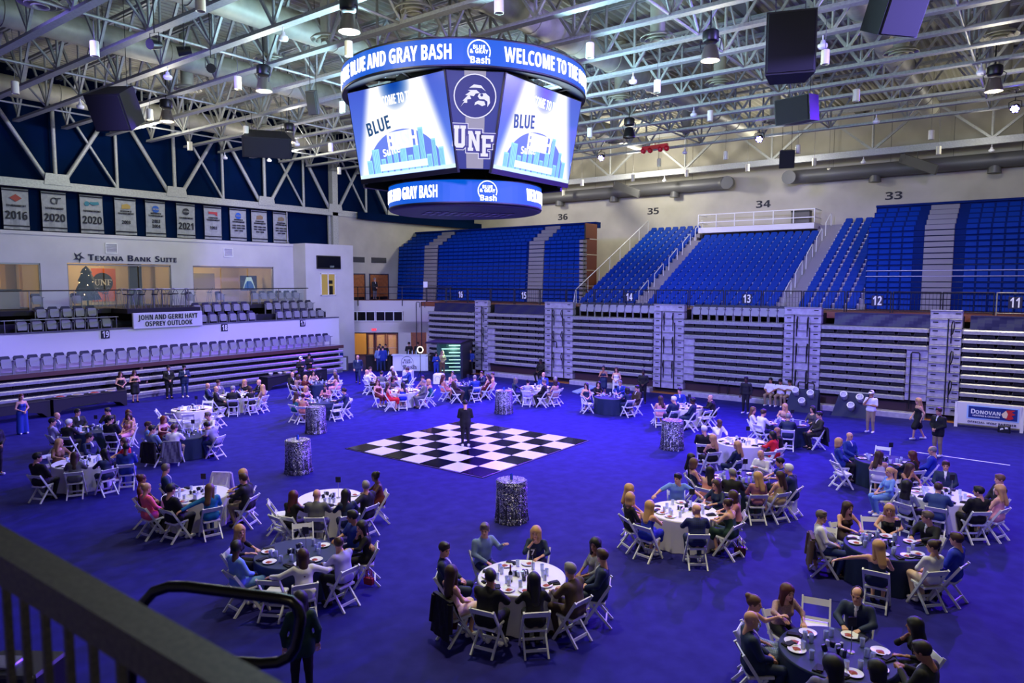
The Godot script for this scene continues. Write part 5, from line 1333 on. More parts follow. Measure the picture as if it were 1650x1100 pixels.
	# years and the emblem's shape for each
	var bs := [[-14.4, "2016", "", "diamond", Color(0.55, 0.16, 0.13), "leftmost, with a red diamond emblem and the year 2016"], [-16.2, "2020", "", "hook", Color(0.06, 0.08, 0.18), "with a dark hooked emblem and the year 2020"], [-18.1, "2020", "", "wave", Color(0.10, 0.42, 0.50), "with a teal and green emblem and the year 2020"], [-19.95, "2003", "DIVISION II", "sun", Color(0.62, 0.52, 0.26), "with a yellow script emblem and the year 2003"], [-21.7, "2003", "DIVISION II", "disc", Color(0.05, 0.30, 0.65), "with a blue round emblem and two years"], [-23.6, "2021", "", "disc", Color(0.05, 0.07, 0.16), "with a dark round emblem and the year 2021"], [-25.4, "1993", "CHAMPIONS", "flag", Color(0.65, 0.18, 0.22), "with a red emblem and the year 1993"], [-27.2, "", "DIVISION II", "disc", Color(0.05, 0.32, 0.70), "with a blue round emblem and three rows of years"], [-28.8, "", "CHAMPIONS", "sun", Color(0.50, 0.40, 0.30), "second from the right, with three rows of years"], [-30.5, "", "CHAMPIONS", "sun", Color(0.48, 0.42, 0.32), "rightmost, beside the thin pole"]]
	for i in bs.size():
		var q: Array = bs[i]
		var k := thing("banner", "grey hanging banner %s" % q[5], "banner", Vector3(-43.28, 8.85, q[0]), PI / 2, "banners under the left truss")
		var m := MB.new()
		var last := []
		for r3 in 9:
			var y := 2.1 - 2.1 * r3 / 8.0
			var row := []
			for c in 9:
				var x := -0.6 + 1.2 * c / 8.0
				row.append(Vector3(x * (1.0 - 0.02 * sin(PI * r3 / 8.0)), y, 0.05 + 0.025 * sin(x * 9.0 + i + y * 1.3) * (r3 / 8.0 + 0.3)))
			if last.size():
				for c in 8:
					m.quad(row[c], last[c], last[c + 1], row[c + 1])
			last = row
		obj("cloth", m.mesh(), cloth, k)
		for y in [0.14, 1.98]:
			obj("stripe", MB.new().span(Vector3(-0.6, y, 0.085), Vector3(0.6, y + 0.07, 0.095)).mesh(), bn, k)
		obj("hem_bar", MB.new().tube(Vector3(-0.63, 2.12, 0.04), Vector3(0.63, 2.12, 0.04), 0.03, -1, 8).mesh(), bn, k)
		var em := mat("emblem_%d" % i, q[4], 0.6)
		var e := MB.new()
		match q[3]:
			"diamond": e.poly(PackedVector2Array([Vector2(-0.28, 0), Vector2(0, -0.2), Vector2(0.28, 0), Vector2(0, 0.2)]), 0.01)
			"disc": e.poly(disc_of(0.21), 0.01)
			"hook":
				ring_flat(e, 0.12, 0.19, 0.0, -3.4, 0.6, 16)
				e.poly(PackedVector2Array([Vector2(0.0, 0.16), Vector2(0.34, 0.2), Vector2(0.34, 0.13), Vector2(0.2, 0.1), Vector2(0.14, -0.16), Vector2(0.08, -0.16), Vector2(0.12, 0.1)]), 0.01)
			"wave":
				e.poly(disc_of(0.13), 0.01, Transform3D(Basis(), Vector3(-0.25, 0, 0)))
				e.poly(PackedVector2Array([Vector2(-0.1, 0.1), Vector2(0.35, 0.14), Vector2(0.4, 0.0), Vector2(0.1, -0.06), Vector2(-0.1, 0)]), 0.01)
			"flag": e.poly(PackedVector2Array([Vector2(-0.3, 0.13), Vector2(0.3, 0.13), Vector2(0.3, -0.16), Vector2(0.1, -0.02), Vector2(-0.3, -0.02)]), 0.01)
			_: e.poly(PackedVector2Array([Vector2(-0.24, -0.14), Vector2(0.24, -0.1), Vector2(0.28, 0.06), Vector2(0.08, 0.18), Vector2(-0.22, 0.1)]), 0.01)
		obj("emblem", e.mesh(), em, k).position = Vector3(0, 1.62, 0.10)
		if q[3] == "disc":
			write("lettering", "NCAA" if q[4].b > 0.4 else "ASUN", 0.1, cloth, k, Vector3(0, 1.62, 0.115))
		write("lettering", "TOURNAMENT", 0.1, bn, k, Vector3(0, 1.22, 0.10), 0.0, 0.95)
		if q[2]:
			write("lettering", q[2], 0.09, bn, k, Vector3(0, 1.36, 0.10), 0.0, 0.9)
		if q[1] == "2003" or q[1] == "1993":
			write("year", q[1], 0.2, bn, k, Vector3(0, 0.72 if i != 4 else 0.9, 0.10), 0.0, 0.8)
			if i == 4:
				write("year", "2004", 0.2, bn, k, Vector3(0, 0.6, 0.10), 0.0, 0.8)
		elif q[1]:
			write("year", q[1], 0.42, bn, k, Vector3(0, 0.72, 0.10), 0.0, 0.8)
		else:
			for y in 3:
				write("year", "1993 1994 1995" if y < 2 else "1997 1998", 0.1, bn, k, Vector3(0, 0.98 - 0.17 * y, 0.10), 0.0, 0.95)


func build_suites() -> void:
	# what can be seen inside the suites
	var t := thing("wall_panel", "orange wall panel with a dark round badge reading UNF in the middle suite", "panel", Vector3(-47.97, 4.85, -20.6), PI / 2)
	obj("board", MB.new().cbox(Vector3(0, 1.05, 0), Vector3(1.45, 2.1, 0.05), 0.01).mesh(), mat("orange_panel", Color(0.80, 0.36, 0.06), 0.6), t)
	obj("badge", MB.new().poly(disc_of(0.62), 0.03, Transform3D(Basis(), Vector3(-0.1, 1.2, 0.06))).mesh(), mat("badge_dark", Color(0.10, 0.11, 0.13), 0.6), t)
	obj("lettering", letters("UNF", 0.36, 0.03, "Droid Serif"), mat("badge_letters", Color(0.75, 0.74, 0.68), 0.6), t).position = Vector3(-0.1, 1.2, 0.09)
	var tree := thing("decorated_tree", "dark decorated tree with lights and baubles in the middle suite", "tree", Vector3(-45.3, 4.65, -18.5))
	obj("foliage", MB.new().lathe([Vector2(0.001, 2.4), Vector2(0.2, 2.2), Vector2(0.3, 2.0), Vector2(0.25, 1.95), Vector2(0.45, 1.5), Vector2(0.35, 1.45), Vector2(0.6, 0.9), Vector2(0.5, 0.85), Vector2(0.7, 0.4), Vector2(0.1, 0.35)], 14, Vector3.ZERO, 0.1, 7, 2.4).mesh(), mat("fir_green", Color(0.03, 0.05, 0.03), 0.9), tree)
	obj("trunk", MB.new().tube(Vector3(0, 0, 0), Vector3(0, 0.5, 0), 0.06).mesh(), mat("bark", Color(0.15, 0.1, 0.07), 0.9), tree)
	var bulb := MB.new().lathe([Vector2(0.001, 0.035), Vector2(0.03, 0.02), Vector2(0.03, -0.02), Vector2(0.001, -0.035)], 8).mesh()
	for k in 26:
		var a := k * 2.4
		var h := 0.5 + 1.8 * k / 26.0
		obj("light_bulb", bulb, glow("fairy_light", Color(1.0, 0.85, 0.6), 6.0), tree).position = Vector3(sin(a), 0, cos(a)) * (0.72 - 0.25 * h) + Vector3(0, h, 0)
	var pic := thing("wall_art", "speckled black and white wall picture in the right suite", "picture", Vector3(-47.97, 5.65, -27.3), PI / 2)
	obj("canvas", MB.new().cbox(Vector3(0, 0.5, 0), Vector3(1.7, 1.1, 0.05), 0.01).mesh(), grained("speckle", Color.WHITE, 0.7, 0.0, noise_tex(31, 0.2, Color(0.02, 0.02, 0.02), Color(0.95, 0.9, 0.8), 128, 1), 1.2), pic)
	var tv := thing("television", "wall television showing a white and blue picture in the right suite", "television", Vector3(-45.0, 5.45, -29.0), PI / 2)
	obj("casing", MB.new().cbox(Vector3(0, 0.55, -0.04), Vector3(1.3, 1.05, 0.08), 0.02).mesh(), mat("board_black", Color.WHITE), tv)
	obj("screen", MB.new().span(Vector3(-0.58, 0.1, 0.0), Vector3(0.58, 1.0, 0.012)).mesh(), glow("tv_navy", Color(0.02, 0.06, 0.13), 0.6), tv)
	obj("screen_image", MB.new().poly(PackedVector2Array([Vector2(-0.5, 0.12), Vector2(0.5, 0.12), Vector2(0.2, 0.97), Vector2(-0.2, 0.97)]), 0.004, Transform3D(Basis(), Vector3(0, 0, 0.018))).mesh(), glow("tv_pale", Color(0.75, 0.85, 0.85), 0.7), tv)
	obj("screen_image", MB.new().poly(PackedVector2Array([Vector2(-0.42, 0.12), Vector2(0.42, 0.12), Vector2(0.32, 0.45), Vector2(0.15, 0.7), Vector2(-0.15, 0.7), Vector2(-0.32, 0.45)]), 0.004, Transform3D(Basis(), Vector3(0, 0, 0.024))).mesh(), glow("tv_blue", Color(0.05, 0.30, 0.60), 0.8), tv)
	var cw := MB.new()
	for k in 3:
		cw.span(Vector3(-47.1, 4.65, -14.0 - 0.95 * k), Vector3(-47.0, 7.4, -13.75 - 0.95 * k))
	var col := obj("wall_column", cw.mesh(), mat("warm_wall_light", Color(0.85, 0.7, 0.45), 0.6))
	tag(col, "pale upright wall strips in the left suite", "column")
	var ctr := thing("counter", "pale counter in the left suite behind the glass", "counter", Vector3(-44.6, 4.65, -12.9), PI / 2)
	obj("front", MB.new().cbox(Vector3(0, 0.5, 0), Vector3(3.6, 1.0, 0.5), 0.02).mesh(), mat("counter_front", Color(0.6, 0.52, 0.42), 0.6), ctr)
	obj("worktop", MB.new().cbox(Vector3(0, 1.03, 0), Vector3(3.8, 0.06, 0.65), 0.015).mesh(), mat("counter_top", Color(0.25, 0.22, 0.2), 0.3), ctr)
	var drk := obj("wall_panel", MB.new().span(Vector3(-46.2, 4.65, -22.05), Vector3(-46.0, 7.5, -21.3)).mesh(), mat("dark_partition", Color(0.13, 0.12, 0.12), 0.7))
	tag(drk, "dark partition in the middle suite right of the orange panel", "panel")
	# high tables and stools on the walkway above the name panel
	var metal := mat("stool_metal", Color(0.5, 0.5, 0.55), 0.3, 0.7)
	var seat := mat("stool_seat", Color(0.05, 0.05, 0.08), 0.6)
	for k in 2:
		var hb := thing("high_table", "long high table on the walkway above the name panel, %s" % ["left one", "right one"][k], "table", Vector3(-40.3, 4.65, -19.2 - 1.9 * k), 0.0, "high tables on the balcony")
		obj("tabletop", MB.new().cbox(Vector3(0, 1.05, 0), Vector3(0.6, 0.04, 1.6), 0.01).mesh(), mat("stool_top", Color(0.7, 0.7, 0.75), 0.4), hb)
		for s in [-0.7, 0.7]:
			obj("leg", MB.new().tube(Vector3(0, 0, s), Vector3(0, 1.04, s), 0.035).mesh(), metal, hb)
	var st := thing("bar_stool", "metal bar stool above the name panel, front side, first from the left", "stool", Vector3(-39.75, 4.65, -18.4), 0.0, "bar stools on the balcony")
	obj("seat", MB.new().lathe([Vector2(0.001, 0.78), Vector2(0.17, 0.78), Vector2(0.19, 0.74), Vector2(0.001, 0.72)], 14).mesh(), seat, st)
	obj("backrest", MB.new().pipe([Vector3(-0.02, 0.75, -0.18), Vector3(0.2, 1.05, -0.14), Vector3(0.22, 1.08, 0), Vector3(0.2, 1.05, 0.14), Vector3(-0.02, 0.75, 0.18)], 0.02, 6).mesh(), metal, st)
	for k in 4:
		var a := PI / 4 + k * PI / 2
		obj("leg", MB.new().tube(Vector3(sin(a) * 0.22, 0, cos(a) * 0.22), Vector3(sin(a) * 0.1, 0.74, cos(a) * 0.1), 0.014, -1, 6).mesh(), metal, st)
	var sp := [[-39.75, -19.0], [-39.75, -19.7], [-39.75, -20.6], [-39.75, -21.4], [-40.9, -18.7], [-40.9, -19.5], [-40.9, -20.8], [-40.9, -21.5]]
	for k in 8:
		dup(st, Vector3(sp[k][0], 4.65, sp[k][1]), 0.3 if k < 4 else PI, "metal bar stool above the name panel, %s side, %s from the left" % ["front" if k < 4 else "back", nth(k + 1 if k < 4 else k - 4)])
	sp = [[-44.8, -18.7], [-44.8, -19.3], [-44.8, -20.0], [-45.0, -24.9], [-45.0, -26.0]]
	for k in 5:
		dup(st, Vector3(sp[k][0], 4.65, sp[k][1]), 0.6, "metal bar stool inside the suites, %s from the left" % nth(k), "bar stools in the suites")


const SECTIONS := [[-34.3, -30.1, -30.1, "far left", 1], [-29.0, -24.5, -24.5, "second from the left", 1], [-22.45, -17.2, -17.2, "left of the middle stairs", 2], [-15.4, -10.2, -10.2, "right of the middle stairs", 2], [-8.45, -3.95, -4.8, "fourth from the left", 1], [-2.72, 4.0, 4.0, "at the right edge", 1]]


func build_far_side() -> void:
	var alu := mat("bleacher_board", Color.WHITE)
	var panel := grained("bleacher_panel", Color(0.66, 0.64, 0.70), 0.5, 0.1, noise_tex(41, 0.02, Color(0.85, 0.85, 0.85), Color(1, 1, 1)), 0.6)
	var dark := mat("bleacher_dark", Color.WHITE)
	var wire := mat("seat_wire", Color.WHITE)
	var black := mat("rail_black", Color(0.02, 0.02, 0.025), 0.45)
	var vinyl := mat("cover_vinyl", Color(0.045, 0.06, 0.22), 0.5)
	var fold := MB.new().poly(PackedVector2Array([Vector2(-0.25, -0.06), Vector2(0.25, -0.06), Vector2(0.21, 0.10), Vector2(-0.21, 0.10)]), 0.10).mesh()
	var rim := MB.new().pipe([Vector3(-0.26, -0.07, 0.02), Vector3(-0.21, 0.11, 0.03), Vector3(0.21, 0.12, 0.03), Vector3(0.26, -0.07, 0.02)], 0.013, 5).mesh()
	var loop := MB.new().pipe([Vector3(0, -0.35, 0), Vector3(0, 0.45, 0.02), Vector3(0.05, 0.62, 0.1), Vector3(0.12, 0.60, 0.3), Vector3(0.14, 0.40, 0.42), Vector3(0.06, 0.1, 0.10), Vector3(0, 0.0, 0.02)], 0.024, 6).mesh()
	var proto_used := false
	for i in SECTIONS.size():
		var s: Array = SECTIONS[i]
		var x0: float = s[0]
		var x1: float = s[1]
		var b := thing("bleacher_section", "closed far bleacher section with folded dark seats, %s" % s[3], "bleacher", Vector3((x0 + x1) / 2.0, 0, -36.0), 0.0, "closed bleacher sections on the far side")
		var w := x1 - x0
		obj("backing", MB.new().span(Vector3(-w / 2, 0.6, -1.0), Vector3(w / 2, 4.05, -0.30)).mesh(), dark, b)
		obj("deck", MB.new().span(Vector3(-w / 2, 3.96, -1.0), Vector3(w / 2, 4.06, 0.02)).mesh(), alu, b)
		for k in 9:
			var y := 0.98 + 0.385 * k
			var xa := -w / 2
			var xb := w / 2
			if i == 4 and k < 6:
				xb -= 0.85
			if i in [1, 3] and k < 6:
				xa += 0.6
			obj("board", MB.new().cbox(Vector3((xa + xb) / 2, y - 0.095, -0.14), Vector3(xb - xa, 0.19, 0.46), 0.05).mesh(), alu, b)
			for e in [[-w / 2, xa], [xb, w / 2]]:
				if e[1] - e[0] > 0.1:
					obj("stair_panel", MB.new().cbox(Vector3((e[0] + e[1]) / 2, y - 0.02, -0.2), Vector3(e[1] - e[0], 0.32, 0.36), 0.02).mesh(), panel, b)
					obj("stair_nosing", MB.new().cbox(Vector3((e[0] + e[1]) / 2, y + 0.165, -0.14), Vector3(e[1] - e[0], 0.045, 0.34), 0.01).mesh(), alu, b)
			if k == 8:
				continue
			var n := int((xb - xa - 0.1) / 0.56)
			for j in n:
				var f := obj("folded_seat", fold, dark, b)
				f.position = Vector3(lerpf(xa, xb, (j + 0.5) / n), y + 0.10, -0.02)
				obj("seat_rim", rim, wire, f)
		obj("kick_panel", MB.new().span(Vector3(-w / 2, 0.0, -0.5), Vector3(w / 2, 0.62, -0.34)).mesh(), mat("kick_brown", Color(0.20, 0.11, 0.10), 0.6), b)
		obj("bottom_step", MB.new().cbox(Vector3(0, 0.13, 0.12), Vector3(w, 0.26, 0.5), 0.03).mesh(), panel, b)
		if s[4] == 1:
			var q := thing("bleacher_cover", "dark navy vinyl cover over the top row of the bleacher section %s" % s[3], "cover", Vector3((x0 + x1) / 2.0 + (0.3 if i < 5 else 0.0), 4.08, -36.05), 0.0, "navy covers on the far bleachers")
			var m := MB.new()
			var last := []
			var cw := w - 0.55
			for r in 5:
				var row := []
				for c in 25:
					var x := -cw / 2 + cw * c / 24.0
					row.append(Vector3(x, 0.56 - 0.14 * r, 0.02 * sin(x * 5.0 + r) + 0.05 * r / 4.0))
				if last.size():
					for c in 24:
						m.quad(row[c], last[c], last[c + 1], row[c + 1])
				last = row
			obj("front_sheet", m.mesh(), vinyl, q)
			obj("top_sheet", MB.new().span(Vector3(-cw / 2, 0.54, -0.8), Vector3(cw / 2, 0.57, 0.03)).mesh(), vinyl, q)
		else:
			var sp := seat_proto()
			var n := 10 if i == 2 else 11
			for j in n:
				var at := Vector3(lerpf(x0 + 0.55, x1 - 0.2, float(j) / (n - 1)), 4.06, -36.35)
				var lab := "grey tip-up chair, %s in the row above the bleacher %s" % [nth(j), s[3]]
				if j == 0:
					sp.position = at
					tag(sp, lab, "stadium seat", "chairs above the bleacher section %s" % s[3])
				else:
					dup(sp, at, 0.0, lab, "chairs above the bleacher section %s" % s[3])
	# stairs between the sections: plain panels with dark slots and looped handrails
	var ais := [[-30.1, -29.0, "first from the left"], [-24.5, -22.45, "second from the left"], [-17.2, -15.4, "third from the left"], [-10.2, -8.45, "fourth from the left"], [-3.95, -2.72, "beside the right picture edge"]]
	for i in ais.size():
		var a: Array = ais[i]
		var w: float = a[1] - a[0]
		var t := thing("bleacher_stairs", "folded stair bay of lavender panels between bleacher sections, %s" % a[2], "stairs", Vector3((a[0] + a[1]) / 2.0, 0, -36.0), 0.0, "folded stair bays on the far side")
		for k in 12:
			var y := 0.28 + 0.385 * k
			if y > 4.6:
				break
			obj("panel", MB.new().cbox(Vector3(0, y + 0.16, -0.2), Vector3(w - 0.02, 0.32, 0.36), 0.02).mesh(), panel, t)
			obj("nosing", MB.new().cbox(Vector3(0, y + 0.345, -0.14), Vector3(w - 0.02, 0.045, 0.34), 0.01).mesh(), alu, t)
			var sl := MB.new()
			for e in ([-0.36, 0.36] if w > 1.5 else [-0.32, 0.36]):
				sl.box(Vector3(w * e, y + 0.22, -0.015), Vector3(0.2, 0.05, 0.02))
			obj("slot", sl.mesh(), dark, t)
		obj("backing", MB.new().span(Vector3(-w / 2, 0, -1.0), Vector3(w / 2, 4.6, -0.4)).mesh(), dark, t)
		var nr := 1 if w < 1.5 else 2
		for r in nr:
			var x := (r - (nr - 1) / 2.0) * w * 0.42 + (0.1 if nr == 1 else 0.0)
			obj("rail_post", MB.new().tube(Vector3(x, 0.3, 0.06), Vector3(x, 4.5 - 0.6 * r, 0.06), 0.026, -1, 6).mesh(), black, t)
			for k in 3:
				obj("looped_rail", loop, black, t).position = Vector3(x - 0.12 * (2 * r - 1), 1.2 + 1.3 * k, 0.02)
	# more posts of folded rails in front of the sections
	for p in [[-30.6, 0.6, 4.0, 2], [-24.9, 0.7, 3.9, 3], [-23.9, 0.2, 2.4, 4], [-17.7, 0.8, 2.0, 5], [-13.4, 0.25, 1.1, 6], [-12.9, 0.25, 1.1, 7], [-9.4, 0.25, 1.15, 8], [-9.0, 0.25, 1.15, 9], [-4.6, 0.4, 2.9, 10], [-34.9, 1.0, 4.6, 1], [-35.4, 1.0, 4.6, 0]]:
		var o := obj("rail_post", MB.new().tube(Vector3(0, p[1], 0), Vector3(0, p[2], 0), 0.03, -1, 6).pipe([Vector3(0, p[2], 0), Vector3(0.04, p[2] + 0.08, 0), Vector3(0.3, p[2] + 0.08, 0), Vector3(0.34, p[2], 0), Vector3(0.34, p[2] - 0.3, 0)], 0.026, 6).mesh(), black)
		o.position = Vector3(p[0], 0, -35.94)
		tag(o, "black folded handrail against the far bleachers, %s from the left" % nth(p[3]), "handrail", "folded black handrails on the far bleachers")
	# rail along the concourse with its number plates
	var rl := thing("concourse_rail", "long black barred rail along the concourse above the far bleachers", "railing", Vector3(0, 4.66, -37.15))
	var n := 0
	var x := -35.6
	while x < 8.0:
		var q := MB.new().tube(Vector3(x, 0, 0), Vector3(x, 1.0, 0), 0.03, -1, 6).tube(Vector3(x, 0.98, 0), Vector3(x + 1.9, 0.98, 0), 0.03, -1, 6).tube(Vector3(x + 1.9, 0, 0), Vector3(x + 1.9, 1.0, 0), 0.03, -1, 6).tube(Vector3(x, 0.1, 0), Vector3(x + 1.9, 0.1, 0), 0.02, -1, 6)
		obj("rail_frame", q.mesh(), mat("rail_pale", Color(0.6, 0.58, 0.5), 0.4, 0.4) if x > -2.4 else black, rl)
		var bars := MB.new()
		for k in range(1, 13):
			bars.tube(Vector3(x + 1.9 * k / 13.0, 0.1, 0), Vector3(x + 1.9 * k / 13.0, 0.98, 0), 0.009, -1, 4, false)
		var o := obj("bars", bars.mesh(), black, rl)
		x += 2.0
		n += 1
	for s in [["16", -32.24, "leftmost"], ["15", -26.84, "second from the left"], ["14", -19.28, "third from the left"], ["13", -12.42, "fourth from the left"], ["12", -6.26, "fifth from the left"], ["11", -0.94, "rightmost"]]:
		var q := thing("section_sign", "navy sign, number %s, on the concourse rail, %s" % [s[0], s[2]], "sign", Vector3(s[1], 5.22, -37.08), 0.0, "numbers on the concourse rail")
		obj("plate", MB.new().cbox(Vector3(0, 0, -0.02), Vector3(0.5, 0.5, 0.03), 0.01).mesh(), mat("sign_navy", Color.WHITE), q)
		write("digits", s[0], 0.42, mat("sign_white", Color.WHITE), q, Vector3(0, 0, 0.0), 0.0, 0.62)
	var w1 := obj("notice", MB.new().cbox(Vector3(-35.6, 5.9, -37.1), Vector3(0.4, 0.42, 0.03), 0.01).mesh(), mat("sign_white", Color.WHITE))
	tag(w1, "small white notice above the left end of the concourse rail", "sign")
	build_banks()
	build_far_floor()


func bank_seat(blue: Material) -> Array:
	# one closed seat of the upper banks: [pad mesh, shell mesh]
	var pad := MB.new().poly(PackedVector2Array([Vector2(-0.23, 0), Vector2(0.23, 0), Vector2(0.22, 0.2), Vector2(0.15, 0.255), Vector2(-0.15, 0.255), Vector2(-0.22, 0.2)]), 0.10, Transform3D(Basis(Vector3.RIGHT, -0.35), Vector3(0, 0, 0.02)))
	return [pad.mesh()]


func build_banks() -> void:
	var blue := mat("bank_blue", Color(0.0, 0.20, 0.55), 0.5)
	var shell := mat("bank_blue_dark", Color(0.0, 0.12, 0.36), 0.5)
	blue.metallic_specular = 0.25
	shell.metallic_specular = 0.15
	var step := mat("bank_step", Color(0.52, 0.50, 0.50), 0.6)
	var nose := mat("bank_nosing", Color(0.75, 0.74, 0.72), 0.4, 0.3)
	var ply := mat("bank_plywood", Color(0.48, 0.25, 0.12), 0.6)
	var seat: Mesh = bank_seat(blue)[0]
	# two closed telescopic banks
	for bk in [["left", -42.9, -25.3, [[-39.9, -38.5], [-29.6, -28.3]], 0.50], ["right", -7.6, 6.0, [[-4.98, -3.68]], 0.53]]:
		var t := thing("seating_bank", "tall closed bank of blue seats on the %s of the far side" % bk[0], "seating bank", Vector3(0, 4.66, -41.3), 0.0, "closed blue seating banks")
		var n := 19
		var copies := []
		for k in n:
			var y := 0.29 * k
			var z := -0.02 * k if k < 15 else -0.3 - 0.5 * (k - 14)
			var row := MB.new().span(Vector3(bk[1], y, z - 0.6), Vector3(bk[2], y + 0.27, z - 0.05))
			obj("row_riser", row.mesh(), shell, t)
			for a in bk[3]:
				obj("aisle_step", MB.new().cbox(Vector3((a[0] + a[1]) / 2.0, y + 0.14, z - 0.02), Vector3(a[1] - a[0], 0.24, 0.14), 0.02).mesh(), step, t)
			if k in [5, 6] and bk[0] == "right":
				obj("row_nosing", MB.new().span(Vector3(bk[1], y + 0.27, z - 0.12), Vector3(bk[2], y + 0.30, z - 0.03)).mesh(), nose, t)
			var c: int = int((bk[2] - bk[1]) / bk[4])
			for j in c:
				var x: float = lerpf(bk[1], bk[2], (j + 0.5) / c)
				var free := true
				for a in bk[3]:
					if x > a[0] - 0.2 and x < a[1] + 0.2:
						free = false
				if free:
					copies.append(Vector3(x, y + 0.02, z))
		if bk[0] == "right":
			var kept := copies.slice(0, 0)
			for p in copies:
				if p.x < 0.6 and kept.size() < 290:
					obj("seat", seat, blue, t).position = p
					kept.append(p)
			copies = copies.filter(func(p: Vector3) -> bool: return not kept.has(p))
		if copies.size():
			var mm := MultiMesh.new()
			mm.transform_format = MultiMesh.TRANSFORM_3D
			mm.mesh = seat
			mm.instance_count = copies.size()
			for k in copies.size():
				mm.set_instance_transform(k, Transform3D(Basis(), copies[k]))
			var mi := MultiMeshInstance3D.new()
			mi.multimesh = mm
			mi.material_override = blue
			mi.name = "seats"
			mi.set_meta("kind", "stuff")
			t.add_child(mi)
		obj("back_cover", MB.new().span(Vector3(bk[1], 5.50, -2.9), Vector3(bk[2], 5.62, -2.2)).mesh(), shell, t)
		if bk[0] == "left":
			for k in 5:
				obj("end_panel", MB.new().span(Vector3(bk[2], 0.1 + 1.08 * k, -2.3), Vector3(bk[2] + 0.06, 1.12 + 1.08 * k, -0.75)).mesh(), ply, t)
			for k in 15:
				obj("end_step", MB.new().span(Vector3(bk[2], 0.29 * k, -0.55), Vector3(bk[2] + 0.3, 0.29 * k + 0.2, -0.05)).mesh(), step, t)
			obj("end_post", MB.new().span(Vector3(bk[2], 0, -0.75), Vector3(bk[2] + 0.08, 5.3, -0.68)).mesh(), mat("rail_black", Color.WHITE), t)
	# the fixed slope between them
	var f := thing("seating_slope", "long stepped slope of blue seats between the two closed banks", "seating bank", Vector3(0, 4.66, -40.4))
	var n := 20
	var st := [[-20.7, -19.95, -21.5, -20.8], [-11.95, -10.9, -12.5, -11.4]]
	var blocks := [[-24.9, -20.75], [-19.9, -12.0], [-10.85, -7.8]]
	var sd := MB.new().poly(PackedVector2Array([Vector2(-0.23, 0.05), Vector2(0.23, 0.05), Vector2(0.22, 0.36), Vector2(0.16, 0.42), Vector2(-0.16, 0.42), Vector2(-0.22, 0.36)]), 0.07, Transform3D(Basis(Vector3.RIGHT, -0.2), Vector3(0, 0, -0.28)))
	sd.poly(PackedVector2Array([Vector2(-0.2, 0.05), Vector2(0.2, 0.05), Vector2(0.21, 0.24), Vector2(-0.21, 0.24)]), 0.12, Transform3D(Basis(Vector3.RIGHT, -0.3), Vector3(0, 0, -0.12)))
	var slope_seat := sd.mesh()
	var spots := []
	for k in n:
		var y := 0.275 * k
		var z := -0.55 * k
		for e in ([[-25.0, -7.5]] if k < 17 else [[-25.0, -20.45], [-12.25, -7.75]]):
			obj("tread", MB.new().span(Vector3(e[0], y - 0.3, z - 0.56), Vector3(e[1], y, z)).mesh(), step, f)
		for b in blocks:
			if k > 16 and b[0] == -19.9:
				continue
			obj("row_nosing", MB.new().span(Vector3(b[0], y - 0.02, z - 0.02), Vector3(b[1], y + 0.02, z + 0.02)).mesh(), nose, f)
			var c := int((b[1] - b[0]) / 0.52)
			if k > 16 and b[0] == -19.9:
				continue
			for j in c:
				spots.append(Vector3(lerpf(b[0], b[1], (j + 0.5) / c), y, z - 0.12))
	for p in spots.slice(0, 298):
		obj("seat", slope_seat, blue, f).position = p
	var mm := MultiMesh.new()
	mm.transform_format = MultiMesh.TRANSFORM_3D
	mm.mesh = slope_seat
	mm.instance_count = spots.size() - 298
	for k in mm.instance_count:
		mm.set_instance_transform(k, Transform3D(Basis(), spots[298 + k]))
	var mi := MultiMeshInstance3D.new()
	mi.multimesh = mm
	mi.material_override = blue
	mi.name = "seats"
	mi.set_meta("kind", "stuff")
	f.add_child(mi)
	obj("back_filler", MB.new().span(Vector3(-25.0, -0.1, -11.55), Vector3(-7.75, 5.2, -11.2)).mesh(), step, f)
	# white stair rails
	var wr := mat("rail_white", Color(0.85, 0.85, 0.85), 0.4)
	var g := thing("stair_rail", "white handrail climbing the left edge of the blue slope", "railing", Vector3(-25.0, 4.66, -40.4), 0.0, "white rails on the slope")
	obj("rail", MB.new().pipe([Vector3(0, 0.1, 0.2), Vector3(0, 0.9, 0.0), Vector3(0, 6.2, -10.7)], 0.03, 6).mesh(), wr, g)
	for k in 8:
		var e := k / 7.0
		obj("rail_post", MB.new().tube(Vector3(0, 5.3 * e, -0.1 - 10.6 * e), Vector3(0, 0.92 + 5.28 * e, -0.1 - 10.6 * e), 0.025, -1, 6).mesh(), wr, g)
	for q in [[-20.35, "left stairs of the blue slope"], [-11.5, "right stairs of the blue slope"]]:
		for k in 5:
			var h := thing("stair_rail", "short white handrail on the %s, %s" % [q[1], ["lowest", "second from the bottom", "middle", "second from the top", "topmost"][k]], "railing", Vector3(q[0], 4.66 + 1.1 * k, -40.4 - 2.2 * k), 0.0, "white rails on the slope")
			obj("rail", MB.new().pipe([Vector3(0, 0.0, 0.0), Vector3(0, 0.85, -0.05), Vector3(0, 1.5, -1.2), Vector3(0, 1.55, -1.35), Vector3(0, 0.75, -1.4)], 0.028, 6).mesh(), wr, h)
	# camera platform at the top of the slope
	var p := thing("camera_platform", "white-railed platform on top of the blue slope below number 34", "platform", Vector3(-16.35, 9.62, -49.75))
	obj("base", MB.new().span(Vector3(-4.0, 0, -1.8), Vector3(4.0, 0.38, 0)).mesh(), mat("panel_paint", Color.WHITE), p)
	for y in [0.75, 1.08, 1.3]:
		if y != 1.08:
			obj("rail", MB.new().bar(Vector3(-4, y, 0), Vector3(4, y, 0), 0.05, 0.06).bar(Vector3(-4, y, 0), Vector3(-4, y, -1.7), 0.05, 0.06).bar(Vector3(4, y, 0), Vector3(4, y, -1.7), 0.05, 0.06).mesh(), wr, p)
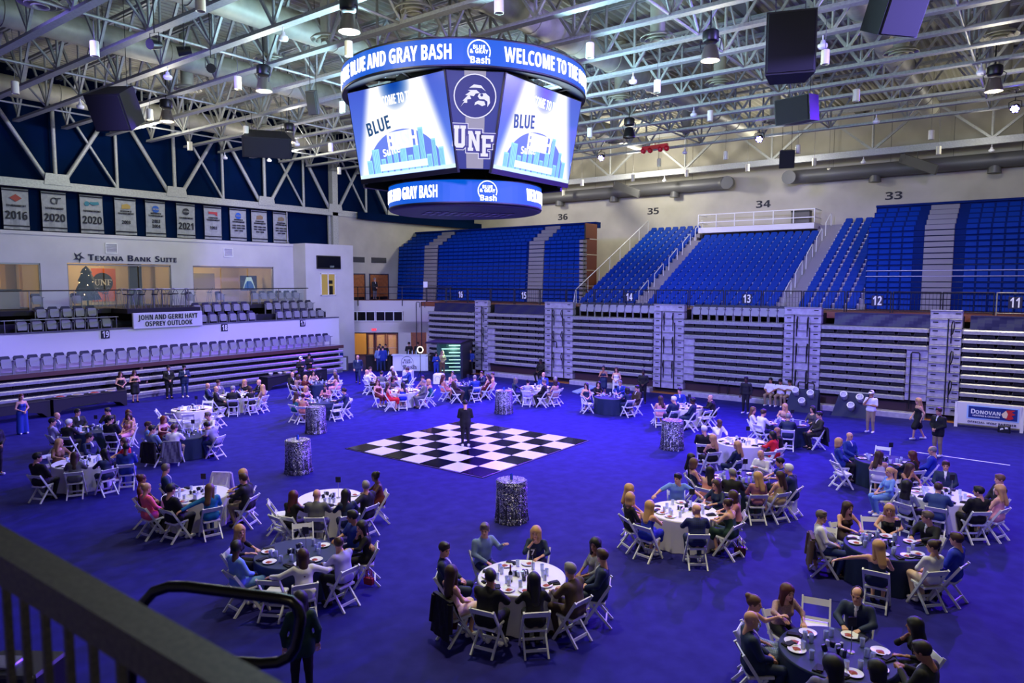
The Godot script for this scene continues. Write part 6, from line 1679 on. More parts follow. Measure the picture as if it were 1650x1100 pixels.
	for k in 7:
		obj("rail_post", MB.new().bar(Vector3(-4 + 8.0 * k / 6, 0.4, 0), Vector3(-4 + 8.0 * k / 6, 1.33, 0), 0.06, 0.06).mesh(), wr, p)
	var tv := thing("equipment_case", "dark case standing on the white-railed platform", "case", Vector3(-13.4, 10.005, -50.6))
	obj("box", MB.new().cbox(Vector3(0, 0.4, 0), Vector3(1.2, 0.8, 0.6), 0.03).mesh(), mat("case_grey", Color(0.35, 0.34, 0.32), 0.6), tv)
	obj("lid", MB.new().cbox(Vector3(0, 0.84, 0), Vector3(1.24, 0.1, 0.64), 0.02).mesh(), mat("lamp_black", Color.WHITE), tv)
	# short curtain above the left bank, under the video board
	var cu := obj("wall_curtain", MB.new().box(Vector3(-42.6, 11.2, -44.5), Vector3(0.1, 0.55, 15.0)).mesh(), mat("navy_painted_wall", Color.WHITE))
	tag(cu, "dark navy strip hanging on the left wall just below the video board", "curtain")


func build_far_floor() -> void:
	var white := mat("sign_white", Color.WHITE)
	# advertising boards at the right edge
	var t := thing("advertising_board", "white courtside board with a blue DONOVAN panel at the right edge", "advertising board", Vector3(-1.35, 0, -35.05), 0.0, "courtside boards")
	var pnl := mat("board_white", Color(0.80, 0.78, 0.80), 0.6)
	obj("panel", MB.new().cbox(Vector3(-0.22, 0.62, 0), Vector3(2.25, 0.92, 0.06), 0.015).mesh(), pnl, t)
	for x in [-1.35, 0.92]:
		obj("end_post", MB.new().bar(Vector3(x, 0, 0.05), Vector3(x, 1.05, -0.05), 0.07, 0.12).mesh(), pnl, t)
	obj("blue_panel", MB.new().span(Vector3(-0.98, 0.40, 0.031), Vector3(0.82, 0.98, 0.036)).mesh(), mat("donovan_pale", Color(0.6, 0.72, 0.9), 0.5), t)
	obj("blue_panel", MB.new().span(Vector3(-0.92, 0.45, 0.037), Vector3(0.76, 0.93, 0.042)).mesh(), mat("donovan_blue", Color(0.04, 0.15, 0.45), 0.5), t)
	write("lettering", "D", 0.19, white, t, Vector3(-0.76, 0.72, 0.05))
	write("lettering", "ONOVAN", 0.145, white, t, Vector3(-0.24, 0.70, 0.05), 0.0, 1.0)
	write("lettering", "HEATING & COOLING", 0.06, white, t, Vector3(-0.3, 0.55, 0.05), 0.0, 1.1)
	write("lettering", "OFFICIAL HVAC PARTNER", 0.08, mat("sign_ink", Color.WHITE), t, Vector3(-0.1, 0.27, 0.034), 0.0, 1.25)
	var hd := MB.new().poly(PackedVector2Array([Vector2(-0.2, -0.02), Vector2(-0.08, 0.18), Vector2(0.2, 0.19), Vector2(0.08, 0.1), Vector2(0.22, 0.02), Vector2(0.08, -0.04), Vector2(0.16, -0.14), Vector2(0.02, -0.22), Vector2(-0.14, -0.18), Vector2(-0.1, -0.08)]), 0.01)
	obj("emblem", hd.mesh(), mat("emblem_red", Color(0.75, 0.12, 0.10), 0.5), t).position = Vector3(0.48, 0.70, 0.055)
	obj("emblem", MB.new().poly(PackedVector2Array([Vector2(-0.2, 0), Vector2(-0.05, 0.16), Vector2(0.02, 0.02), Vector2(-0.02, -0.16), Vector2(-0.14, -0.14)]), 0.01).mesh(), mat("emblem_cream", Color(0.9, 0.8, 0.65), 0.5), t).position = Vector3(0.42, 0.70, 0.062)
	var t2 := thing("advertising_board", "white courtside board cut by the right edge, its letter O outlined", "advertising board", Vector3(0.95, 0, -35.05), 0.0, "courtside boards")
	obj("panel", MB.new().cbox(Vector3(0, 0.62, 0), Vector3(2.25, 0.92, 0.06), 0.015).mesh(), pnl, t2)
	obj("end_post", MB.new().bar(Vector3(1.1, 0, 0.05), Vector3(1.1, 1.05, -0.05), 0.07, 0.12).mesh(), pnl, t2)
	write("lettering", "OSPREYS", 0.4, mat("sign_ink", Color.WHITE), t2, Vector3(0.1, 0.72, 0.034), 0.0, 0.8)
	var fb := thing("floor_box", "small navy box with two white marks at the foot of the courtside board", "box", Vector3(-1.0, 0, -34.75))
	obj("box", MB.new().cbox(Vector3(0, 0.14, 0), Vector3(0.42, 0.28, 0.2), 0.03).mesh(), mat("sign_navy", Color.WHITE), fb)
	obj("mark", MB.new().poly(PackedVector2Array([Vector2(-0.14, 0.1), Vector2(-0.02, 0.14), Vector2(-0.04, 0.2), Vector2(-0.12, 0.18)]), 0.005, Transform3D(Basis(), Vector3(0, 0, 0.104))).poly(PackedVector2Array([Vector2(0.03, 0.16), Vector2(0.14, 0.18), Vector2(0.1, 0.24), Vector2(0.02, 0.23)]), 0.005, Transform3D(Basis(), Vector3(0, 0, 0.104))).mesh(), white, fb)
	# tape lines on the floor
	for l in [[-9.2, -32.4, -7.55, -32.45, "left of the man in the white cap"], [-3.6, -28.8, -0.6, -28.6, "beside the couple near the right edge"]]:
		var o := obj("floor_line", MB.new().bar(Vector3(l[0], 0.004, l[1]), Vector3(l[2], 0.004, l[3]), 0.06, 0.006).mesh(), white)
		tag(o, "straight white line on the floor %s" % l[4], "floor line")
	# bucket toss boards
	var nv := mat("drape_navy", Color(0.03, 0.07, 0.22), 0.7)
	for q in [[-8.85, -34.9, 0.0, "left of the two"], [-6.75, -34.95, 0.0, "right of the two"]]:
		var b := thing("toss_board", "sloping navy cloth board holding three white buckets, %s" % q[3], "game board", Vector3(q[0], 0, q[1]), q[2], "bucket toss boards")
		obj("cloth_front", MB.new().poly(PackedVector2Array([Vector2(-0.78, 0), Vector2(0.7, 0), Vector2(0.66, 1.12), Vector2(-0.55, 1.12)]), 0.06, Transform3D(Basis(Vector3.RIGHT, -0.42), Vector3(0, 0, 0.45))).mesh(), nv, b)
		obj("cloth_back", MB.new().poly(PackedVector2Array([Vector2(-0.78, 0), Vector2(0.7, 0), Vector2(0.66, 1.03), Vector2(-0.55, 1.03)]), 0.04, Transform3D(Basis(Vector3.RIGHT, 0.1), Vector3(0, 0, -0.25))).mesh(), nv, b)
		for k in 3:
			var bu := thing("bucket", "white bucket fixed to the sloping navy board %s, %s" % [q[3], ["upper left", "upper right", "lower middle"][k]], "bucket", Vector3(q[0], 0, q[1]) + Vector3([-0.3, 0.38, 0.05][k], [0.80, 0.74, 0.36][k], [0.14, 0.165, 0.33][k]), 0.0, "white buckets on the toss boards")
			bu.rotation.x = PI / 2 - 0.75
			obj("pail", MB.new().lathe([Vector2(0.13, 0.34), Vector2(0.155, 0.36), Vector2(0.16, 0.34), Vector2(0.125, 0.0), Vector2(0.001, 0.0)], 18).mesh(), white, bu)
			obj("handle", MB.new().pipe([Vector3(-0.16, 0.33, 0), Vector3(-0.1, 0.28, 0.15), Vector3(0.1, 0.28, 0.15), Vector3(0.16, 0.33, 0)], 0.008, 5).mesh(), mat("rail_grey", Color.WHITE), bu)
	var ch := thing("cornhole_board", "pale blue sloping bean-bag board in front of the far bleachers", "game board", Vector3(-20.0, 0, -33.3), -0.5)
	obj("board", MB.new().box(Vector3(0, 0.2, 0), Vector3(0.62, 0.06, 1.2), Basis(Vector3.RIGHT, 0.24)).mesh(), mat("corn_blue", Color(0.55, 0.62, 0.85), 0.5), ch)
	obj("hole", MB.new().tube(Vector3(0, 0.295, -0.35), Vector3(0, 0.31, -0.355), 0.08, -1, 14).mesh(), mat("bleacher_dark", Color.WHITE), ch)
	for x in [-0.27, 0.27]:
		obj("leg", MB.new().bar(Vector3(x, 0, -0.5), Vector3(x, 0.28, -0.5), 0.06, 0.06).mesh(), mat("corn_blue", Color.WHITE), ch)


func build_corner() -> void:
	var cn := Basis(Vector3.UP, deg_to_rad(36.87))
	var at := Vector3(-41.2, 0, -37.22)
	var turn := deg_to_rad(36.87)
	var bronze := mat("door_frame", Color(0.10, 0.10, 0.11), 0.4, 0.4)
	var woodd := grained("door_wood", Color(0.66, 0.40, 0.20), 0.5, 0.0, noise_tex(51, 0.02, Color(0.8, 0.75, 0.7), Color(1, 1, 1)), 0.8)
	var dglass := mat("door_glass", Color(0.95, 0.85, 0.65, 0.12), 0.03)
	dglass.transparency = BaseMaterial3D.TRANSPARENCY_ALPHA
	# entrance: four leaves, the outer left one standing open
	var e := thing("door_1", "", "", at, turn)
	e.remove_meta("category")
	tag(e, "wide entrance of wooden-framed glass doors in the corner", "", "", "structure")
	var fr := MB.new().span(Vector3(-1.83, 2.12, -0.2), Vector3(1.85, 2.2, 0.02))
	for x in [-1.83, -0.62, 0.0, 1.79]:
		fr.span(Vector3(x, 0, -0.2), Vector3(x + 0.06, 2.2, 0.02))
	obj("frame", fr.mesh(), bronze, e)
	for q in [[-0.56, 0.0], [0.06, 0.9], [0.93, 1.78]]:
		var lf := MB.new().span(Vector3(q[0], 0, -0.12), Vector3(q[0] + 0.12, 2.12, -0.06)).span(Vector3(q[1] - 0.12, 0, -0.12), Vector3(q[1], 2.12, -0.06)).span(Vector3(q[0], 0, -0.12), Vector3(q[1], 0.3, -0.06)).span(Vector3(q[0], 2.0, -0.12), Vector3(q[1], 2.12, -0.06))
		var l := obj("leaf", lf.mesh(), woodd, e)
		obj("pane", MB.new().span(Vector3(q[0] + 0.12, 0.3, -0.1), Vector3(q[1] - 0.12, 2.0, -0.09)).mesh(), dglass, l)
		obj("push_bar", MB.new().tube(Vector3(q[0] + 0.06, 1.0, -0.03), Vector3(q[1] - 0.06, 1.0, -0.03), 0.025, -1, 6).mesh(), mat("rail_grey", Color.WHITE), l)
	var d2 := struct("door_2", MB.new().cbox(at + cn * Vector3(3.42, 1.1, -0.05), Vector3(1.1, 2.18, 0.08), 0.01, cn).mesh(), woodd)
	d2.set_meta("label", "single wooden door right of the entrance")
	# high windows over the doors
	for k in 2:
		var w := thing("window_%d" % (k + 4), "", "", at, turn)
		w.remove_meta("category")
		tag(w, "%s strip window above the entrance doors" % ["left", "right"][k], "", "", "structure")
		var x0 := -2.0 + 2.13 * k
		var f := MB.new()
		for y in [3.06, 3.78]:
			f.span(Vector3(x0, y, -0.12), Vector3(x0 + 2.08, y + 0.05, 0.02))
		for j in 4:
			f.span(Vector3(x0 + 2.03 * j / 3.0, 3.06, -0.12), Vector3(x0 + 2.03 * j / 3.0 + 0.05, 3.83, 0.02))
		obj("frame", f.mesh(), mat("sign_white", Color.WHITE), w)
		for j in 3:
			obj("pane", MB.new().span(Vector3(x0 + 2.03 * j / 3.0 + 0.05, 3.1, -0.08), Vector3(x0 + 2.03 * (j + 1) / 3.0, 3.8, -0.07)).mesh(), mat("dark_glass", Color(0.06, 0.065, 0.07), 0.12), w)
	var ex := thing("exit_sign", "small glowing red EXIT sign above the entrance doors", "sign", at + cn * Vector3(0, 2.42, 0.03), turn)
	obj("box", MB.new().cbox(Vector3(0, 0, 0), Vector3(0.34, 0.22, 0.06), 0.01).mesh(), mat("exit_white", Color(0.8, 0.6, 0.6), 0.5), ex)
	obj("lettering", letters("EXIT", 0.13, 0.02), glow("exit_red", Color(1.0, 0.12, 0.12), 2.5), ex).position = Vector3(0, 0, 0.035)
	# upper level: wooden doors and grilles on the beige wall
	for q in [["door_3", -36.5, -37.95, "left wooden door on the concourse in the corner", 1], ["door_4", -38.4, -40.45, "right double wooden door on the concourse in the corner", 2]]:
		var d := thing(q[0], "", "", Vector3(-42.98, 4.66, (q[1] + q[2]) / 2.0), PI / 2)
		d.remove_meta("category")
		tag(d, q[3], "", "", "structure")
		var w: float = q[1] - q[2]
		var f := MB.new().span(Vector3(-w / 2, 2.0, -0.1), Vector3(w / 2, 2.08, 0.05))
		for s in [-w / 2, w / 2 - 0.07]:
			f.span(Vector3(s, 0, -0.1), Vector3(s + 0.07, 2.0, 0.05))
		obj("frame", f.mesh(), mat("frame_blue", Color(0.12, 0.15, 0.25), 0.5), d)
		for k in q[4]:
			var lw: float = (w - 0.14) / q[4]
			var l := obj("leaf", MB.new().cbox(Vector3(-w / 2 + 0.07 + lw * (k + 0.5), 1.0, 0.0), Vector3(lw - 0.02, 2.0, 0.05), 0.006).mesh(), woodd, d)
			obj("kick_plate", MB.new().span(Vector3(-w / 2 + 0.1 + lw * k, 0.02, 0.026), Vector3(-w / 2 + 0.02 + lw * (k + 1), 0.25, 0.03)).mesh(), bronze, l)
	for z in [-37.15, -39.45]:
		var v := thing("wall_vent", "dark grille on the beige wall above the %s concourse door" % ("left" if z > -38 else "right"), "vent", Vector3(-42.97, 7.82, z), PI / 2, "grilles above the concourse doors")
		obj("frame", MB.new().cbox(Vector3(0, 0, -0.01), Vector3(1.6, 0.42, 0.04), 0.01).mesh(), mat("vent_grey", Color(0.22, 0.22, 0.22), 0.6), v)
		for k in 6:
			obj("slat", MB.new().bar(Vector3(-0.76, -0.17 + 0.068 * k, 0.02), Vector3(0.76, -0.17 + 0.068 * k, 0.02), 0.012, 0.045, Vector3(0, 1, 1).normalized()).mesh(), mat("vent_slat", Color(0.33, 0.33, 0.32), 0.6), v)
	var mb := thing("wall_monitor", "wide black display on the white tower wall", "display", Vector3(-41.57, 7.05, -33.3), PI / 2)
	obj("casing", MB.new().cbox(Vector3(0, 0.45, 0), Vector3(2.15, 0.95, 0.1), 0.02).mesh(), mat("board_black", Color.WHITE), mb)
	obj("screen", MB.new().span(Vector3(-1.03, 0.06, 0.051), Vector3(1.03, 0.86, 0.056)).mesh(), mat("monitor_dark", Color(0.02, 0.025, 0.05), 0.2), mb)
	obj("lettering", letters("UNF", 0.14, 0.01), glow("monitor_ink", Color(0.5, 0.55, 0.7), 0.5), mb).position = Vector3(0.25, 0.14, 0.06)
	var tw := thing("window_6", "", "", Vector3(-41.58, 5.1, -33.2), PI / 2)
	tw.remove_meta("category")
	tag(tw, "lit window in the white tower wall", "", "", "structure")
	var tf := MB.new()
	for x in [-0.66, -0.03, 0.6]:
		tf.span(Vector3(x, 0, -0.05), Vector3(x + 0.06, 1.6, 0.05))
	tf.span(Vector3(-0.66, 0, -0.05), Vector3(0.66, 0.06, 0.05)).span(Vector3(-0.66, 1.54, -0.05), Vector3(0.66, 1.6, 0.05))
	obj("frame", tf.mesh(), mat("sign_white", Color.WHITE), tw)
	for x in [-0.6, 0.03]:
		obj("pane", MB.new().span(Vector3(x, 0.06, -0.02), Vector3(x + 0.57, 1.54, -0.01)).mesh(), glow("lit_window", Color(0.75, 0.64, 0.36), 0.55), tw)
	obj("equipment", MB.new().span(Vector3(0.1, 0.06, 0.0), Vector3(0.42, 0.7, 0.02)).span(Vector3(0.05, 0.85, 0.0), Vector3(0.4, 1.1, 0.02)).mesh(), mat("lamp_black", Color.WHITE), tw)
	# concourse rail in the corner
	var rl := thing("corner_rail", "black post rail on the deck edge above the entrance", "railing", at, turn)
	obj("rail", MB.new().tube(Vector3(-2.0, 5.7, 0.02), Vector3(6.0, 5.7, 0.02), 0.03, -1, 6).tube(Vector3(-2.0, 5.2, 0.02), Vector3(6.0, 5.2, 0.02), 0.02, -1, 6).mesh(), mat("rail_black", Color.WHITE), rl)
	for x in [-1.95, -1.2, 2.2, 4.1, 5.9]:
		obj("rail_post", MB.new().bar(Vector3(x, 4.25, 0.06), Vector3(x, 5.7, 0.04), 0.05, 0.05).mesh(), mat("rail_black", Color.WHITE), rl)
	# the bar
	var bt := deg_to_rad(36.87)
	var f := MB.new()
	var b := thing("bar_counter", "white bar front with a round blue and gray bash badge in front of the entrance", "bar", Vector3(-34.75, 0, -34.6), bt)
	obj("front", MB.new().cbox(Vector3(0, 0.53, 0), Vector3(2.3, 1.06, 0.5), 0.03).mesh(), mat("bar_white", Color(0.88, 0.87, 0.9), 0.5), b)
	obj("worktop", MB.new().cbox(Vector3(0.02, 1.09, 0), Vector3(2.5, 0.06, 0.62), 0.02).mesh(), mat("bar_top", Color(0.85, 0.85, 0.9), 0.3), b)
	obj("end_panel", MB.new().cbox(Vector3(1.22, 0.5, -0.1), Vector3(0.14, 1.0, 0.7), 0.02).mesh(), mat("bar_white", Color.WHITE), b)
	var ink := mat("sign_ink", Color.WHITE)
	ring_flat(f, 0.40, 0.425, 0.0, -2.5, 2.2)
	for l in [["BLUE", 0.16, 0.13], ["& GRAY", 0.0, 0.13]]:
		f.add(arrays_of(letters(l[0], l[2], 0.01)), Transform3D(Basis(), Vector3(0, l[1], 0)))
	f.add(arrays_of(letters("Bash", 0.28, 0.01, "Droid Serif")), Transform3D(Basis(), Vector3(0.18, -0.33, 0)))
	obj("badge", f.mesh(), ink, b).position = Vector3(-0.15, 0.58, 0.262)
	var drape := mat("black_drape", Color(0.012, 0.012, 0.015), 0.8)
	for q in [[-2.15, 1.75, "left"], [1.95, 1.0, "right"]]:
		var c := thing("draped_table", "black draped table at the %s end of the white bar" % q[2], "table", Vector3(-34.75, 0, -34.6) + Basis(Vector3.UP, bt) * Vector3(q[0], 0, -0.25 if q[0] < 0 else 0.15), bt, "black tables beside the bar")
		obj("drape", MB.new().cbox(Vector3(0, 0.5, 0), Vector3(q[1], 1.0, 0.75), 0.03).mesh(), drape, c)
		obj("tabletop", MB.new().cbox(Vector3(0, 1.02, 0), Vector3(q[1] + 0.06, 0.04, 0.8), 0.01).mesh(), drape, c)
	# bottles on the bar
	var gm := mat("bottle_glass", Color(0.10, 0.14, 0.12), 0.1)
	var bo := MB.new().lathe([Vector2(0.012, 0.3), Vector2(0.014, 0.22), Vector2(0.036, 0.17), Vector2(0.038, 0.0), Vector2(0.001, 0.0)], 12).mesh()
	for k in 11:
		var o := obj("bottle", bo, [gm, mat("bottle_pale", Color(0.7, 0.75, 0.85), 0.1), mat("bottle_red", Color(0.25, 0.04, 0.05), 0.15)][k % 3])
		o.position = Vector3(-34.75, 1.12, -34.6) + Basis(Vector3.UP, bt) * Vector3(-0.2 + 0.09 * k - (2.2 if k > 7 else 0.0), -0.08 if k > 7 else 0.0, -0.15 + 0.05 * (k % 3))
		tag(o, "small bottle on the bar, %s from the left" % nth((k + 3) % 11), "bottle", "bottles on the bar")
	# photo booth with lit stripes
	var pb := thing("photo_booth", "dark photo booth with glowing pale stripes right of the bar", "photo booth", Vector3(-30.9, 0, -33.9), 0.45)
	obj("shell", MB.new().span(Vector3(1.45, 0, -1.3), Vector3(1.55, 2.3, 1.2)).span(Vector3(-0.9, 2.2, -1.3), Vector3(1.55, 2.3, 1.2)).mesh(), mat("lamp_black", Color.WHITE), pb)
	obj("back_panel", MB.new().span(Vector3(-0.9, 0, -1.32), Vector3(1.5, 2.25, -1.25)).mesh(), mat("booth_green", Color(0.06, 0.20, 0.20), 0.4), pb)
	obj("side_panel", MB.new().span(Vector3(1.38, 0, -1.25), Vector3(1.45, 2.25, 1.1)).mesh(), mat("booth_green", Color.WHITE), pb)
	for k in 9:
		var y := 0.2 + 0.24 * k
		var x0 := 0.1 + (0.35 if k % 2 else -0.15)
		obj("light_strip", MB.new().bar(Vector3(x0 - 0.5, y, -1.22), Vector3(x0 + 0.75, y + 0.04, -1.2), 0.02, 0.05).mesh(), glow("booth_strip", Color(0.75, 1.0, 0.95), 1.6), pb)
	omni("booth_light", Vector3(-31.0, 1.6, -34.1), Color(0.7, 1.0, 0.95), 1.6, 0.2)
	var rg := thing("ring_light", "bright white ring light on a stand beside the photo booth", "lamp", Vector3(-31.9, 0, -32.7), 0.3)
	obj("ring", MB.new().pipe((func():
		var p := []
		for k in 17:
			p.append(Vector3(sin(TAU * k / 16) * 0.2, 1.75 + cos(TAU * k / 16) * 0.2, 0))
		return p).call(), 0.03, 6).mesh(), glow("ring_glow", Color(1, 0.95, 0.85), 3.0), rg)
	obj("stand", MB.new().tube(Vector3(0, 0, 0), Vector3(0, 1.55, 0), 0.02).mesh(), mat("lamp_black", Color.WHITE), rg)
	for k in 3:
		obj("leg", MB.new().tube(Vector3(0, 0.4, 0), Vector3(sin(k * TAU / 3) * 0.35, 0, cos(k * TAU / 3) * 0.35), 0.014, -1, 6).mesh(), mat("lamp_black", Color.WHITE), rg)
	# white printed cubes beside the booth
	for q in [[-31.5, -31.2, "beside the photo booth's left foot"], [-28.9, -31.2, "behind the blue table in front of the booth"]]:
		var c := thing("cube_stool", "white printed cube seat %s" % q[2], "stool", Vector3(q[0], 0, q[1]), 0.5, "white cube seats")
		obj("cube", MB.new().cbox(Vector3(0, 0.3, 0), Vector3(0.6, 0.6, 0.6), 0.06).mesh(), mat("bar_white", Color.WHITE), c)
		var rm := MB.new()
		ring_flat(rm, 0.15, 0.165, 0.303, -2.5, 2.2)
		obj("badge", rm.mesh(), ink, c).position.y = 0.3
	# buffet tables with black spandex covers
	var sp := mat("spandex_black", Color(0.015, 0.014, 0.02), 0.6)
	for q in [[-35.2, -25.5, 4.6, 0.12, "far buffet table in black below the left bleachers, with trays"], [-36.3, -14.6, 3.4, 0.10, "long black buffet table with platters near the standing couple"], [-36.0, -11.0, 3.6, 0.10, "black buffet table at the left edge"]]:
		var c := thing("buffet_table", q[4], "table", Vector3(q[0], 0, q[1]), PI / 2 + q[3], "black buffet tables")
		var L: float = q[2] / 2
		obj("cover", MB.new().poly(PackedVector2Array([Vector2(-L, 0), Vector2(-L + 0.12, 0), Vector2(-L + 0.35, 0.22), Vector2(-L * 0.4, 0.34), Vector2(L * 0.4, 0.34), Vector2(L - 0.35, 0.22), Vector2(L - 0.12, 0), Vector2(L, 0), Vector2(L, 0.74), Vector2(-L, 0.74)]), 0.72, Transform3D(Basis(), Vector3(0, 0, 0.36))).mesh(), sp, c)
		obj("tabletop", MB.new().cbox(Vector3(0, 0.755, 0), Vector3(q[2] + 0.02, 0.03, 0.76), 0.01).mesh(), sp, c)
	var tr := mat("tray_steel", Color(0.7, 0.7, 0.72), 0.25, 0.8)
	var food := mat("food_mix", Color(0.6, 0.25, 0.18), 0.7)
	for k in 7:
		var z := -23.9 - 0.55 * k
		var p := thing("platter", "%s on the far buffet table" % ["stack of white plates", "second stack of white plates", "silver tray", "silver chafing tray", "silver serving tray", "red and silver platter", "dark serving tray"][k], "platter", Vector3(-35.2 + 0.1 * (k % 2), 0.77, z), 0.0, "platters on the far buffet table")
		if k < 2:
			obj("plates", MB.new().lathe([Vector2(0.001, 0.1), Vector2(0.08, 0.1), Vector2(0.13, 0.13), Vector2(0.13, 0.12), Vector2(0.09, 0.0), Vector2(0.001, 0.0)], 16).mesh(), mat("china", Color(0.86, 0.86, 0.86), 0.25), p)
		else:
			obj("tray", MB.new().cbox(Vector3(0, 0.03, 0), Vector3(0.36, 0.06, 0.42), 0.02).mesh(), tr, p)
			obj("food", MB.new().cbox(Vector3(0, 0.075, 0), Vector3(0.28, 0.05, 0.34), 0.02).mesh(), food if k == 5 else mat("food_pale", Color(0.6, 0.55, 0.45), 0.7), p)
	for k in 4:
		var p := thing("platter", "food platter on the black buffet table near the left bleachers, %s" % ["left one", "second", "third", "right one"][k], "platter", Vector3(-36.25, 0.77, -13.4 - 0.75 * k), 0.0, "platters on the near buffet table")
		obj("tray", MB.new().lathe([Vector2(0.25, 0.04), Vector2(0.27, 0.05), Vector2(0.24, 0.01), Vector2(0.001, 0.0)], 18).mesh(), mat("china", Color.WHITE), p)
		obj("food", MB.new().lathe([Vector2(0.001, 0.08), Vector2(0.12, 0.07), Vector2(0.21, 0.02)], 14, Vector3.ZERO, 0.03, 5, 0.08).mesh(), [food, mat("food_pale", Color.WHITE)][k % 2], p)
	# stanchion cart, white post box and blue chair by the entrance
	var ps := thing("equipment_post", "small pale cabinet by the end of the left bleachers", "cabinet", Vector3(-38.3, 0, -31.8), 0.6)
	obj("cabinet", MB.new().cbox(Vector3(0, 0.5, 0), Vector3(0.5, 1.0, 0.4), 0.03).mesh(), mat("case_grey", Color.WHITE), ps)
	obj("door", MB.new().cbox(Vector3(0, 0.5, 0.2), Vector3(0.42, 0.85, 0.03), 0.01).mesh(), mat("panel_paint", Color.WHITE), ps)
	var bc := thing("blue_bin", "blue folded banner stand left of the entrance doors", "stand", Vector3(-41.0, 0, -33.4), 0.6)
	obj("sheet", MB.new().poly(PackedVector2Array([Vector2(-0.55, 0), Vector2(0.55, 0), Vector2(0.45, 1.0), Vector2(-0.45, 1.0)]), 0.05, Transform3D(Basis(Vector3.RIGHT, -0.2), Vector3(0, 0, 0.2))).mesh(), mat("blue_sheet", Color(0.05, 0.2, 0.55), 0.6), bc)
	obj("strut", MB.new().bar(Vector3(-0.4, 0, -0.4), Vector3(-0.4, 0.95, 0), 0.03, 0.03).bar(Vector3(0.4, 0, -0.4), Vector3(0.4, 0.95, 0), 0.03, 0.03).mesh(), mat("rail_grey", Color.WHITE), bc)


func build_floor_things() -> void:
	# dance floor of 49 square panels
	var d := thing("dance_floor", "black and white chequered dance floor laid on the blue-lit floor", "dance floor", Vector3(-20.19, 0, -16.84))
	var wp := mat("dance_white", Color(0.86, 0.86, 0.86), 0.22)
	var bp := mat("dance_black", Color(0.02, 0.02, 0.03), 0.12)
	var pm := MB.new().cbox(Vector3(0, 0.02, 0), Vector3(0.908, 0.03, 0.908), 0.005).mesh()
	for i in 7:
		for j in 7:
			obj("panel", pm, bp if (i + j) % 2 == 0 else wp, d).position = Vector3(0.457 + 0.9143 * i, 0, -0.457 - 0.9143 * j)
	var ed := MB.new()
	for q in [[-0.06, 0.0, 0.06, 0.0], [6.4, 0.0, 6.46, 0.0]]:
		ed.span(Vector3(q[0], 0, -6.46), Vector3(q[0] + 0.06, 0.02, 0.06))
	ed.span(Vector3(-0.06, 0, 0), Vector3(6.46, 0.02, 0.06)).span(Vector3(-0.06, 0, -6.46), Vector3(6.46, 0.02, -6.4))
	obj("edging", ed.mesh(), mat("edging_grey", Color(0.12, 0.12, 0.13), 0.5), d)
	# high cocktail tables under silver sequin cloths
	var cloth := mat("sequin_base", Color(0.22, 0.22, 0.26), 0.5, 0.4)
	var seq := mat("sequin_flake", Color(0.85, 0.85, 0.88), 0.36, 1.0)
	var flake := MB.new()
	flake.quad(Vector3(-0.5, -0.5, 0), Vector3(-0.5, 0.5, 0), Vector3(0.5, 0.5, 0), Vector3(0.5, -0.5, 0))
	var fm := flake.mesh()
	for q in COCKTAIL:
		var t := thing("cocktail_table", "high round cocktail table under a silver sequin cloth, %s" % q[2], "cocktail table", Vector3(q[0], 0, q[1]), rng.randf() * TAU, "sequined cocktail tables")
		var prof := [Vector2(0.001, 1.07), Vector2(0.37, 1.07), Vector2(0.385, 1.055), Vector2(0.385, 0.8), Vector2(0.39, 0.5), Vector2(0.40, 0.2), Vector2(0.42, 0.01)]
		obj("cloth", MB.new().lathe(prof, 48, Vector3.ZERO, 0.03, 11, 1.05).mesh(), cloth, t)
		var mm := MultiMesh.new()
		mm.transform_format = MultiMesh.TRANSFORM_3D
		mm.mesh = fm
		mm.instance_count = 7000
		for k in 7000:
			var w := rng.randf() * TAU
			var y := rng.randf_range(0.01, 1.06)
			var r := 0.392 + (0.02 if y < 0.15 else 0.0)
			var f := (1.05 - y) / 1.05
			r += 0.03 * f * (sin(11 * w) + 0.5 * sin(18.7 * w + 1.0)) + 0.004
			var pos := Vector3(sin(w) * r, y, cos(w) * r)
			if k % 9 == 0:
				var rr := sqrt(rng.randf()) * 0.37
				pos = Vector3(sin(w) * rr, 1.075, cos(w) * rr)
			var b := Basis(Vector3.UP, w + rng.randfn(0.0, 0.35)) * Basis(Vector3.RIGHT, rng.randfn(-0.1, 0.4))
			if k % 9 == 0:
				b = Basis(Vector3.RIGHT, -PI / 2 + rng.randfn(0.0, 0.35)) * Basis(Vector3.UP, rng.randfn(0.0, 0.3))
			mm.set_instance_transform(k, Transform3D(b.scaled(Vector3.ONE * 0.0155), pos))
		var mi := MultiMeshInstance3D.new()
		mi.multimesh = mm
		mi.material_override = seq
		mi.name = "sequins"
		mi.set_meta("kind", "stuff")
		t.add_child(mi)
		if q[3]:
			var c := thing("candle_glass", "small blue candle glass standing on the cocktail table %s" % q[2], "candle", Vector3(q[0], 1.08, q[1]), 0.0, "blue candle glasses")
			obj("glass", MB.new().lathe([Vector2(0.035, 0.15), Vector2(0.04, 0.15), Vector2(0.038, 0.0), Vector2(0.001, 0.0)], 14).mesh(), mat("candle_blue", Color(0.20, 0.35, 0.85), 0.2), c)
			obj("wax", MB.new().lathe([Vector2(0.001, 0.10), Vector2(0.033, 0.10), Vector2(0.033, 0.01)], 12).mesh(), mat("candle_wax", Color(0.6, 0.7, 0.9), 0.5), c)


var chair0: Node3D


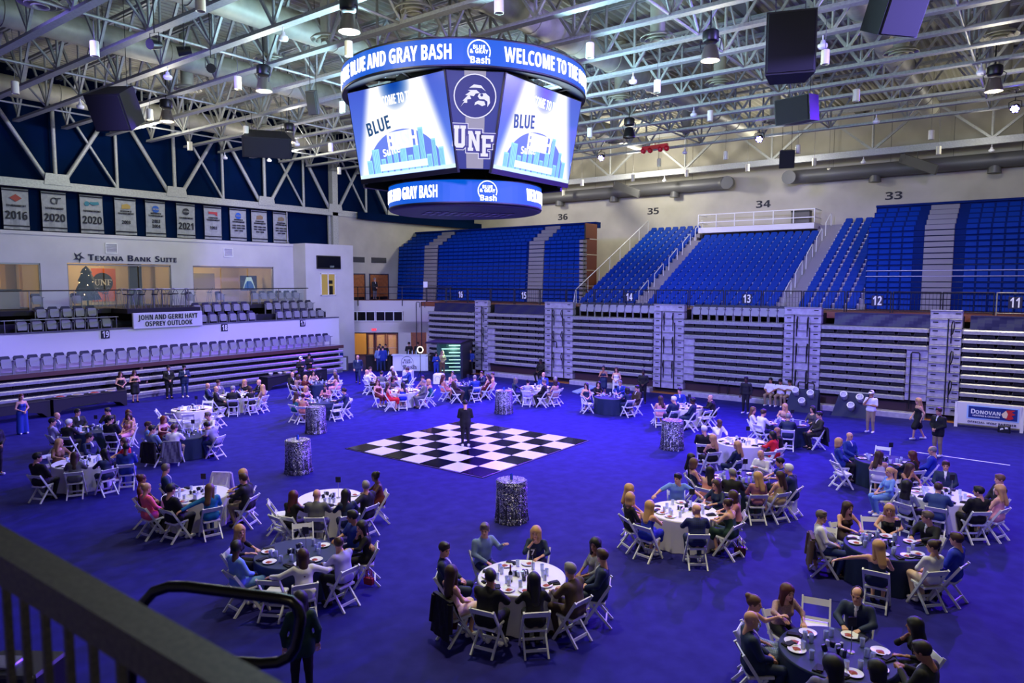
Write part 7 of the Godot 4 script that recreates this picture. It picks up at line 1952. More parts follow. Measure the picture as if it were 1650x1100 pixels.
func make_chair() -> Node3D:
	# white slatted folding chair facing +z, seat at 0.45 m, origin on the floor under the seat's middle
	var t := thing("folding_chair", "", "chair")
	var w := mat("chair_white", Color(0.84, 0.84, 0.86), 0.42)
	obj("seat", MB.new().cbox(Vector3(0, 0.445, 0.0), Vector3(0.38, 0.04, 0.38), 0.012, Basis(Vector3.RIGHT, -0.04)).mesh(), w, t)
	for s in [-1, 1]:
		obj("back_post", MB.new().bar(Vector3(0.215 * s, 0.80, -0.28), Vector3(0.215 * s, 0.0, 0.22), 0.03, 0.048, Vector3.BACK).mesh(), w, t)
		obj("rear_leg", MB.new().bar(Vector3(0.185 * s, 0.43, 0.08), Vector3(0.195 * s, 0.0, -0.30), 0.03, 0.042, Vector3.BACK).mesh(), w, t)
	obj("back_slat", MB.new().bar(Vector3(-0.20, 0.735, -0.24), Vector3(0.20, 0.735, -0.24), 0.02, 0.11, Vector3(0, 0.9, -0.42).normalized()).mesh(), w, t)
	obj("back_rail", MB.new().bar(Vector3(-0.20, 0.50, -0.09), Vector3(0.20, 0.50, -0.09), 0.022, 0.05, Vector3(0, 0.9, -0.42).normalized()).mesh(), w, t)
	obj("stretcher", MB.new().bar(Vector3(-0.18, 0.11, -0.203), Vector3(0.18, 0.11, -0.203), 0.022, 0.05).mesh(), w, t)
	obj("stretcher", MB.new().bar(Vector3(-0.20, 0.14, 0.132), Vector3(0.20, 0.14, 0.132), 0.022, 0.045).mesh(), w, t)
	return t


func place_chair(x: float, z: float, yaw: float, label: String) -> void:
	if chair0 == null:
		chair0 = make_chair()
		chair0.position = Vector3(x, 0, z)
		chair0.rotation.y = yaw
		tag(chair0, label, "chair", "white folding chairs")
	else:
		dup(chair0, Vector3(x, 0, z), yaw, label, "white folding chairs")


func first_or_dup(store: Dictionary, key: String, made: Callable, at: Vector3, turn: float, label: String, category: String, group: String) -> Node3D:
	if not store.has(key):
		var t: Node3D = made.call()
		store[key] = t
		t.position = at
		t.rotation.y = turn
		tag(t, label, category, group)
		return t
	return dup(store[key], at, turn, label, group)


func build_tables() -> void:
	var cw := mat("cloth_white", Color(0.84, 0.83, 0.85), 0.75)
	var cn := mat("cloth_navy", Color(0.03, 0.12, 0.26), 0.7)
	var china := mat("china", Color.WHITE)
	var food := mat("food_mix", Color.WHITE)
	var nap := mat("napkin_black", Color(0.02, 0.02, 0.025), 0.8)
	var clear := mat("tumbler_glass", Color(0.80, 0.84, 0.95), 0.08)
	clear.clearcoat_enabled = true
	var store := {}
	var steel := mat("rail_grey", Color.WHITE)
	var mk := {
		"plate": func() -> Node3D:
			var t := thing("plate", "", "plate")
			obj("dish", MB.new().lathe([Vector2(0.001, 0.012), Vector2(0.085, 0.012), Vector2(0.13, 0.026), Vector2(0.133, 0.024), Vector2(0.09, 0.002), Vector2(0.001, 0.0)], 22).mesh(), china, t)
			obj("food", MB.new().lathe([Vector2(0.001, 0.035), Vector2(0.03, 0.03), Vector2(0.06, 0.013)], 10, Vector3(0.02, 0, 0.01), 0.015, 4, 0.036).mesh(), food, t)
			return t,
		"tumbler": func() -> Node3D:
			var t := thing("tumbler", "", "glass")
			obj("bowl", MB.new().lathe([Vector2(0.033, 0.09), Vector2(0.036, 0.125), Vector2(0.0375, 0.125), Vector2(0.032, 0.0), Vector2(0.001, 0.0)], 12).mesh(), clear, t)
			obj("drink", MB.new().lathe([Vector2(0.001, 0.09), Vector2(0.034, 0.09)], 12).mesh(), mat("ice_water", Color(0.65, 0.68, 0.8), 0.1), t)
			return t,
		"napkin": func() -> Node3D:
			var t := thing("napkin", "", "napkin")
			obj("fold", MB.new().cbox(Vector3(0, 0.012, 0), Vector3(0.12, 0.024, 0.22), 0.01).mesh(), nap, t)
			obj("fold", MB.new().cbox(Vector3(0.02, 0.03, 0.01), Vector3(0.09, 0.016, 0.17), 0.007, Basis(Vector3.UP, 0.25)).mesh(), nap, t)
			return t,
		"number_stand": func() -> Node3D:
			var t := thing("number_stand", "", "table number")
			obj("base", MB.new().lathe([Vector2(0.001, 0.015), Vector2(0.05, 0.012), Vector2(0.055, 0.0)], 14).mesh(), steel, t)
			obj("stem", MB.new().tube(Vector3(0, 0.01, 0), Vector3(0, 0.40, 0), 0.006, -1, 6).mesh(), steel, t)
			obj("card", MB.new().cbox(Vector3(0, 0.46, 0), Vector3(0.13, 0.14, 0.012), 0.005).mesh(), mat("sign_navy", Color.WHITE), t)
			return t,
		"centrepiece": func() -> Node3D:
			# a heap of silver and navy letter blocks
			var t := thing("centrepiece", "", "centrepiece")
			var sil := mat("block_silver", Color(0.72, 0.74, 0.82), 0.3, 0.5)
			for k in 9:
				var a := k * 2.1
				var bx := MB.new().cbox(Vector3(0, 0.05, 0), Vector3(0.075, 0.09, 0.05), 0.012)
				var o := obj("block", bx.mesh(), sil if k % 2 else mat("block_navy", Color(0.04, 0.07, 0.2), 0.4), t)
				o.position = Vector3(sin(a), 0, cos(a)) * (0.05 + 0.014 * k) + Vector3(0, 0.07 if k in [2, 5] else 0.0, 0)
				o.rotation = Vector3(0.2 * sin(k), a * 1.3, 0.25 * cos(k * 2.0))
			return t}
	for q in TABLES:
		# [id, x, z, cloth, name, number of the stand, plates, list of seat angles]
		var at := Vector3(q[1], 0, q[2])
		var white: bool = q[3] == "w"
		var nm: String = q[4]
		var t := thing("banquet_table", "round banquet table, %s" % nm, "table", at, rng.randf() * TAU, "round banquet tables")
		var prof := [Vector2(0.001, 0.752), Vector2(0.79, 0.752), Vector2(0.80, 0.745), Vector2(0.805, 0.71), Vector2(0.80, 0.5), Vector2(0.80, 0.25), Vector2(0.805, 0.012)]
		obj("tablecloth", MB.new().lathe(prof, 64, Vector3.ZERO, 0.028, 13, 0.72).mesh(), cw if white else cn, t)
		obj("table_edge", MB.new().lathe([Vector2(0.785, 0.7525), Vector2(0.803, 0.746), Vector2(0.808, 0.72)], 48).mesh(), cw if white else cn, t)
		var c := first_or_dup(store, "centrepiece", mk.centrepiece, at + Vector3(0, 0.754, 0), rng.randf() * TAU, "centrepiece of silver and navy blocks on the %s" % nm, "centrepiece", "centrepieces of blocks")
		var s := first_or_dup(store, "number_stand", mk.number_stand, at + Vector3(0.16, 0.754, -0.12), deg_to_rad(36.0), "small dark number card on a thin stand on the %s" % nm, "table number", "table number stands")
		if s.get_node_or_null("digit") != null:
			s.get_node("digit").free()
		var old := s.find_child("digit*", false, false)
		if old:
			old.free()
		if q[5]:
			obj("digit", letters(q[5], 0.10, 0.006), mat("sign_white", Color.WHITE), s).position = Vector3(0, 0.46, 0.008)
		var angs: Array = q[7]
		var who := []
		for r in PEOPLE:
			if r.size() > 17 and r[17] == q[0]:
				who.append("%s, %s" % [" ".join(String(r[16]).split(" ").slice(0, r[18])), nm])
		for k in angs.size():
			var a: float = deg_to_rad(angs[k])
			var out := Vector3(sin(a), 0, cos(a))
			var side := Vector3(cos(a), 0, -sin(a))
			var by: String = "by the " + who[k] if k < who.size() else "at the %s seat of the %s" % [nth(k), nm]
			if k < q[6]:
				first_or_dup(store, "plate", mk.plate, at + out * (0.60 + 0.03 * sin(k * 5.0)) + side * 0.03 * cos(k * 3.0) + Vector3(0, 0.754, 0), rng.randf() * TAU, "white plate " + by, "plate", "plates on the %s" % nm)
			first_or_dup(store, "tumbler", mk.tumbler, at + out * 0.44 + side * (0.17 + 0.03 * sin(k * 7.0)) + Vector3(0, 0.754, 0), 0.0, "clear tumbler " + by, "glass", "tumblers on the %s" % nm)
			if k % 2 == 0:
				first_or_dup(store, "tumbler", mk.tumbler, at + out * 0.37 - side * 0.12 + Vector3(0, 0.754, 0), 0.0, "inner tumbler " + by, "glass", "tumblers on the %s" % nm)
			if k % 3 != 2:
				first_or_dup(store, "napkin", mk.napkin, at + out * 0.62 - side * 0.2 + Vector3(0, 0.754, 0), a + 0.4 * sin(k * 2.0), "black napkin " + by, "napkin", "napkins on the %s" % nm)
	for q in CHAIRS:
		place_chair(q[0], q[1], deg_to_rad(q[2]), q[3])
	# a bottle of wine on the front table
	var wb := thing("wine_bottle", "dark wine bottle with a red neck on the white table with the number seven sign", "bottle", Vector3(-7.42, 0.754, -9.85))
	obj("bottle", MB.new().lathe([Vector2(0.013, 0.22), Vector2(0.016, 0.20), Vector2(0.037, 0.16), Vector2(0.038, 0.0), Vector2(0.001, 0.0)], 14).mesh(), mat("wine_glass", Color(0.02, 0.03, 0.03), 0.1), wb)
	obj("capsule", MB.new().lathe([Vector2(0.001, 0.31), Vector2(0.014, 0.31), Vector2(0.015, 0.21)], 12).mesh(), mat("capsule_red", Color(0.5, 0.02, 0.03), 0.4), wb)
	obj("label", MB.new().lathe([Vector2(0.0385, 0.13), Vector2(0.0385, 0.04)], 14).mesh(), mat("sign_white", Color.WHITE), wb)
	# bags and coats
	var bags := [["tote_bag", "large dark red tote bag hanging at the left of the front white table", "bag", -7.95, -8.75, 0.36, 0.34, 0.16, Color(0.28, 0.02, 0.05), 0.18, 0.6], ["handbag", "small red handbag hanging on a chair at the blue table above the handrail", "bag", -10.30, -9.06, 0.2, 0.13, 0.08, Color(0.5, 0.04, 0.04), 0.22, 0.2], ["handbag", "brown leather bag on the floor beside the woman in the dark green dress", "bag", -5.16, -15.41, 0.24, 0.2, 0.12, Color(0.25, 0.09, 0.05), 0.0, 0.4], ["shoulder_bag", "white bag with dark straps hanging behind the woman in pale gold", "bag", -4.94, -18.80, 0.2, 0.34, 0.1, Color(0.8, 0.8, 0.85), 0.1, 1.2]]
	for q in bags:
		var t := thing(q[0], q[1], q[2], Vector3(q[3], q[9], q[4]), q[10])
		var m := mat("bag_%s" % String(q[1]).substr(0, 9).replace(" ", "_"), q[8], 0.45)
		var w: float = q[5]
		var h: float = q[6]
		obj("body", MB.new().poly(PackedVector2Array([Vector2(-w * 0.46, 0), Vector2(w * 0.46, 0), Vector2(w * 0.52, h * 0.5), Vector2(w * 0.5, h), Vector2(-w * 0.5, h), Vector2(-w * 0.52, h * 0.5)]), q[7], Transform3D(Basis(), Vector3(0, 0, q[7] / 2.0))).mesh(), m, t)
		for s in [-1, 1]:
			obj("handle", MB.new().pipe([Vector3(-w * 0.3, h, 0.3 * q[7] * s), Vector3(-w * 0.2, h + 0.16, 0.3 * q[7] * s), Vector3(w * 0.2, h + 0.16, 0.3 * q[7] * s), Vector3(w * 0.3, h, 0.3 * q[7] * s)], 0.011, 6).mesh(), m, t)
	for q in COATS:
		var t := thing("draped_jacket", q[4], "jacket", Vector3(q[0], 0, q[1]), deg_to_rad(q[2]))
		var c: Color = q[3]
		var m := MB.new()
		for s in [[0, -0.315], [1, -0.245]]:
			var last := []
			for r in 7:
				var row := []
				for k in 9:
					var x := -0.27 + 0.54 * k / 8.0
					row.append(Vector3(x * (1.0 + 0.03 * r), 0.83 - 0.115 * r * (1.0 if s[0] == 0 else 0.55), s[1] - (0.006 * r if s[0] == 0 else -0.05 * r * 0.5) + 0.012 * sin(k * 2.0 + r)))
				if last.size():
					for k in 8:
						m.quad(row[k], last[k], last[k + 1], row[k + 1])
				last = row
		m.bar(Vector3(-0.27, 0.83, -0.28), Vector3(0.27, 0.83, -0.28), 0.075, 0.02)
		var jm := mat("jacket_%d" % int(c.to_rgba32() % 9973), c, 0.8)
		obj("body", m.mesh(), jm, t)
		for s in [-1, 1]:
			obj("sleeve", MB.new().tube(Vector3(0.25 * s, 0.80, -0.30), Vector3(0.30 * s, 0.32, -0.34), 0.055, 0.045, 8).mesh(), jm, t)


class Field:
	# signed distances on a grid, joined with a smooth minimum, meshed as surface nets
	var o: Vector3
	var h: float
	var nx: int
	var ny: int
	var nz: int
	var d := PackedFloat32Array()

	func _init(lo: Vector3, hi: Vector3, cell: float) -> void:
		o = lo
		h = cell
		nx = int((hi.x - lo.x) / cell) + 2
		ny = int((hi.y - lo.y) / cell) + 2
		nz = int((hi.z - lo.z) / cell) + 2
		d.resize(nx * ny * nz)
		d.fill(1.0)

	func cap(a: Vector3, b: Vector3, ra: float, rb: float, k := 0.03, fz := 1.0) -> Field:
		var R := maxf(ra, rb) + k + h * 1.8
		var lo := (a.min(b) - Vector3(R, R, R) - o) / h
		var hi := (a.max(b) + Vector3(R, R, R) - o) / h
		var x0 := maxi(0, int(lo.x)); var x1 := mini(nx - 1, int(hi.x) + 1)
		var y0 := maxi(0, int(lo.y)); var y1 := mini(ny - 1, int(hi.y) + 1)
		var z0 := maxi(0, int(lo.z)); var z1 := mini(nz - 1, int(hi.z) + 1)
		var ab := b - a
		ab.z *= fz
		var ll := 1.0 / maxf(ab.length_squared(), 1e-8)
		var dr := rb - ra
		for z in range(z0, z1 + 1):
			for y in range(y0, y1 + 1):
				var i := (z * ny + y) * nx + x0
				var p := Vector3(o.x + x0 * h - a.x, o.y + y * h - a.y, (o.z + z * h - a.z) * fz)
				for x in range(x0, x1 + 1):
					var t := clampf(p.dot(ab) * ll, 0.0, 1.0)
					var v := (p - ab * t).length() - ra - dr * t
					var e := d[i]
					var q := k - absf(v - e)
					d[i] = (minf(v, e) - q * q / (4.0 * k)) if q > 0.0 else minf(v, e)
					i += 1
					p.x += h
		return self

	func ell(c: Vector3, r: Vector3, k := 0.02, sub := false) -> Field:
		var R := r + Vector3.ONE * (k + h * 1.8)
		var lo := (c - R - o) / h
		var hi := (c + R - o) / h
		var m := minf(r.x, minf(r.y, r.z))
		for z in range(maxi(0, int(lo.z)), mini(nz - 1, int(hi.z) + 1) + 1):
			for y in range(maxi(0, int(lo.y)), mini(ny - 1, int(hi.y) + 1) + 1):
				for x in range(maxi(0, int(lo.x)), mini(nx - 1, int(hi.x) + 1) + 1):
					var p := (o + Vector3(x, y, z) * h - c)
					var k0 := (p / r).length()
					var k1 := (p / (r * r)).length()
					var v := k0 * (k0 - 1.0) / k1 if k1 > 1e-6 else -m
					var i := (z * ny + y) * nx + x
					var e := d[i]
					if sub:
						v = -v
						var q := k - absf(v - e)
						d[i] = (maxf(v, e) + q * q / (4.0 * k)) if q > 0.0 else maxf(v, e)
					else:
						var q := k - absf(v - e)
						d[i] = (minf(v, e) - q * q / (4.0 * k)) if q > 0.0 else minf(v, e)
		return self

	func cut(n: Vector3, at: Vector3) -> Field:
		# keeps the side that n points away from
		for z in nz:
			for y in ny:
				var i := (z * ny + y) * nx
				for x in nx:
					d[i + x] = maxf(d[i + x], n.dot(o + Vector3(x, y, z) * h - at))
		return self

	func net() -> Dictionary:
		var V := PackedVector3Array()
		var N := PackedVector3Array()
		var I := PackedInt32Array()
		var at := PackedInt32Array()
		at.resize(nx * ny * nz)
		at.fill(-1)
		var sy := nx
		var sz := nx * ny
		var lim := h * 1.8
		for z in nz - 1:
			for y in ny - 1:
				var i := z * sz + y * sy - 1
				for x in nx - 1:
					i += 1
					var a := d[i]
					if a > lim or a < -lim:
						continue
					var b := d[i + 1]; var c := d[i + sy]; var e := d[i + sy + 1]
					var f := d[i + sz]; var g := d[i + sz + 1]; var u := d[i + sz + sy]; var w := d[i + sz + sy + 1]
					var neg := int(a < 0) + int(b < 0) + int(c < 0) + int(e < 0) + int(f < 0) + int(g < 0) + int(u < 0) + int(w < 0)
					if neg == 0 or neg == 8:
						continue
					var s := Vector3.ZERO
					var n := 0
					if (a < 0) != (b < 0): s += Vector3(a / (a - b), 0, 0); n += 1
					if (c < 0) != (e < 0): s += Vector3(c / (c - e), 1, 0); n += 1
					if (f < 0) != (g < 0): s += Vector3(f / (f - g), 0, 1); n += 1
					if (u < 0) != (w < 0): s += Vector3(u / (u - w), 1, 1); n += 1
					if (a < 0) != (c < 0): s += Vector3(0, a / (a - c), 0); n += 1
					if (b < 0) != (e < 0): s += Vector3(1, b / (b - e), 0); n += 1
					if (f < 0) != (u < 0): s += Vector3(0, f / (f - u), 1); n += 1
					if (g < 0) != (w < 0): s += Vector3(1, g / (g - w), 1); n += 1
					if (a < 0) != (f < 0): s += Vector3(0, 0, a / (a - f)); n += 1
					if (b < 0) != (g < 0): s += Vector3(1, 0, b / (b - g)); n += 1
					if (c < 0) != (u < 0): s += Vector3(0, 1, c / (c - u)); n += 1
					if (e < 0) != (w < 0): s += Vector3(1, 1, e / (e - w)); n += 1
					at[i] = V.size()
					V.append(o + (Vector3(x, y, z) + s / n) * h)
					N.append(Vector3(b + e + g + w - a - c - f - u, c + e + u + w - a - b - f - g, f + g + u + w - a - b - c - e).normalized())
		for z in range(1, nz - 1):
			for y in range(1, ny - 1):
				var i := z * sz + y * sy
				for x in range(1, nx - 1):
					var j := i + x
					if at[j] < 0:
						continue
					var s := d[j] < 0
					if s != (d[j + 1] < 0):
						_quad(I, at[j - sy - sz], at[j - sz], at[j], at[j - sy], s)
					if s != (d[j + sy] < 0):
						_quad(I, at[j - 1 - sz], at[j - 1], at[j], at[j - sz], s)
					if s != (d[j + sz] < 0):
						_quad(I, at[j - 1 - sy], at[j - sy], at[j], at[j - 1], s)
		return {"v": V, "n": N, "i": I}

	func _quad(I: PackedInt32Array, a: int, b: int, c: int, e: int, s: bool) -> void:
		if a < 0 or b < 0 or c < 0 or e < 0:
			return
		if s:
			I.append_array(PackedInt32Array([a, c, b, a, e, c]))
		else:
			I.append_array(PackedInt32Array([a, b, c, a, c, e]))


# ---- joints of a pose. The figure faces +z; its left is +x; seated figures have the origin on the floor under the hips
func joints(pose: String, f: bool) -> Dictionary:
	var J := {}
	var sw := 0.165 if f else 0.19
	var hw := 0.085
	var stand := pose.begins_with("st")
	var lean := 0.0
	if not stand:
		lean = {"lap": -0.06, "table": 0.16, "chin": 0.2, "gest": 0.05, "reach": 0.2, "phone": 0.12, "armout": 0.0, "spread": 0.2, "lean": 1.25, "lean2": 0.6}.get(pose, 0.0)
	var hip := Vector3(0, 0.94 if stand else 0.575, 0)
	var up := func(x: float, y: float, z: float) -> Vector3: return hip + Vector3(x, y, z).rotated(Vector3.RIGHT, lean)
	J.hip = hip
	J.waist = up.call(0, 0.16, 0.0)
	J.chest = up.call(0, 0.34, 0.0)
	J.neck = up.call(0, 0.475, -0.02)
	J.head = up.call(0, 0.665, 0.03)
	if pose == "lean":
		J.head = J.neck + Vector3(0, -0.1, 0.19)
	for s in [-1.0, 1.0]:
		var L := "l" if s > 0 else "r"
		J["sh" + L] = up.call(sw * s, 0.435, -0.01)
		J["th" + L] = hip + Vector3(hw * s, -0.02, 0)
		if stand:
			J["kn" + L] = Vector3(0.10 * s, 0.50, 0.02)
			J["an" + L] = Vector3(0.11 * s, 0.09, -0.02)
			if pose == "stwalk":
				J["kn" + L] = Vector3(0.09 * s, 0.50, 0.03 + 0.14 * s)
				J["an" + L] = Vector3(0.09 * s, 0.10, -0.06 + 0.26 * s)
		else:
			var wide := 0.10 if f else 0.14
			J["kn" + L] = Vector3(wide * s, 0.535, 0.43)
			J["an" + L] = Vector3(wide * 0.9 * s, 0.09, 0.31)
	var arm := func(L: String, e: Vector3, w: Vector3) -> void:
		J["el" + L] = e
		J["wr" + L] = w
	var both := func(ex: float, ey: float, ez: float, wx: float, wy: float, wz: float) -> void:
		for s in [-1.0, 1.0]:
			arm.call("l" if s > 0 else "r", Vector3(ex * s, ey, ez), Vector3(wx * s, wy, wz))
	match pose:
		"lap", "gest": both.call(0.25, 0.79, 0.06, 0.08, 0.67, 0.27)
		"table", "chin", "reach", "lean2": both.call(0.27, 0.84, 0.20, 0.12, 0.80, 0.42)
		"phone": both.call(0.24, 0.80, 0.15, 0.06, 0.90, 0.34)
		"armout": both.call(0.25, 0.80, 0.12, 0.10, 0.80, 0.34)
		"spread": both.call(0.43, 0.88, 0.14, 0.58, 0.82, 0.36)
		"lean": both.call(0.22, 0.50, 0.48, 0.14, 0.28, 0.52)
		"stclasp": both.call(0.25, 1.12, 0.02, 0.05, 1.0, 0.2)
		"stphone": both.call(0.25, 1.12, 0.03, 0.05, 1.18, 0.24)
		"stchin": both.call(0.24, 1.12, 0.04, -0.02, 1.16, 0.2)
		"stwalk": 
			both.call(0.25, 1.13, -0.05, 0.24, 0.88, 0.03)
		_: both.call(0.26, 1.12, -0.03, 0.25, 0.87, 0.06)
	if pose == "chin":
		arm.call("r", Vector3(-0.2, 0.84, 0.30), Vector3(-0.06, 1.03, 0.24))
	if pose == "gest":
		arm.call("l", Vector3(0.28, 0.86, 0.18), Vector3(0.24, 1.0, 0.40))
	if pose == "reach":
		arm.call("r", Vector3(-0.33, 0.95, 0.24), Vector3(-0.36, 0.98, 0.50))
	if pose == "armout":
		arm.call("l", Vector3(0.46, 0.92, 0.0), Vector3(0.70, 0.84, -0.04))
	if pose == "stchin":
		arm.call("r", Vector3(-0.22, 1.15, 0.16), Vector3(-0.04, 1.42, 0.16))
	if pose == "stwalk":
		arm.call("l", Vector3(0.25, 1.13, -0.12), Vector3(0.23, 0.90, -0.02))
		arm.call("r", Vector3(-0.25, 1.13, 0.0), Vector3(-0.22, 0.92, 0.16))
	return J


func box_of(J: Dictionary) -> Array:
	var lo := Vector3.ONE * 99
	var hi := -lo
	for k in J:
		lo = lo.min(J[k])
		hi = hi.max(J[k])
	return [lo - Vector3(0.24, 0.12, 0.26), hi + Vector3(0.24, 0.12, 0.26)]


func torso(F: Field, J: Dictionary, f: bool, g: float, low := false) -> void:
	# trunk grown by g; low leaves the shoulders bare
	var w := 0.055 if f else 0.07
	F.cap(J.hip + Vector3(-0.07, 0.0, 0), J.hip + Vector3(0.07, 0.0, 0), 0.105 + g, 0.105 + g, 0.05)
	for s in [-1.0, 1.0]:
		F.cap(J.hip + Vector3(w * s, 0.02, 0), J.waist + Vector3(w * 0.8 * s, 0, 0), 0.10 + g, (0.085 if f else 0.098) + g, 0.06, 1.05)
		F.cap(J.waist + Vector3(w * 0.8 * s, 0, 0), J.chest + Vector3(w * s, 0, 0), (0.085 if f else 0.098) + g, (0.098 if f else 0.112) + g, 0.06, 1.1)
		if f:
			var fr: Vector3 = (J.chest - J.waist).normalized().cross(Vector3.LEFT)
			F.cap(J.chest + Vector3(0.065 * s, -0.03, 0) + fr * 0.075, J.chest + Vector3(0.065 * s, -0.035, 0) + fr * 0.08, 0.058 + g, 0.058 + g, 0.04)
		if not low:
			var L := "l" if s > 0 else "r"
			F.cap(J.chest + Vector3(0.05 * s, 0.04, 0), J["sh" + L] + Vector3(-0.03 * s, -0.01, 0), 0.092 + g, 0.058 + g, 0.06, 1.05)
	if not low:
		F.cap(J.neck + Vector3(0, -0.03, 0), J.neck + Vector3(0, 0.01, 0), 0.066 + g * 0.6, 0.056 + g * 0.5, 0.05)


func limb(F: Field, J: Dictionary, L: String, g: float, upto := 1.0, f := false) -> void:
	var k := 0.88 if f else 1.0
	var sh: Vector3 = J["sh" + L]
	var el: Vector3 = J["el" + L]
	var wr: Vector3 = J["wr" + L]
	if upto < 0.5:
		F.cap(sh, sh.lerp(el, upto * 2.0), 0.056 * k + g, 0.048 * k + g, 0.04)
		return
	F.cap(sh, el, 0.056 * k + g, 0.043 * k + g, 0.04)
	F.cap(el, el.lerp(wr, (upto - 0.5) * 2.0), 0.043 * k + g, 0.03 * k + g, 0.025)


func legs(F: Field, J: Dictionary, g: float, f: bool, upto := 1.0) -> void:
	for L in ["l", "r"]:
		var th: Vector3 = J["th" + L]
		var kn: Vector3 = J["kn" + L]
		var an: Vector3 = J["an" + L]
		F.cap(th, kn, (0.092 if f else 0.09) + g, 0.056 + g, 0.03)
		F.cap(kn, kn.lerp(an, upto), 0.054 + g, lerpf(0.054, 0.036, upto) + g, 0.03)


var cache := {}


func head_arrays(f: bool, near: bool) -> Dictionary:
	var key := "head%s%s" % [f, near]
	if cache.has(key):
		return cache[key]
	var F := Field.new(Vector3(-0.12, -0.24, -0.14), Vector3(0.12, 0.15, 0.15), 0.0105 if near else 0.018)
	var j := 0.92 if f else 1.0
	F.ell(Vector3(0, 0.03, -0.012), Vector3(0.076, 0.086, 0.096), 0.02)
	F.ell(Vector3(0, -0.045, 0.022), Vector3(0.058 * j, 0.07, 0.066), 0.04)
	F.ell(Vector3(0, -0.088, 0.058), Vector3(0.026 * j, 0.022, 0.024), 0.03)
	F.cap(Vector3(0, -0.06, -0.018), Vector3(0, -0.2, -0.045), 0.054 * j, 0.056 * j, 0.03)
	for s in [-1.0, 1.0]:
		F.ell(Vector3(0.033 * s, 0.0, 0.09), Vector3(0.018, 0.012, 0.018), 0.015, true)
		F.ell(Vector3(0.031 * s, 0.0, 0.073), Vector3(0.013, 0.011, 0.013), 0.004)
		F.cap(Vector3(0.015 * s, 0.022, 0.084), Vector3(0.045 * s, 0.022, 0.074), 0.009, 0.008, 0.012)
		F.ell(Vector3(0.078 * s, -0.008, -0.01), Vector3(0.011, 0.031, 0.019), 0.008)
	F.cap(Vector3(0, 0.008, 0.083), Vector3(0, -0.024, 0.102), 0.010, 0.013, 0.014)
	F.cap(Vector3(-0.02, -0.053, 0.08), Vector3(0.02, -0.053, 0.08), 0.009, 0.009, 0.01)
	var a := F.net()
	var c := PackedColorArray()
	for p in a.v:
		var q := Color.WHITE
		if p.z > 0.05:
			var e := Vector2(absf(p.x) - 0.031, p.y)
			if e.length() < 0.0125:
				q = Color(0.10, 0.08, 0.07)
			elif absf(p.y - 0.024) < 0.007 and absf(p.x) > 0.012 and absf(p.x) < 0.05:
				q = Color(0.35, 0.27, 0.22)
			elif absf(p.y + 0.053) < 0.009 and absf(p.x) < 0.026 and p.z > 0.07:
				q = Color(0.75, 0.42, 0.40) if f else Color(0.8, 0.58, 0.54)
		c.append(q)
	a.c = c
	cache[key] = a
	return a


func hand_arrays(curl: float, near: bool) -> Dictionary:
	# a right hand: wrist at the origin, fingers along +z, palm down (-y), thumb towards +x
	var key := "hand%.1f%s" % [curl, near]
	if cache.has(key):
		return cache[key]
	var F := Field.new(Vector3(-0.07, -0.09, -0.04), Vector3(0.09, 0.05, 0.21), 0.0075 if near else 0.0115)
	var r := 0.0085 if near else 0.0105
	F.cap(Vector3(0, 0, -0.02), Vector3(0, 0, 0.02), 0.024, 0.022, 0.02)
	for k in 4:
		var x := -0.034 + 0.0225 * k
		F.cap(Vector3(x * 0.5, 0, 0.015), Vector3(x, 0, 0.085), 0.015, 0.0125, 0.012)
		var at := Vector3(x, 0, 0.085)
		var w := curl * 0.5
		var len: float = [0.062, 0.078, 0.085, 0.076][k]
		for s in [0.45, 0.32, 0.23]:
			var to: Vector3 = at + Vector3(x * 0.08, -sin(w), cos(w)) * len * s
			F.cap(at, to, r, r * 0.92, 0.004)
			at = to
			w += curl * 0.75
	var t0 := Vector3(0.022, -0.005, 0.025)
	var t1 := Vector3(0.052, -0.014, 0.055)
	F.cap(t0, t1, 0.014, 0.011, 0.012)
	F.cap(t1, t1 + Vector3(0.012 - 0.02 * curl, -0.008 - 0.015 * curl, 0.034), 0.0105, 0.009, 0.006)
	var a := F.net()
	cache[key] = a
	return a


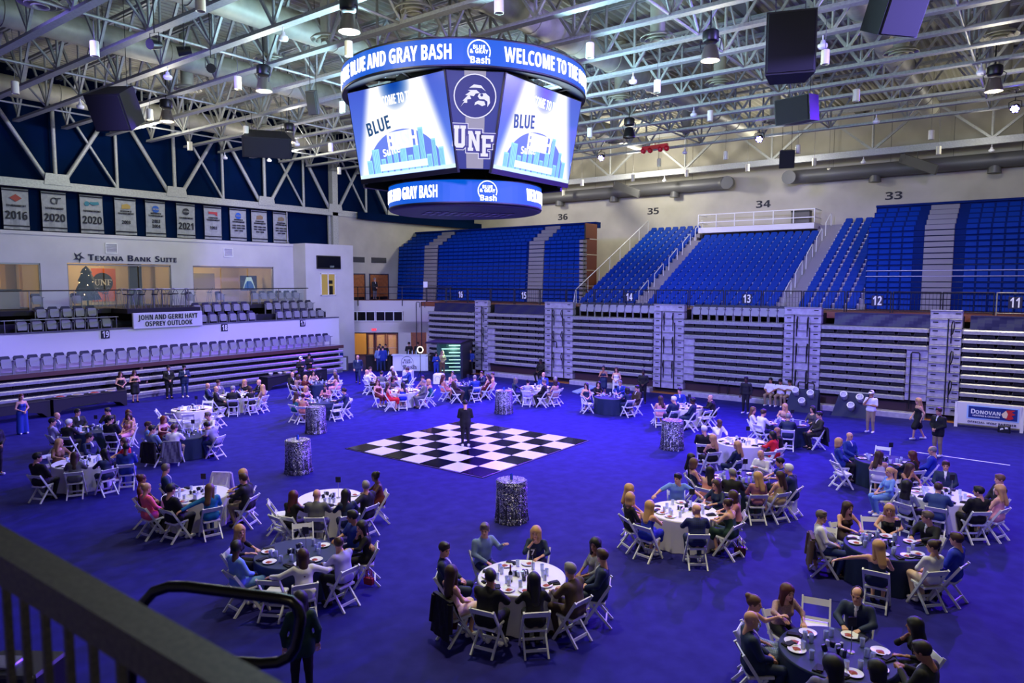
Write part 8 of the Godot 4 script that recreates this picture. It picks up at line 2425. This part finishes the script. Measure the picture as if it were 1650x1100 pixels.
func hair_mesh(style: String, near: bool) -> ArrayMesh:
	var key := "hair%s%s" % [style, near]
	if cache.has(key):
		return cache[key]
	var F := Field.new(Vector3(-0.17, -0.46, -0.21), Vector3(0.17, 0.21, 0.16), 0.0125 if near else 0.019)
	var cap_ := func(g: float) -> void: F.ell(Vector3(0, 0.036, -0.016), Vector3(0.078 + g, 0.088 + g, 0.098 + g), 0.01)
	match style:
		"s":
			cap_.call(0.012)
			F.ell(Vector3(0, 0.10, 0.045), Vector3(0.06, 0.028, 0.04), 0.02)
			F.ell(Vector3(0, -0.055, 0.095), Vector3(0.105, 0.095, 0.075), 0.01, true)
			F.ell(Vector3(0, -0.13, 0.02), Vector3(0.12, 0.10, 0.10), 0.01, true)
		"f":
			cap_.call(0.009)
			F.ell(Vector3(0, 0.10, 0.055), Vector3(0.066, 0.085, 0.11), 0.01, true)
			F.ell(Vector3(0, -0.06, 0.095), Vector3(0.105, 0.11, 0.085), 0.01, true)
			F.ell(Vector3(0, -0.13, 0.02), Vector3(0.12, 0.10, 0.10), 0.01, true)
		"l":
			cap_.call(0.017)
			F.cap(Vector3(0, 0.02, -0.06), Vector3(0, -0.30, -0.12), 0.085, 0.075, 0.05, 1.5)
			for s in [-1.0, 1.0]:
				F.cap(Vector3(0.072 * s, 0.03, 0.0), Vector3(0.085 * s, -0.22, -0.02), 0.034, 0.038, 0.04)
			F.ell(Vector3(0, -0.055, 0.10), Vector3(0.064, 0.115, 0.075), 0.015, true)
		"k":
			cap_.call(0.02)
			F.cap(Vector3(0, 0.0, -0.05), Vector3(0, -0.11, -0.055), 0.085, 0.085, 0.05, 1.3)
			for s in [-1.0, 1.0]:
				F.cap(Vector3(0.072 * s, 0.03, 0.01), Vector3(0.078 * s, -0.10, 0.005), 0.034, 0.036, 0.04)
			F.ell(Vector3(0, -0.055, 0.10), Vector3(0.062, 0.115, 0.08), 0.015, true)
		"p":
			cap_.call(0.01)
			F.ell(Vector3(0, -0.055, 0.095), Vector3(0.105, 0.11, 0.085), 0.01, true)
			F.ell(Vector3(0, -0.14, 0.02), Vector3(0.12, 0.10, 0.09), 0.01, true)
			F.cap(Vector3(0, 0.06, -0.11), Vector3(0, 0.0, -0.16), 0.032, 0.04, 0.03)
			F.cap(Vector3(0, 0.0, -0.16), Vector3(0, -0.24, -0.14), 0.04, 0.022, 0.03)
		"u":
			cap_.call(0.01)
			F.ell(Vector3(0, -0.055, 0.095), Vector3(0.105, 0.11, 0.085), 0.01, true)
			F.ell(Vector3(0, -0.14, 0.02), Vector3(0.12, 0.10, 0.09), 0.01, true)
			F.ell(Vector3(0, 0.09, -0.10), Vector3(0.052, 0.048, 0.048), 0.02)
		"c":
			cap_.call(0.03)
			F.cap(Vector3(0, 0.04, -0.05), Vector3(0, -0.10, -0.07), 0.10, 0.09, 0.05)
			for k in 9:
				var a := PI * (0.12 + 0.095 * k) + PI / 2 + 0.2
				F.cap(Vector3(sin(a) * 0.09, 0.0, cos(a) * 0.09 - 0.02), Vector3(sin(a) * 0.11, -0.30, cos(a) * 0.11 - 0.03), 0.024, 0.018, 0.015)
			F.ell(Vector3(0, -0.055, 0.10), Vector3(0.064, 0.115, 0.08), 0.015, true)
		"cap":
			cap_.call(0.016)
			F.ell(Vector3(0, -0.09, 0.0), Vector3(0.16, 0.11, 0.16), 0.005, true)
			F.cap(Vector3(-0.035, 0.035, 0.10), Vector3(0.035, 0.035, 0.10), 0.035, 0.035, 0.02)
			F.ell(Vector3(0, -0.02, 0.1), Vector3(0.11, 0.045, 0.12), 0.005, true)
	var m := MB.new().add(F.net()).mesh()
	cache[key] = m
	return m


func head_frame(J: Dictionary, yaw: float, pose: String) -> Transform3D:
	var b := Basis(Vector3.UP, deg_to_rad(yaw))
	var down := 0.1
	if pose == "lean":
		down = 1.3
	elif pose in ["lean2", "phone", "stphone"]:
		down = 0.4
	return Transform3D((b * Basis(Vector3.RIGHT, down)).scaled(Vector3.ONE * 1.09), J.head)


func hand_frame(J: Dictionary, L: String, pose: String) -> Transform3D:
	var z: Vector3 = (J["wr" + L] - J["el" + L]).normalized()
	if pose in ["table", "spread", "reach", "armout", "lean2"]:
		z = (z + Vector3(0, -0.1, 0.1)).normalized()
	var x := Vector3.UP.cross(z)
	if x.length() < 0.3:
		x = Vector3.RIGHT
	x = x.normalized()
	# the thumb lies on the inner side: +x for the right hand, mirrored for the left
	var b := Basis(x, z.cross(x), z)
	if L == "l":
		b = Basis(-x, z.cross(x), z)
	return Transform3D(b, J["wr" + L])


func part_mesh(kind: String, pose: String, f: bool, near: bool, yaw := 0) -> ArrayMesh:
	var key := "%s|%s|%s|%s|%d" % [kind, pose, f, near, yaw]
	if cache.has(key):
		return cache[key]
	var J := joints(pose, f)
	var bb := box_of(J)
	var stand := pose.begins_with("st")
	var m: ArrayMesh
	var cell := 0.026 if near else 0.034
	if kind == "body":
		var bk := "bodyfield|%s|%s|%s" % [pose, f, near]
		if not cache.has(bk):
			var F := Field.new(bb[0], bb[1], 0.03 if near else 0.036)
			torso(F, J, f, 0.0)
			for L in ["l", "r"]:
				limb(F, J, L, 0.0, 1.0, f)
				var an: Vector3 = J["an" + L]
				F.cap(an, an + Vector3(0, -0.045, 0.11), 0.036, 0.032, 0.02)
			legs(F, J, 0.0, f)
			F.cap(J.neck, J.neck.lerp(J.head, 0.35), 0.052, 0.05, 0.03)
			cache[bk] = F.net()
		var q := MB.new()
		q.add(cache[bk])
		q.add(head_arrays(f, near), head_frame(J, yaw, pose))
		var curl := 1.1 if pose in ["phone", "stphone", "chin", "stchin", "stclasp"] else (0.35 if pose in ["reach", "spread"] else 0.6)
		for L in ["l", "r"]:
			q.add(hand_arrays(curl, near), hand_frame(J, L, pose))
		m = q.mesh()
	else:
		var F := Field.new(bb[0], bb[1], cell)
		match kind:
			"jacket":
				torso(F, J, f, 0.020)
				for L in ["l", "r"]:
					limb(F, J, L, 0.017, 0.96, f)
					if stand:
						F.cap(J["th" + L] + Vector3(0, 0.05, 0), J["th" + L] + Vector3(0, -0.12, 0), 0.118, 0.125, 0.04)
					else:
						F.cap(J["th" + L], J["th" + L].lerp(J["kn" + L], 0.28), 0.118, 0.108, 0.04)
			"shirt", "blouse", "polo":
				torso(F, J, f, 0.011)
				for L in ["l", "r"]:
					limb(F, J, L, 0.010, 0.42 if kind == "polo" else (0.96 if kind == "shirt" else 0.72), f)
				if kind == "blouse":
					F.ell(J.neck + Vector3(0, 0.02, 0.05), Vector3(0.085, 0.075, 0.09), 0.01, true)
				F.cut(Vector3.DOWN, J.hip + Vector3(0, -0.06, 0))
			"dress":
				torso(F, J, f, 0.012, true)
				for s in [-1.0, 1.0]:
					F.cap(J.chest + Vector3(0.075 * s, 0.02, 0), J.neck + Vector3(0.085 * s, -0.01, 0), 0.055, 0.035, 0.03)
				F.cut((J.neck - J.chest).normalized(), J.neck + (J.neck - J.chest).normalized() * -0.04)
				if stand:
					for L in ["l", "r"]:
						F.cap(J["th" + L], J["kn" + L] + Vector3(0, 0.05, 0), 0.125, 0.13, 0.08)
				else:
					for L in ["l", "r"]:
						F.cap(J["th" + L], J["kn" + L], 0.112, 0.082, 0.07)
						F.cap(J["kn" + L], J["kn" + L] + Vector3(0, -0.16, 0.0), 0.08, 0.075, 0.06)
			"gown":
				torso(F, J, f, 0.012, true)
				F.cut((J.neck - J.chest).normalized(), J.neck + (J.neck - J.chest).normalized() * -0.05)
				for L in ["l", "r"]:
					F.cap(J["th" + L], J["an" + L] + Vector3(0, 0.02, 0), 0.12, 0.13, 0.08)
			"trousers":
				F.cap(J.hip + Vector3(-0.07, 0.02, 0), J.hip + Vector3(0.07, 0.02, 0), 0.118, 0.118, 0.05)
				legs(F, J, 0.014, f, 0.98)
				if stand:
					F.cut(Vector3.UP, J.hip + Vector3(0, 0.10, 0))
			"shirt_front":
				torso(F, J, f, 0.027)
				var up: Vector3 = (J.neck - J.waist).normalized()
				var fr := up.cross(Vector3.LEFT)
				# a wedge that opens from the waist to the collar
				F.cut(Vector3(1, 0, 0) - up * 0.17, J.waist + up * 0.05)
				F.cut(Vector3(-1, 0, 0) - up * 0.17, J.waist + up * 0.05)
				F.cut(-fr, J.chest + fr * 0.01)
		m = MB.new().add(F.net()).mesh()
	cache[key] = m
	return m


func shoe_mesh(near: bool) -> ArrayMesh:
	var key := "shoe%s" % near
	if not cache.has(key):
		var F := Field.new(Vector3(-0.08, -0.02, -0.12), Vector3(0.08, 0.15, 0.22), 0.012 if near else 0.018)
		F.cap(Vector3(0, 0.045, -0.05), Vector3(0, 0.042, 0.13), 0.044, 0.042, 0.02)
		F.cap(Vector3(0, 0.08, -0.03), Vector3(0, 0.05, 0.04), 0.04, 0.035, 0.02)
		F.cut(Vector3.DOWN, Vector3(0, 0.004, 0))
		cache[key] = MB.new().add(F.net()).mesh()
	return cache[key]


const SKIN := {"light": Color(0.80, 0.60, 0.50), "tan": Color(0.62, 0.43, 0.33), "dark": Color(0.30, 0.19, 0.14)}
const HAIR := {"black": Color(0.03, 0.025, 0.03), "dark": Color(0.06, 0.045, 0.04), "dbrown": Color(0.12, 0.075, 0.055), "brown": Color(0.22, 0.13, 0.09), "lbrown": Color(0.38, 0.26, 0.18), "auburn": Color(0.30, 0.11, 0.07), "red": Color(0.42, 0.16, 0.08), "blond": Color(0.72, 0.55, 0.36), "gray": Color(0.48, 0.46, 0.46), "grayb": Color(0.36, 0.31, 0.27), "white": Color(0.80, 0.79, 0.78)}
const DYE := {"navy": Color(0.045, 0.06, 0.14), "dnavy": Color(0.025, 0.03, 0.07), "black": Color(0.015, 0.015, 0.018), "blackp": Color(0.03, 0.025, 0.03), "charcoal": Color(0.09, 0.09, 0.10), "grey": Color(0.36, 0.36, 0.38), "greyp": Color(0.24, 0.23, 0.26), "greyblue": Color(0.42, 0.50, 0.64), "white": Color(0.86, 0.86, 0.87), "cream": Color(0.84, 0.72, 0.62), "paleblue": Color(0.60, 0.68, 0.82), "stripe": Color(0.72, 0.72, 0.78), "blush": Color(0.78, 0.62, 0.62), "rose": Color(0.66, 0.42, 0.45), "pink": Color(0.85, 0.58, 0.62), "peach": Color(0.82, 0.52, 0.42), "hotpink": Color(0.95, 0.38, 0.48), "red": Color(0.80, 0.06, 0.13), "dred": Color(0.33, 0.04, 0.06), "rust": Color(0.36, 0.15, 0.10), "olive": Color(0.28, 0.21, 0.15), "brown": Color(0.22, 0.15, 0.12), "dbrown": Color(0.18, 0.09, 0.07), "khaki": Color(0.56, 0.48, 0.38), "tan": Color(0.52, 0.38, 0.27), "gold": Color(0.74, 0.64, 0.44), "lavgrey": Color(0.44, 0.42, 0.56), "lavender": Color(0.62, 0.60, 0.80), "lblue": Color(0.42, 0.56, 0.85), "lbluep": Color(0.36, 0.52, 0.72), "blue": Color(0.06, 0.18, 0.52), "royal": Color(0.03, 0.14, 0.62), "steel": Color(0.18, 0.27, 0.46), "tealn": Color(0.03, 0.16, 0.30), "turq": Color(0.02, 0.40, 0.60), "teal": Color(0.04, 0.36, 0.38), "green": Color(0.02, 0.18, 0.14), "purple": Color(0.28, 0.14, 0.42), "jeans": Color(0.10, 0.18, 0.38), "jeansl": Color(0.40, 0.55, 0.80), "silver": Color(0.70, 0.72, 0.78), "dots": Color(0.60, 0.60, 0.62), "plaid": Color(0.08, 0.14, 0.38)}


func dye(c: String) -> Material:
	var key := "cloth_" + c
	if M.has(key):
		return M[key]
	var m := mat(key, DYE[c], 0.78)
	if c == "silver":
		m.roughness = 0.3
		m.metallic = 0.6
	elif c in ["blush", "blackp", "dots"]:
		var bright := Color(1, 1, 1) if c != "blush" else Color(1.0, 1.0, 0.95)
		m.albedo_texture = noise_tex(70 + c.length(), 0.25, Color(0.55, 0.55, 0.55) if c != "blackp" else Color(0.4, 0.4, 0.4), bright, 128, 1)
		m.uv1_triplanar = true
		m.uv1_scale = Vector3.ONE * 2.2
		if c == "blackp":
			m.albedo_color = Color(0.10, 0.08, 0.09)
	elif c in ["plaid", "stripe", "paleblue"]:
		var im := Image.create(64, 64, false, Image.FORMAT_RGB8)
		im.fill(Color(0.75, 0.75, 0.75))
		for k in 4:
			im.fill_rect(Rect2i(0, k * 16, 64, 5), Color(1, 1, 1))
			if c == "plaid":
				for y in 64:
					for x in 5:
						im.set_pixel(k * 16 + x, y, im.get_pixel(k * 16 + x, y).lerp(Color(1, 1, 1), 0.6))
		m.albedo_texture = ImageTexture.create_from_image(im)
		m.uv1_triplanar = true
		m.uv1_scale = Vector3.ONE * (6.0 if c == "plaid" else 10.0)
	return m


func person(q: Array) -> void:
	# [x, z, yaw, sex, hair, hair colour, skin, top kind, top colour, bottom colour, pose, head yaw, floor height, scale, near, shoes, label]
	var f: bool = q[3] == "f"
	var pose: String = q[10]
	var near: bool = q[14] == 1
	var label: String = q[16]
	if q.size() > 17:
		var nm := table_name(q[17])
		place_chair(q[0] + 0.1 * sin(deg_to_rad(q[2])), q[1] + 0.1 * cos(deg_to_rad(q[2])), deg_to_rad(q[2]), "white chair of the %s, %s" % [" ".join(label.split(" ").slice(0, q[18])), nm])
		label += " the " + nm
	var t := thing("person", label, "person", Vector3(q[0], q[12], q[1]), deg_to_rad(q[2]))
	t.scale = Vector3.ONE * q[13]
	var J := joints(pose, f)
	var skin := mat("skin_" + q[6], SKIN[q[6]], 0.55)
	skin.vertex_color_use_as_albedo = true
	obj("body", part_mesh("body", pose, f, near, q[11]), skin, t)
	var hf := head_frame(J, q[11], pose)
	if q[4] != "b":
		var hm := mat("hair_" + q[5], HAIR[q[5]], 0.55)
		obj("hair", hair_mesh("s" if q[4] == "cap" else q[4], near), hm, t).transform = hf
		if q[4] == "cap":
			obj("cap", hair_mesh("cap", near), mat("bar_white", Color.WHITE), t).transform = hf
	var top: String = q[7]
	var tm := dye(q[8])
	match top:
		"suit", "suitf":
			obj("jacket", part_mesh("jacket", pose, f, near), tm, t)
			obj("shirt_front", part_mesh("shirt_front", pose, f, near), dye("white" if top == "suit" else ("black" if q[8] != "black" else "white")), t)
		"dress", "gown":
			obj("dress", part_mesh(top, pose, f, near), tm, t)
		_:
			obj("shirt" if top != "blouse" else "blouse", part_mesh(top, pose, f, near), tm, t)
	if not top in ["dress", "gown"]:
		obj("trousers", part_mesh("trousers", pose, f, near), dye(q[9]), t)
	var sm: Material = mat("bar_white", Color.WHITE) if q[15] == "w" else mat("shoe_dark", Color(0.05, 0.035, 0.03), 0.4)
	for L in ["l", "r"]:
		var o := obj("shoe", shoe_mesh(near), sm, t)
		var an: Vector3 = J["an" + L]
		o.position = Vector3(an.x, an.y - 0.09, an.z)
		o.rotation.y = 0.15 if L == "l" else -0.15


func table_name(id: String) -> String:
	for q in TABLES:
		if q[0] == id:
			return q[4]
	return ""


func build_people() -> void:
	for q in PEOPLE:
		person(q)


func build_foreground() -> void:
	# the stair rail right below the camera: a flat bar with balusters, and a bent black pipe rail beyond it
	var paint := grained("rail_olive", Color(0.34, 0.33, 0.25), 0.5, 0.1, noise_tex(81, 0.05, Color(0.6, 0.6, 0.6), Color(1, 1, 1)), 4.0)
	var t := thing("stair_railing", "olive painted flat stair rail with balusters slanting across the lower left corner", "railing")
	obj("top_bar", MB.new().bar(Vector3(-2.147, 5.551, -0.523), Vector3(-0.876, 5.404, -0.669), 0.075, 0.07).mesh(), paint, t)
	for p in [Vector3(-1.954, 5.529, -0.545), Vector3(-1.860, 5.518, -0.556), Vector3(-1.783, 5.509, -0.565), Vector3(-1.696, 5.499, -0.575), Vector3(-1.605, 5.488, -0.585), Vector3(-1.516, 5.478, -0.596), Vector3(-1.421, 5.467, -0.607), Vector3(-1.321, 5.455, -0.618), Vector3(-1.216, 5.443, -0.630), Vector3(-1.115, 5.431, -0.642)]:
		obj("baluster", MB.new().bar(p - Vector3(0, 0.03, 0), p - Vector3(0, 1.0, 0), 0.015, 0.015).mesh(), paint, t)
	var h := thing("pipe_rail", "bent black pipe handrail with rounded corners below the camera", "handrail")
	obj("pipe", MB.new().pipe([Vector3(-2.607, 4.488, -1.131), Vector3(-2.613, 4.761, -1.155), Vector3(-2.606, 4.897, -1.176), Vector3(-2.591, 4.960, -1.194), Vector3(-2.560, 5.004, -1.221), Vector3(-2.517, 5.022, -1.255), Vector3(-2.466, 5.022, -1.293), Vector3(-2.319, 4.999, -1.401), Vector3(-2.190, 4.979, -1.496), Vector3(-2.157, 4.970, -1.520), Vector3(-2.134, 4.947, -1.535), Vector3(-2.124, 4.908, -1.537), Vector3(-2.127, 4.851, -1.529), Vector3(-2.134, 4.801, -1.519), Vector3(-2.150, 4.765, -1.503), Vector3(-2.182, 4.745, -1.477), Vector3(-2.233, 4.740, -1.438), Vector3(-2.361, 4.751, -1.343), Vector3(-2.508, 4.772, -1.235), Vector3(-2.614, 4.783, -1.157)], 0.0205, 12).mesh(), mat("pipe_black", Color(0.02, 0.02, 0.02), 0.22), h)
	var e := thing("equipment_cart", "dark cart with a pale edge seen through the balusters at lower left", "cart", Vector3(-11.28, 0, -3.45), 0.6)
	obj("box", MB.new().cbox(Vector3(0, 0.4, 0), Vector3(1.0, 0.8, 0.7), 0.04).mesh(), mat("case_dark", Color(0.06, 0.06, 0.07), 0.5), e)
	obj("lid", MB.new().cbox(Vector3(-0.15, 0.83, 0.05), Vector3(0.45, 0.05, 0.3), 0.02).mesh(), mat("tray_steel", Color.WHITE), e)
	obj("edge_trim", MB.new().bar(Vector3(0.45, 0.1, 0.36), Vector3(0.45, 0.8, 0.36), 0.09, 0.03).mesh(), mat("bar_white", Color.WHITE), e)
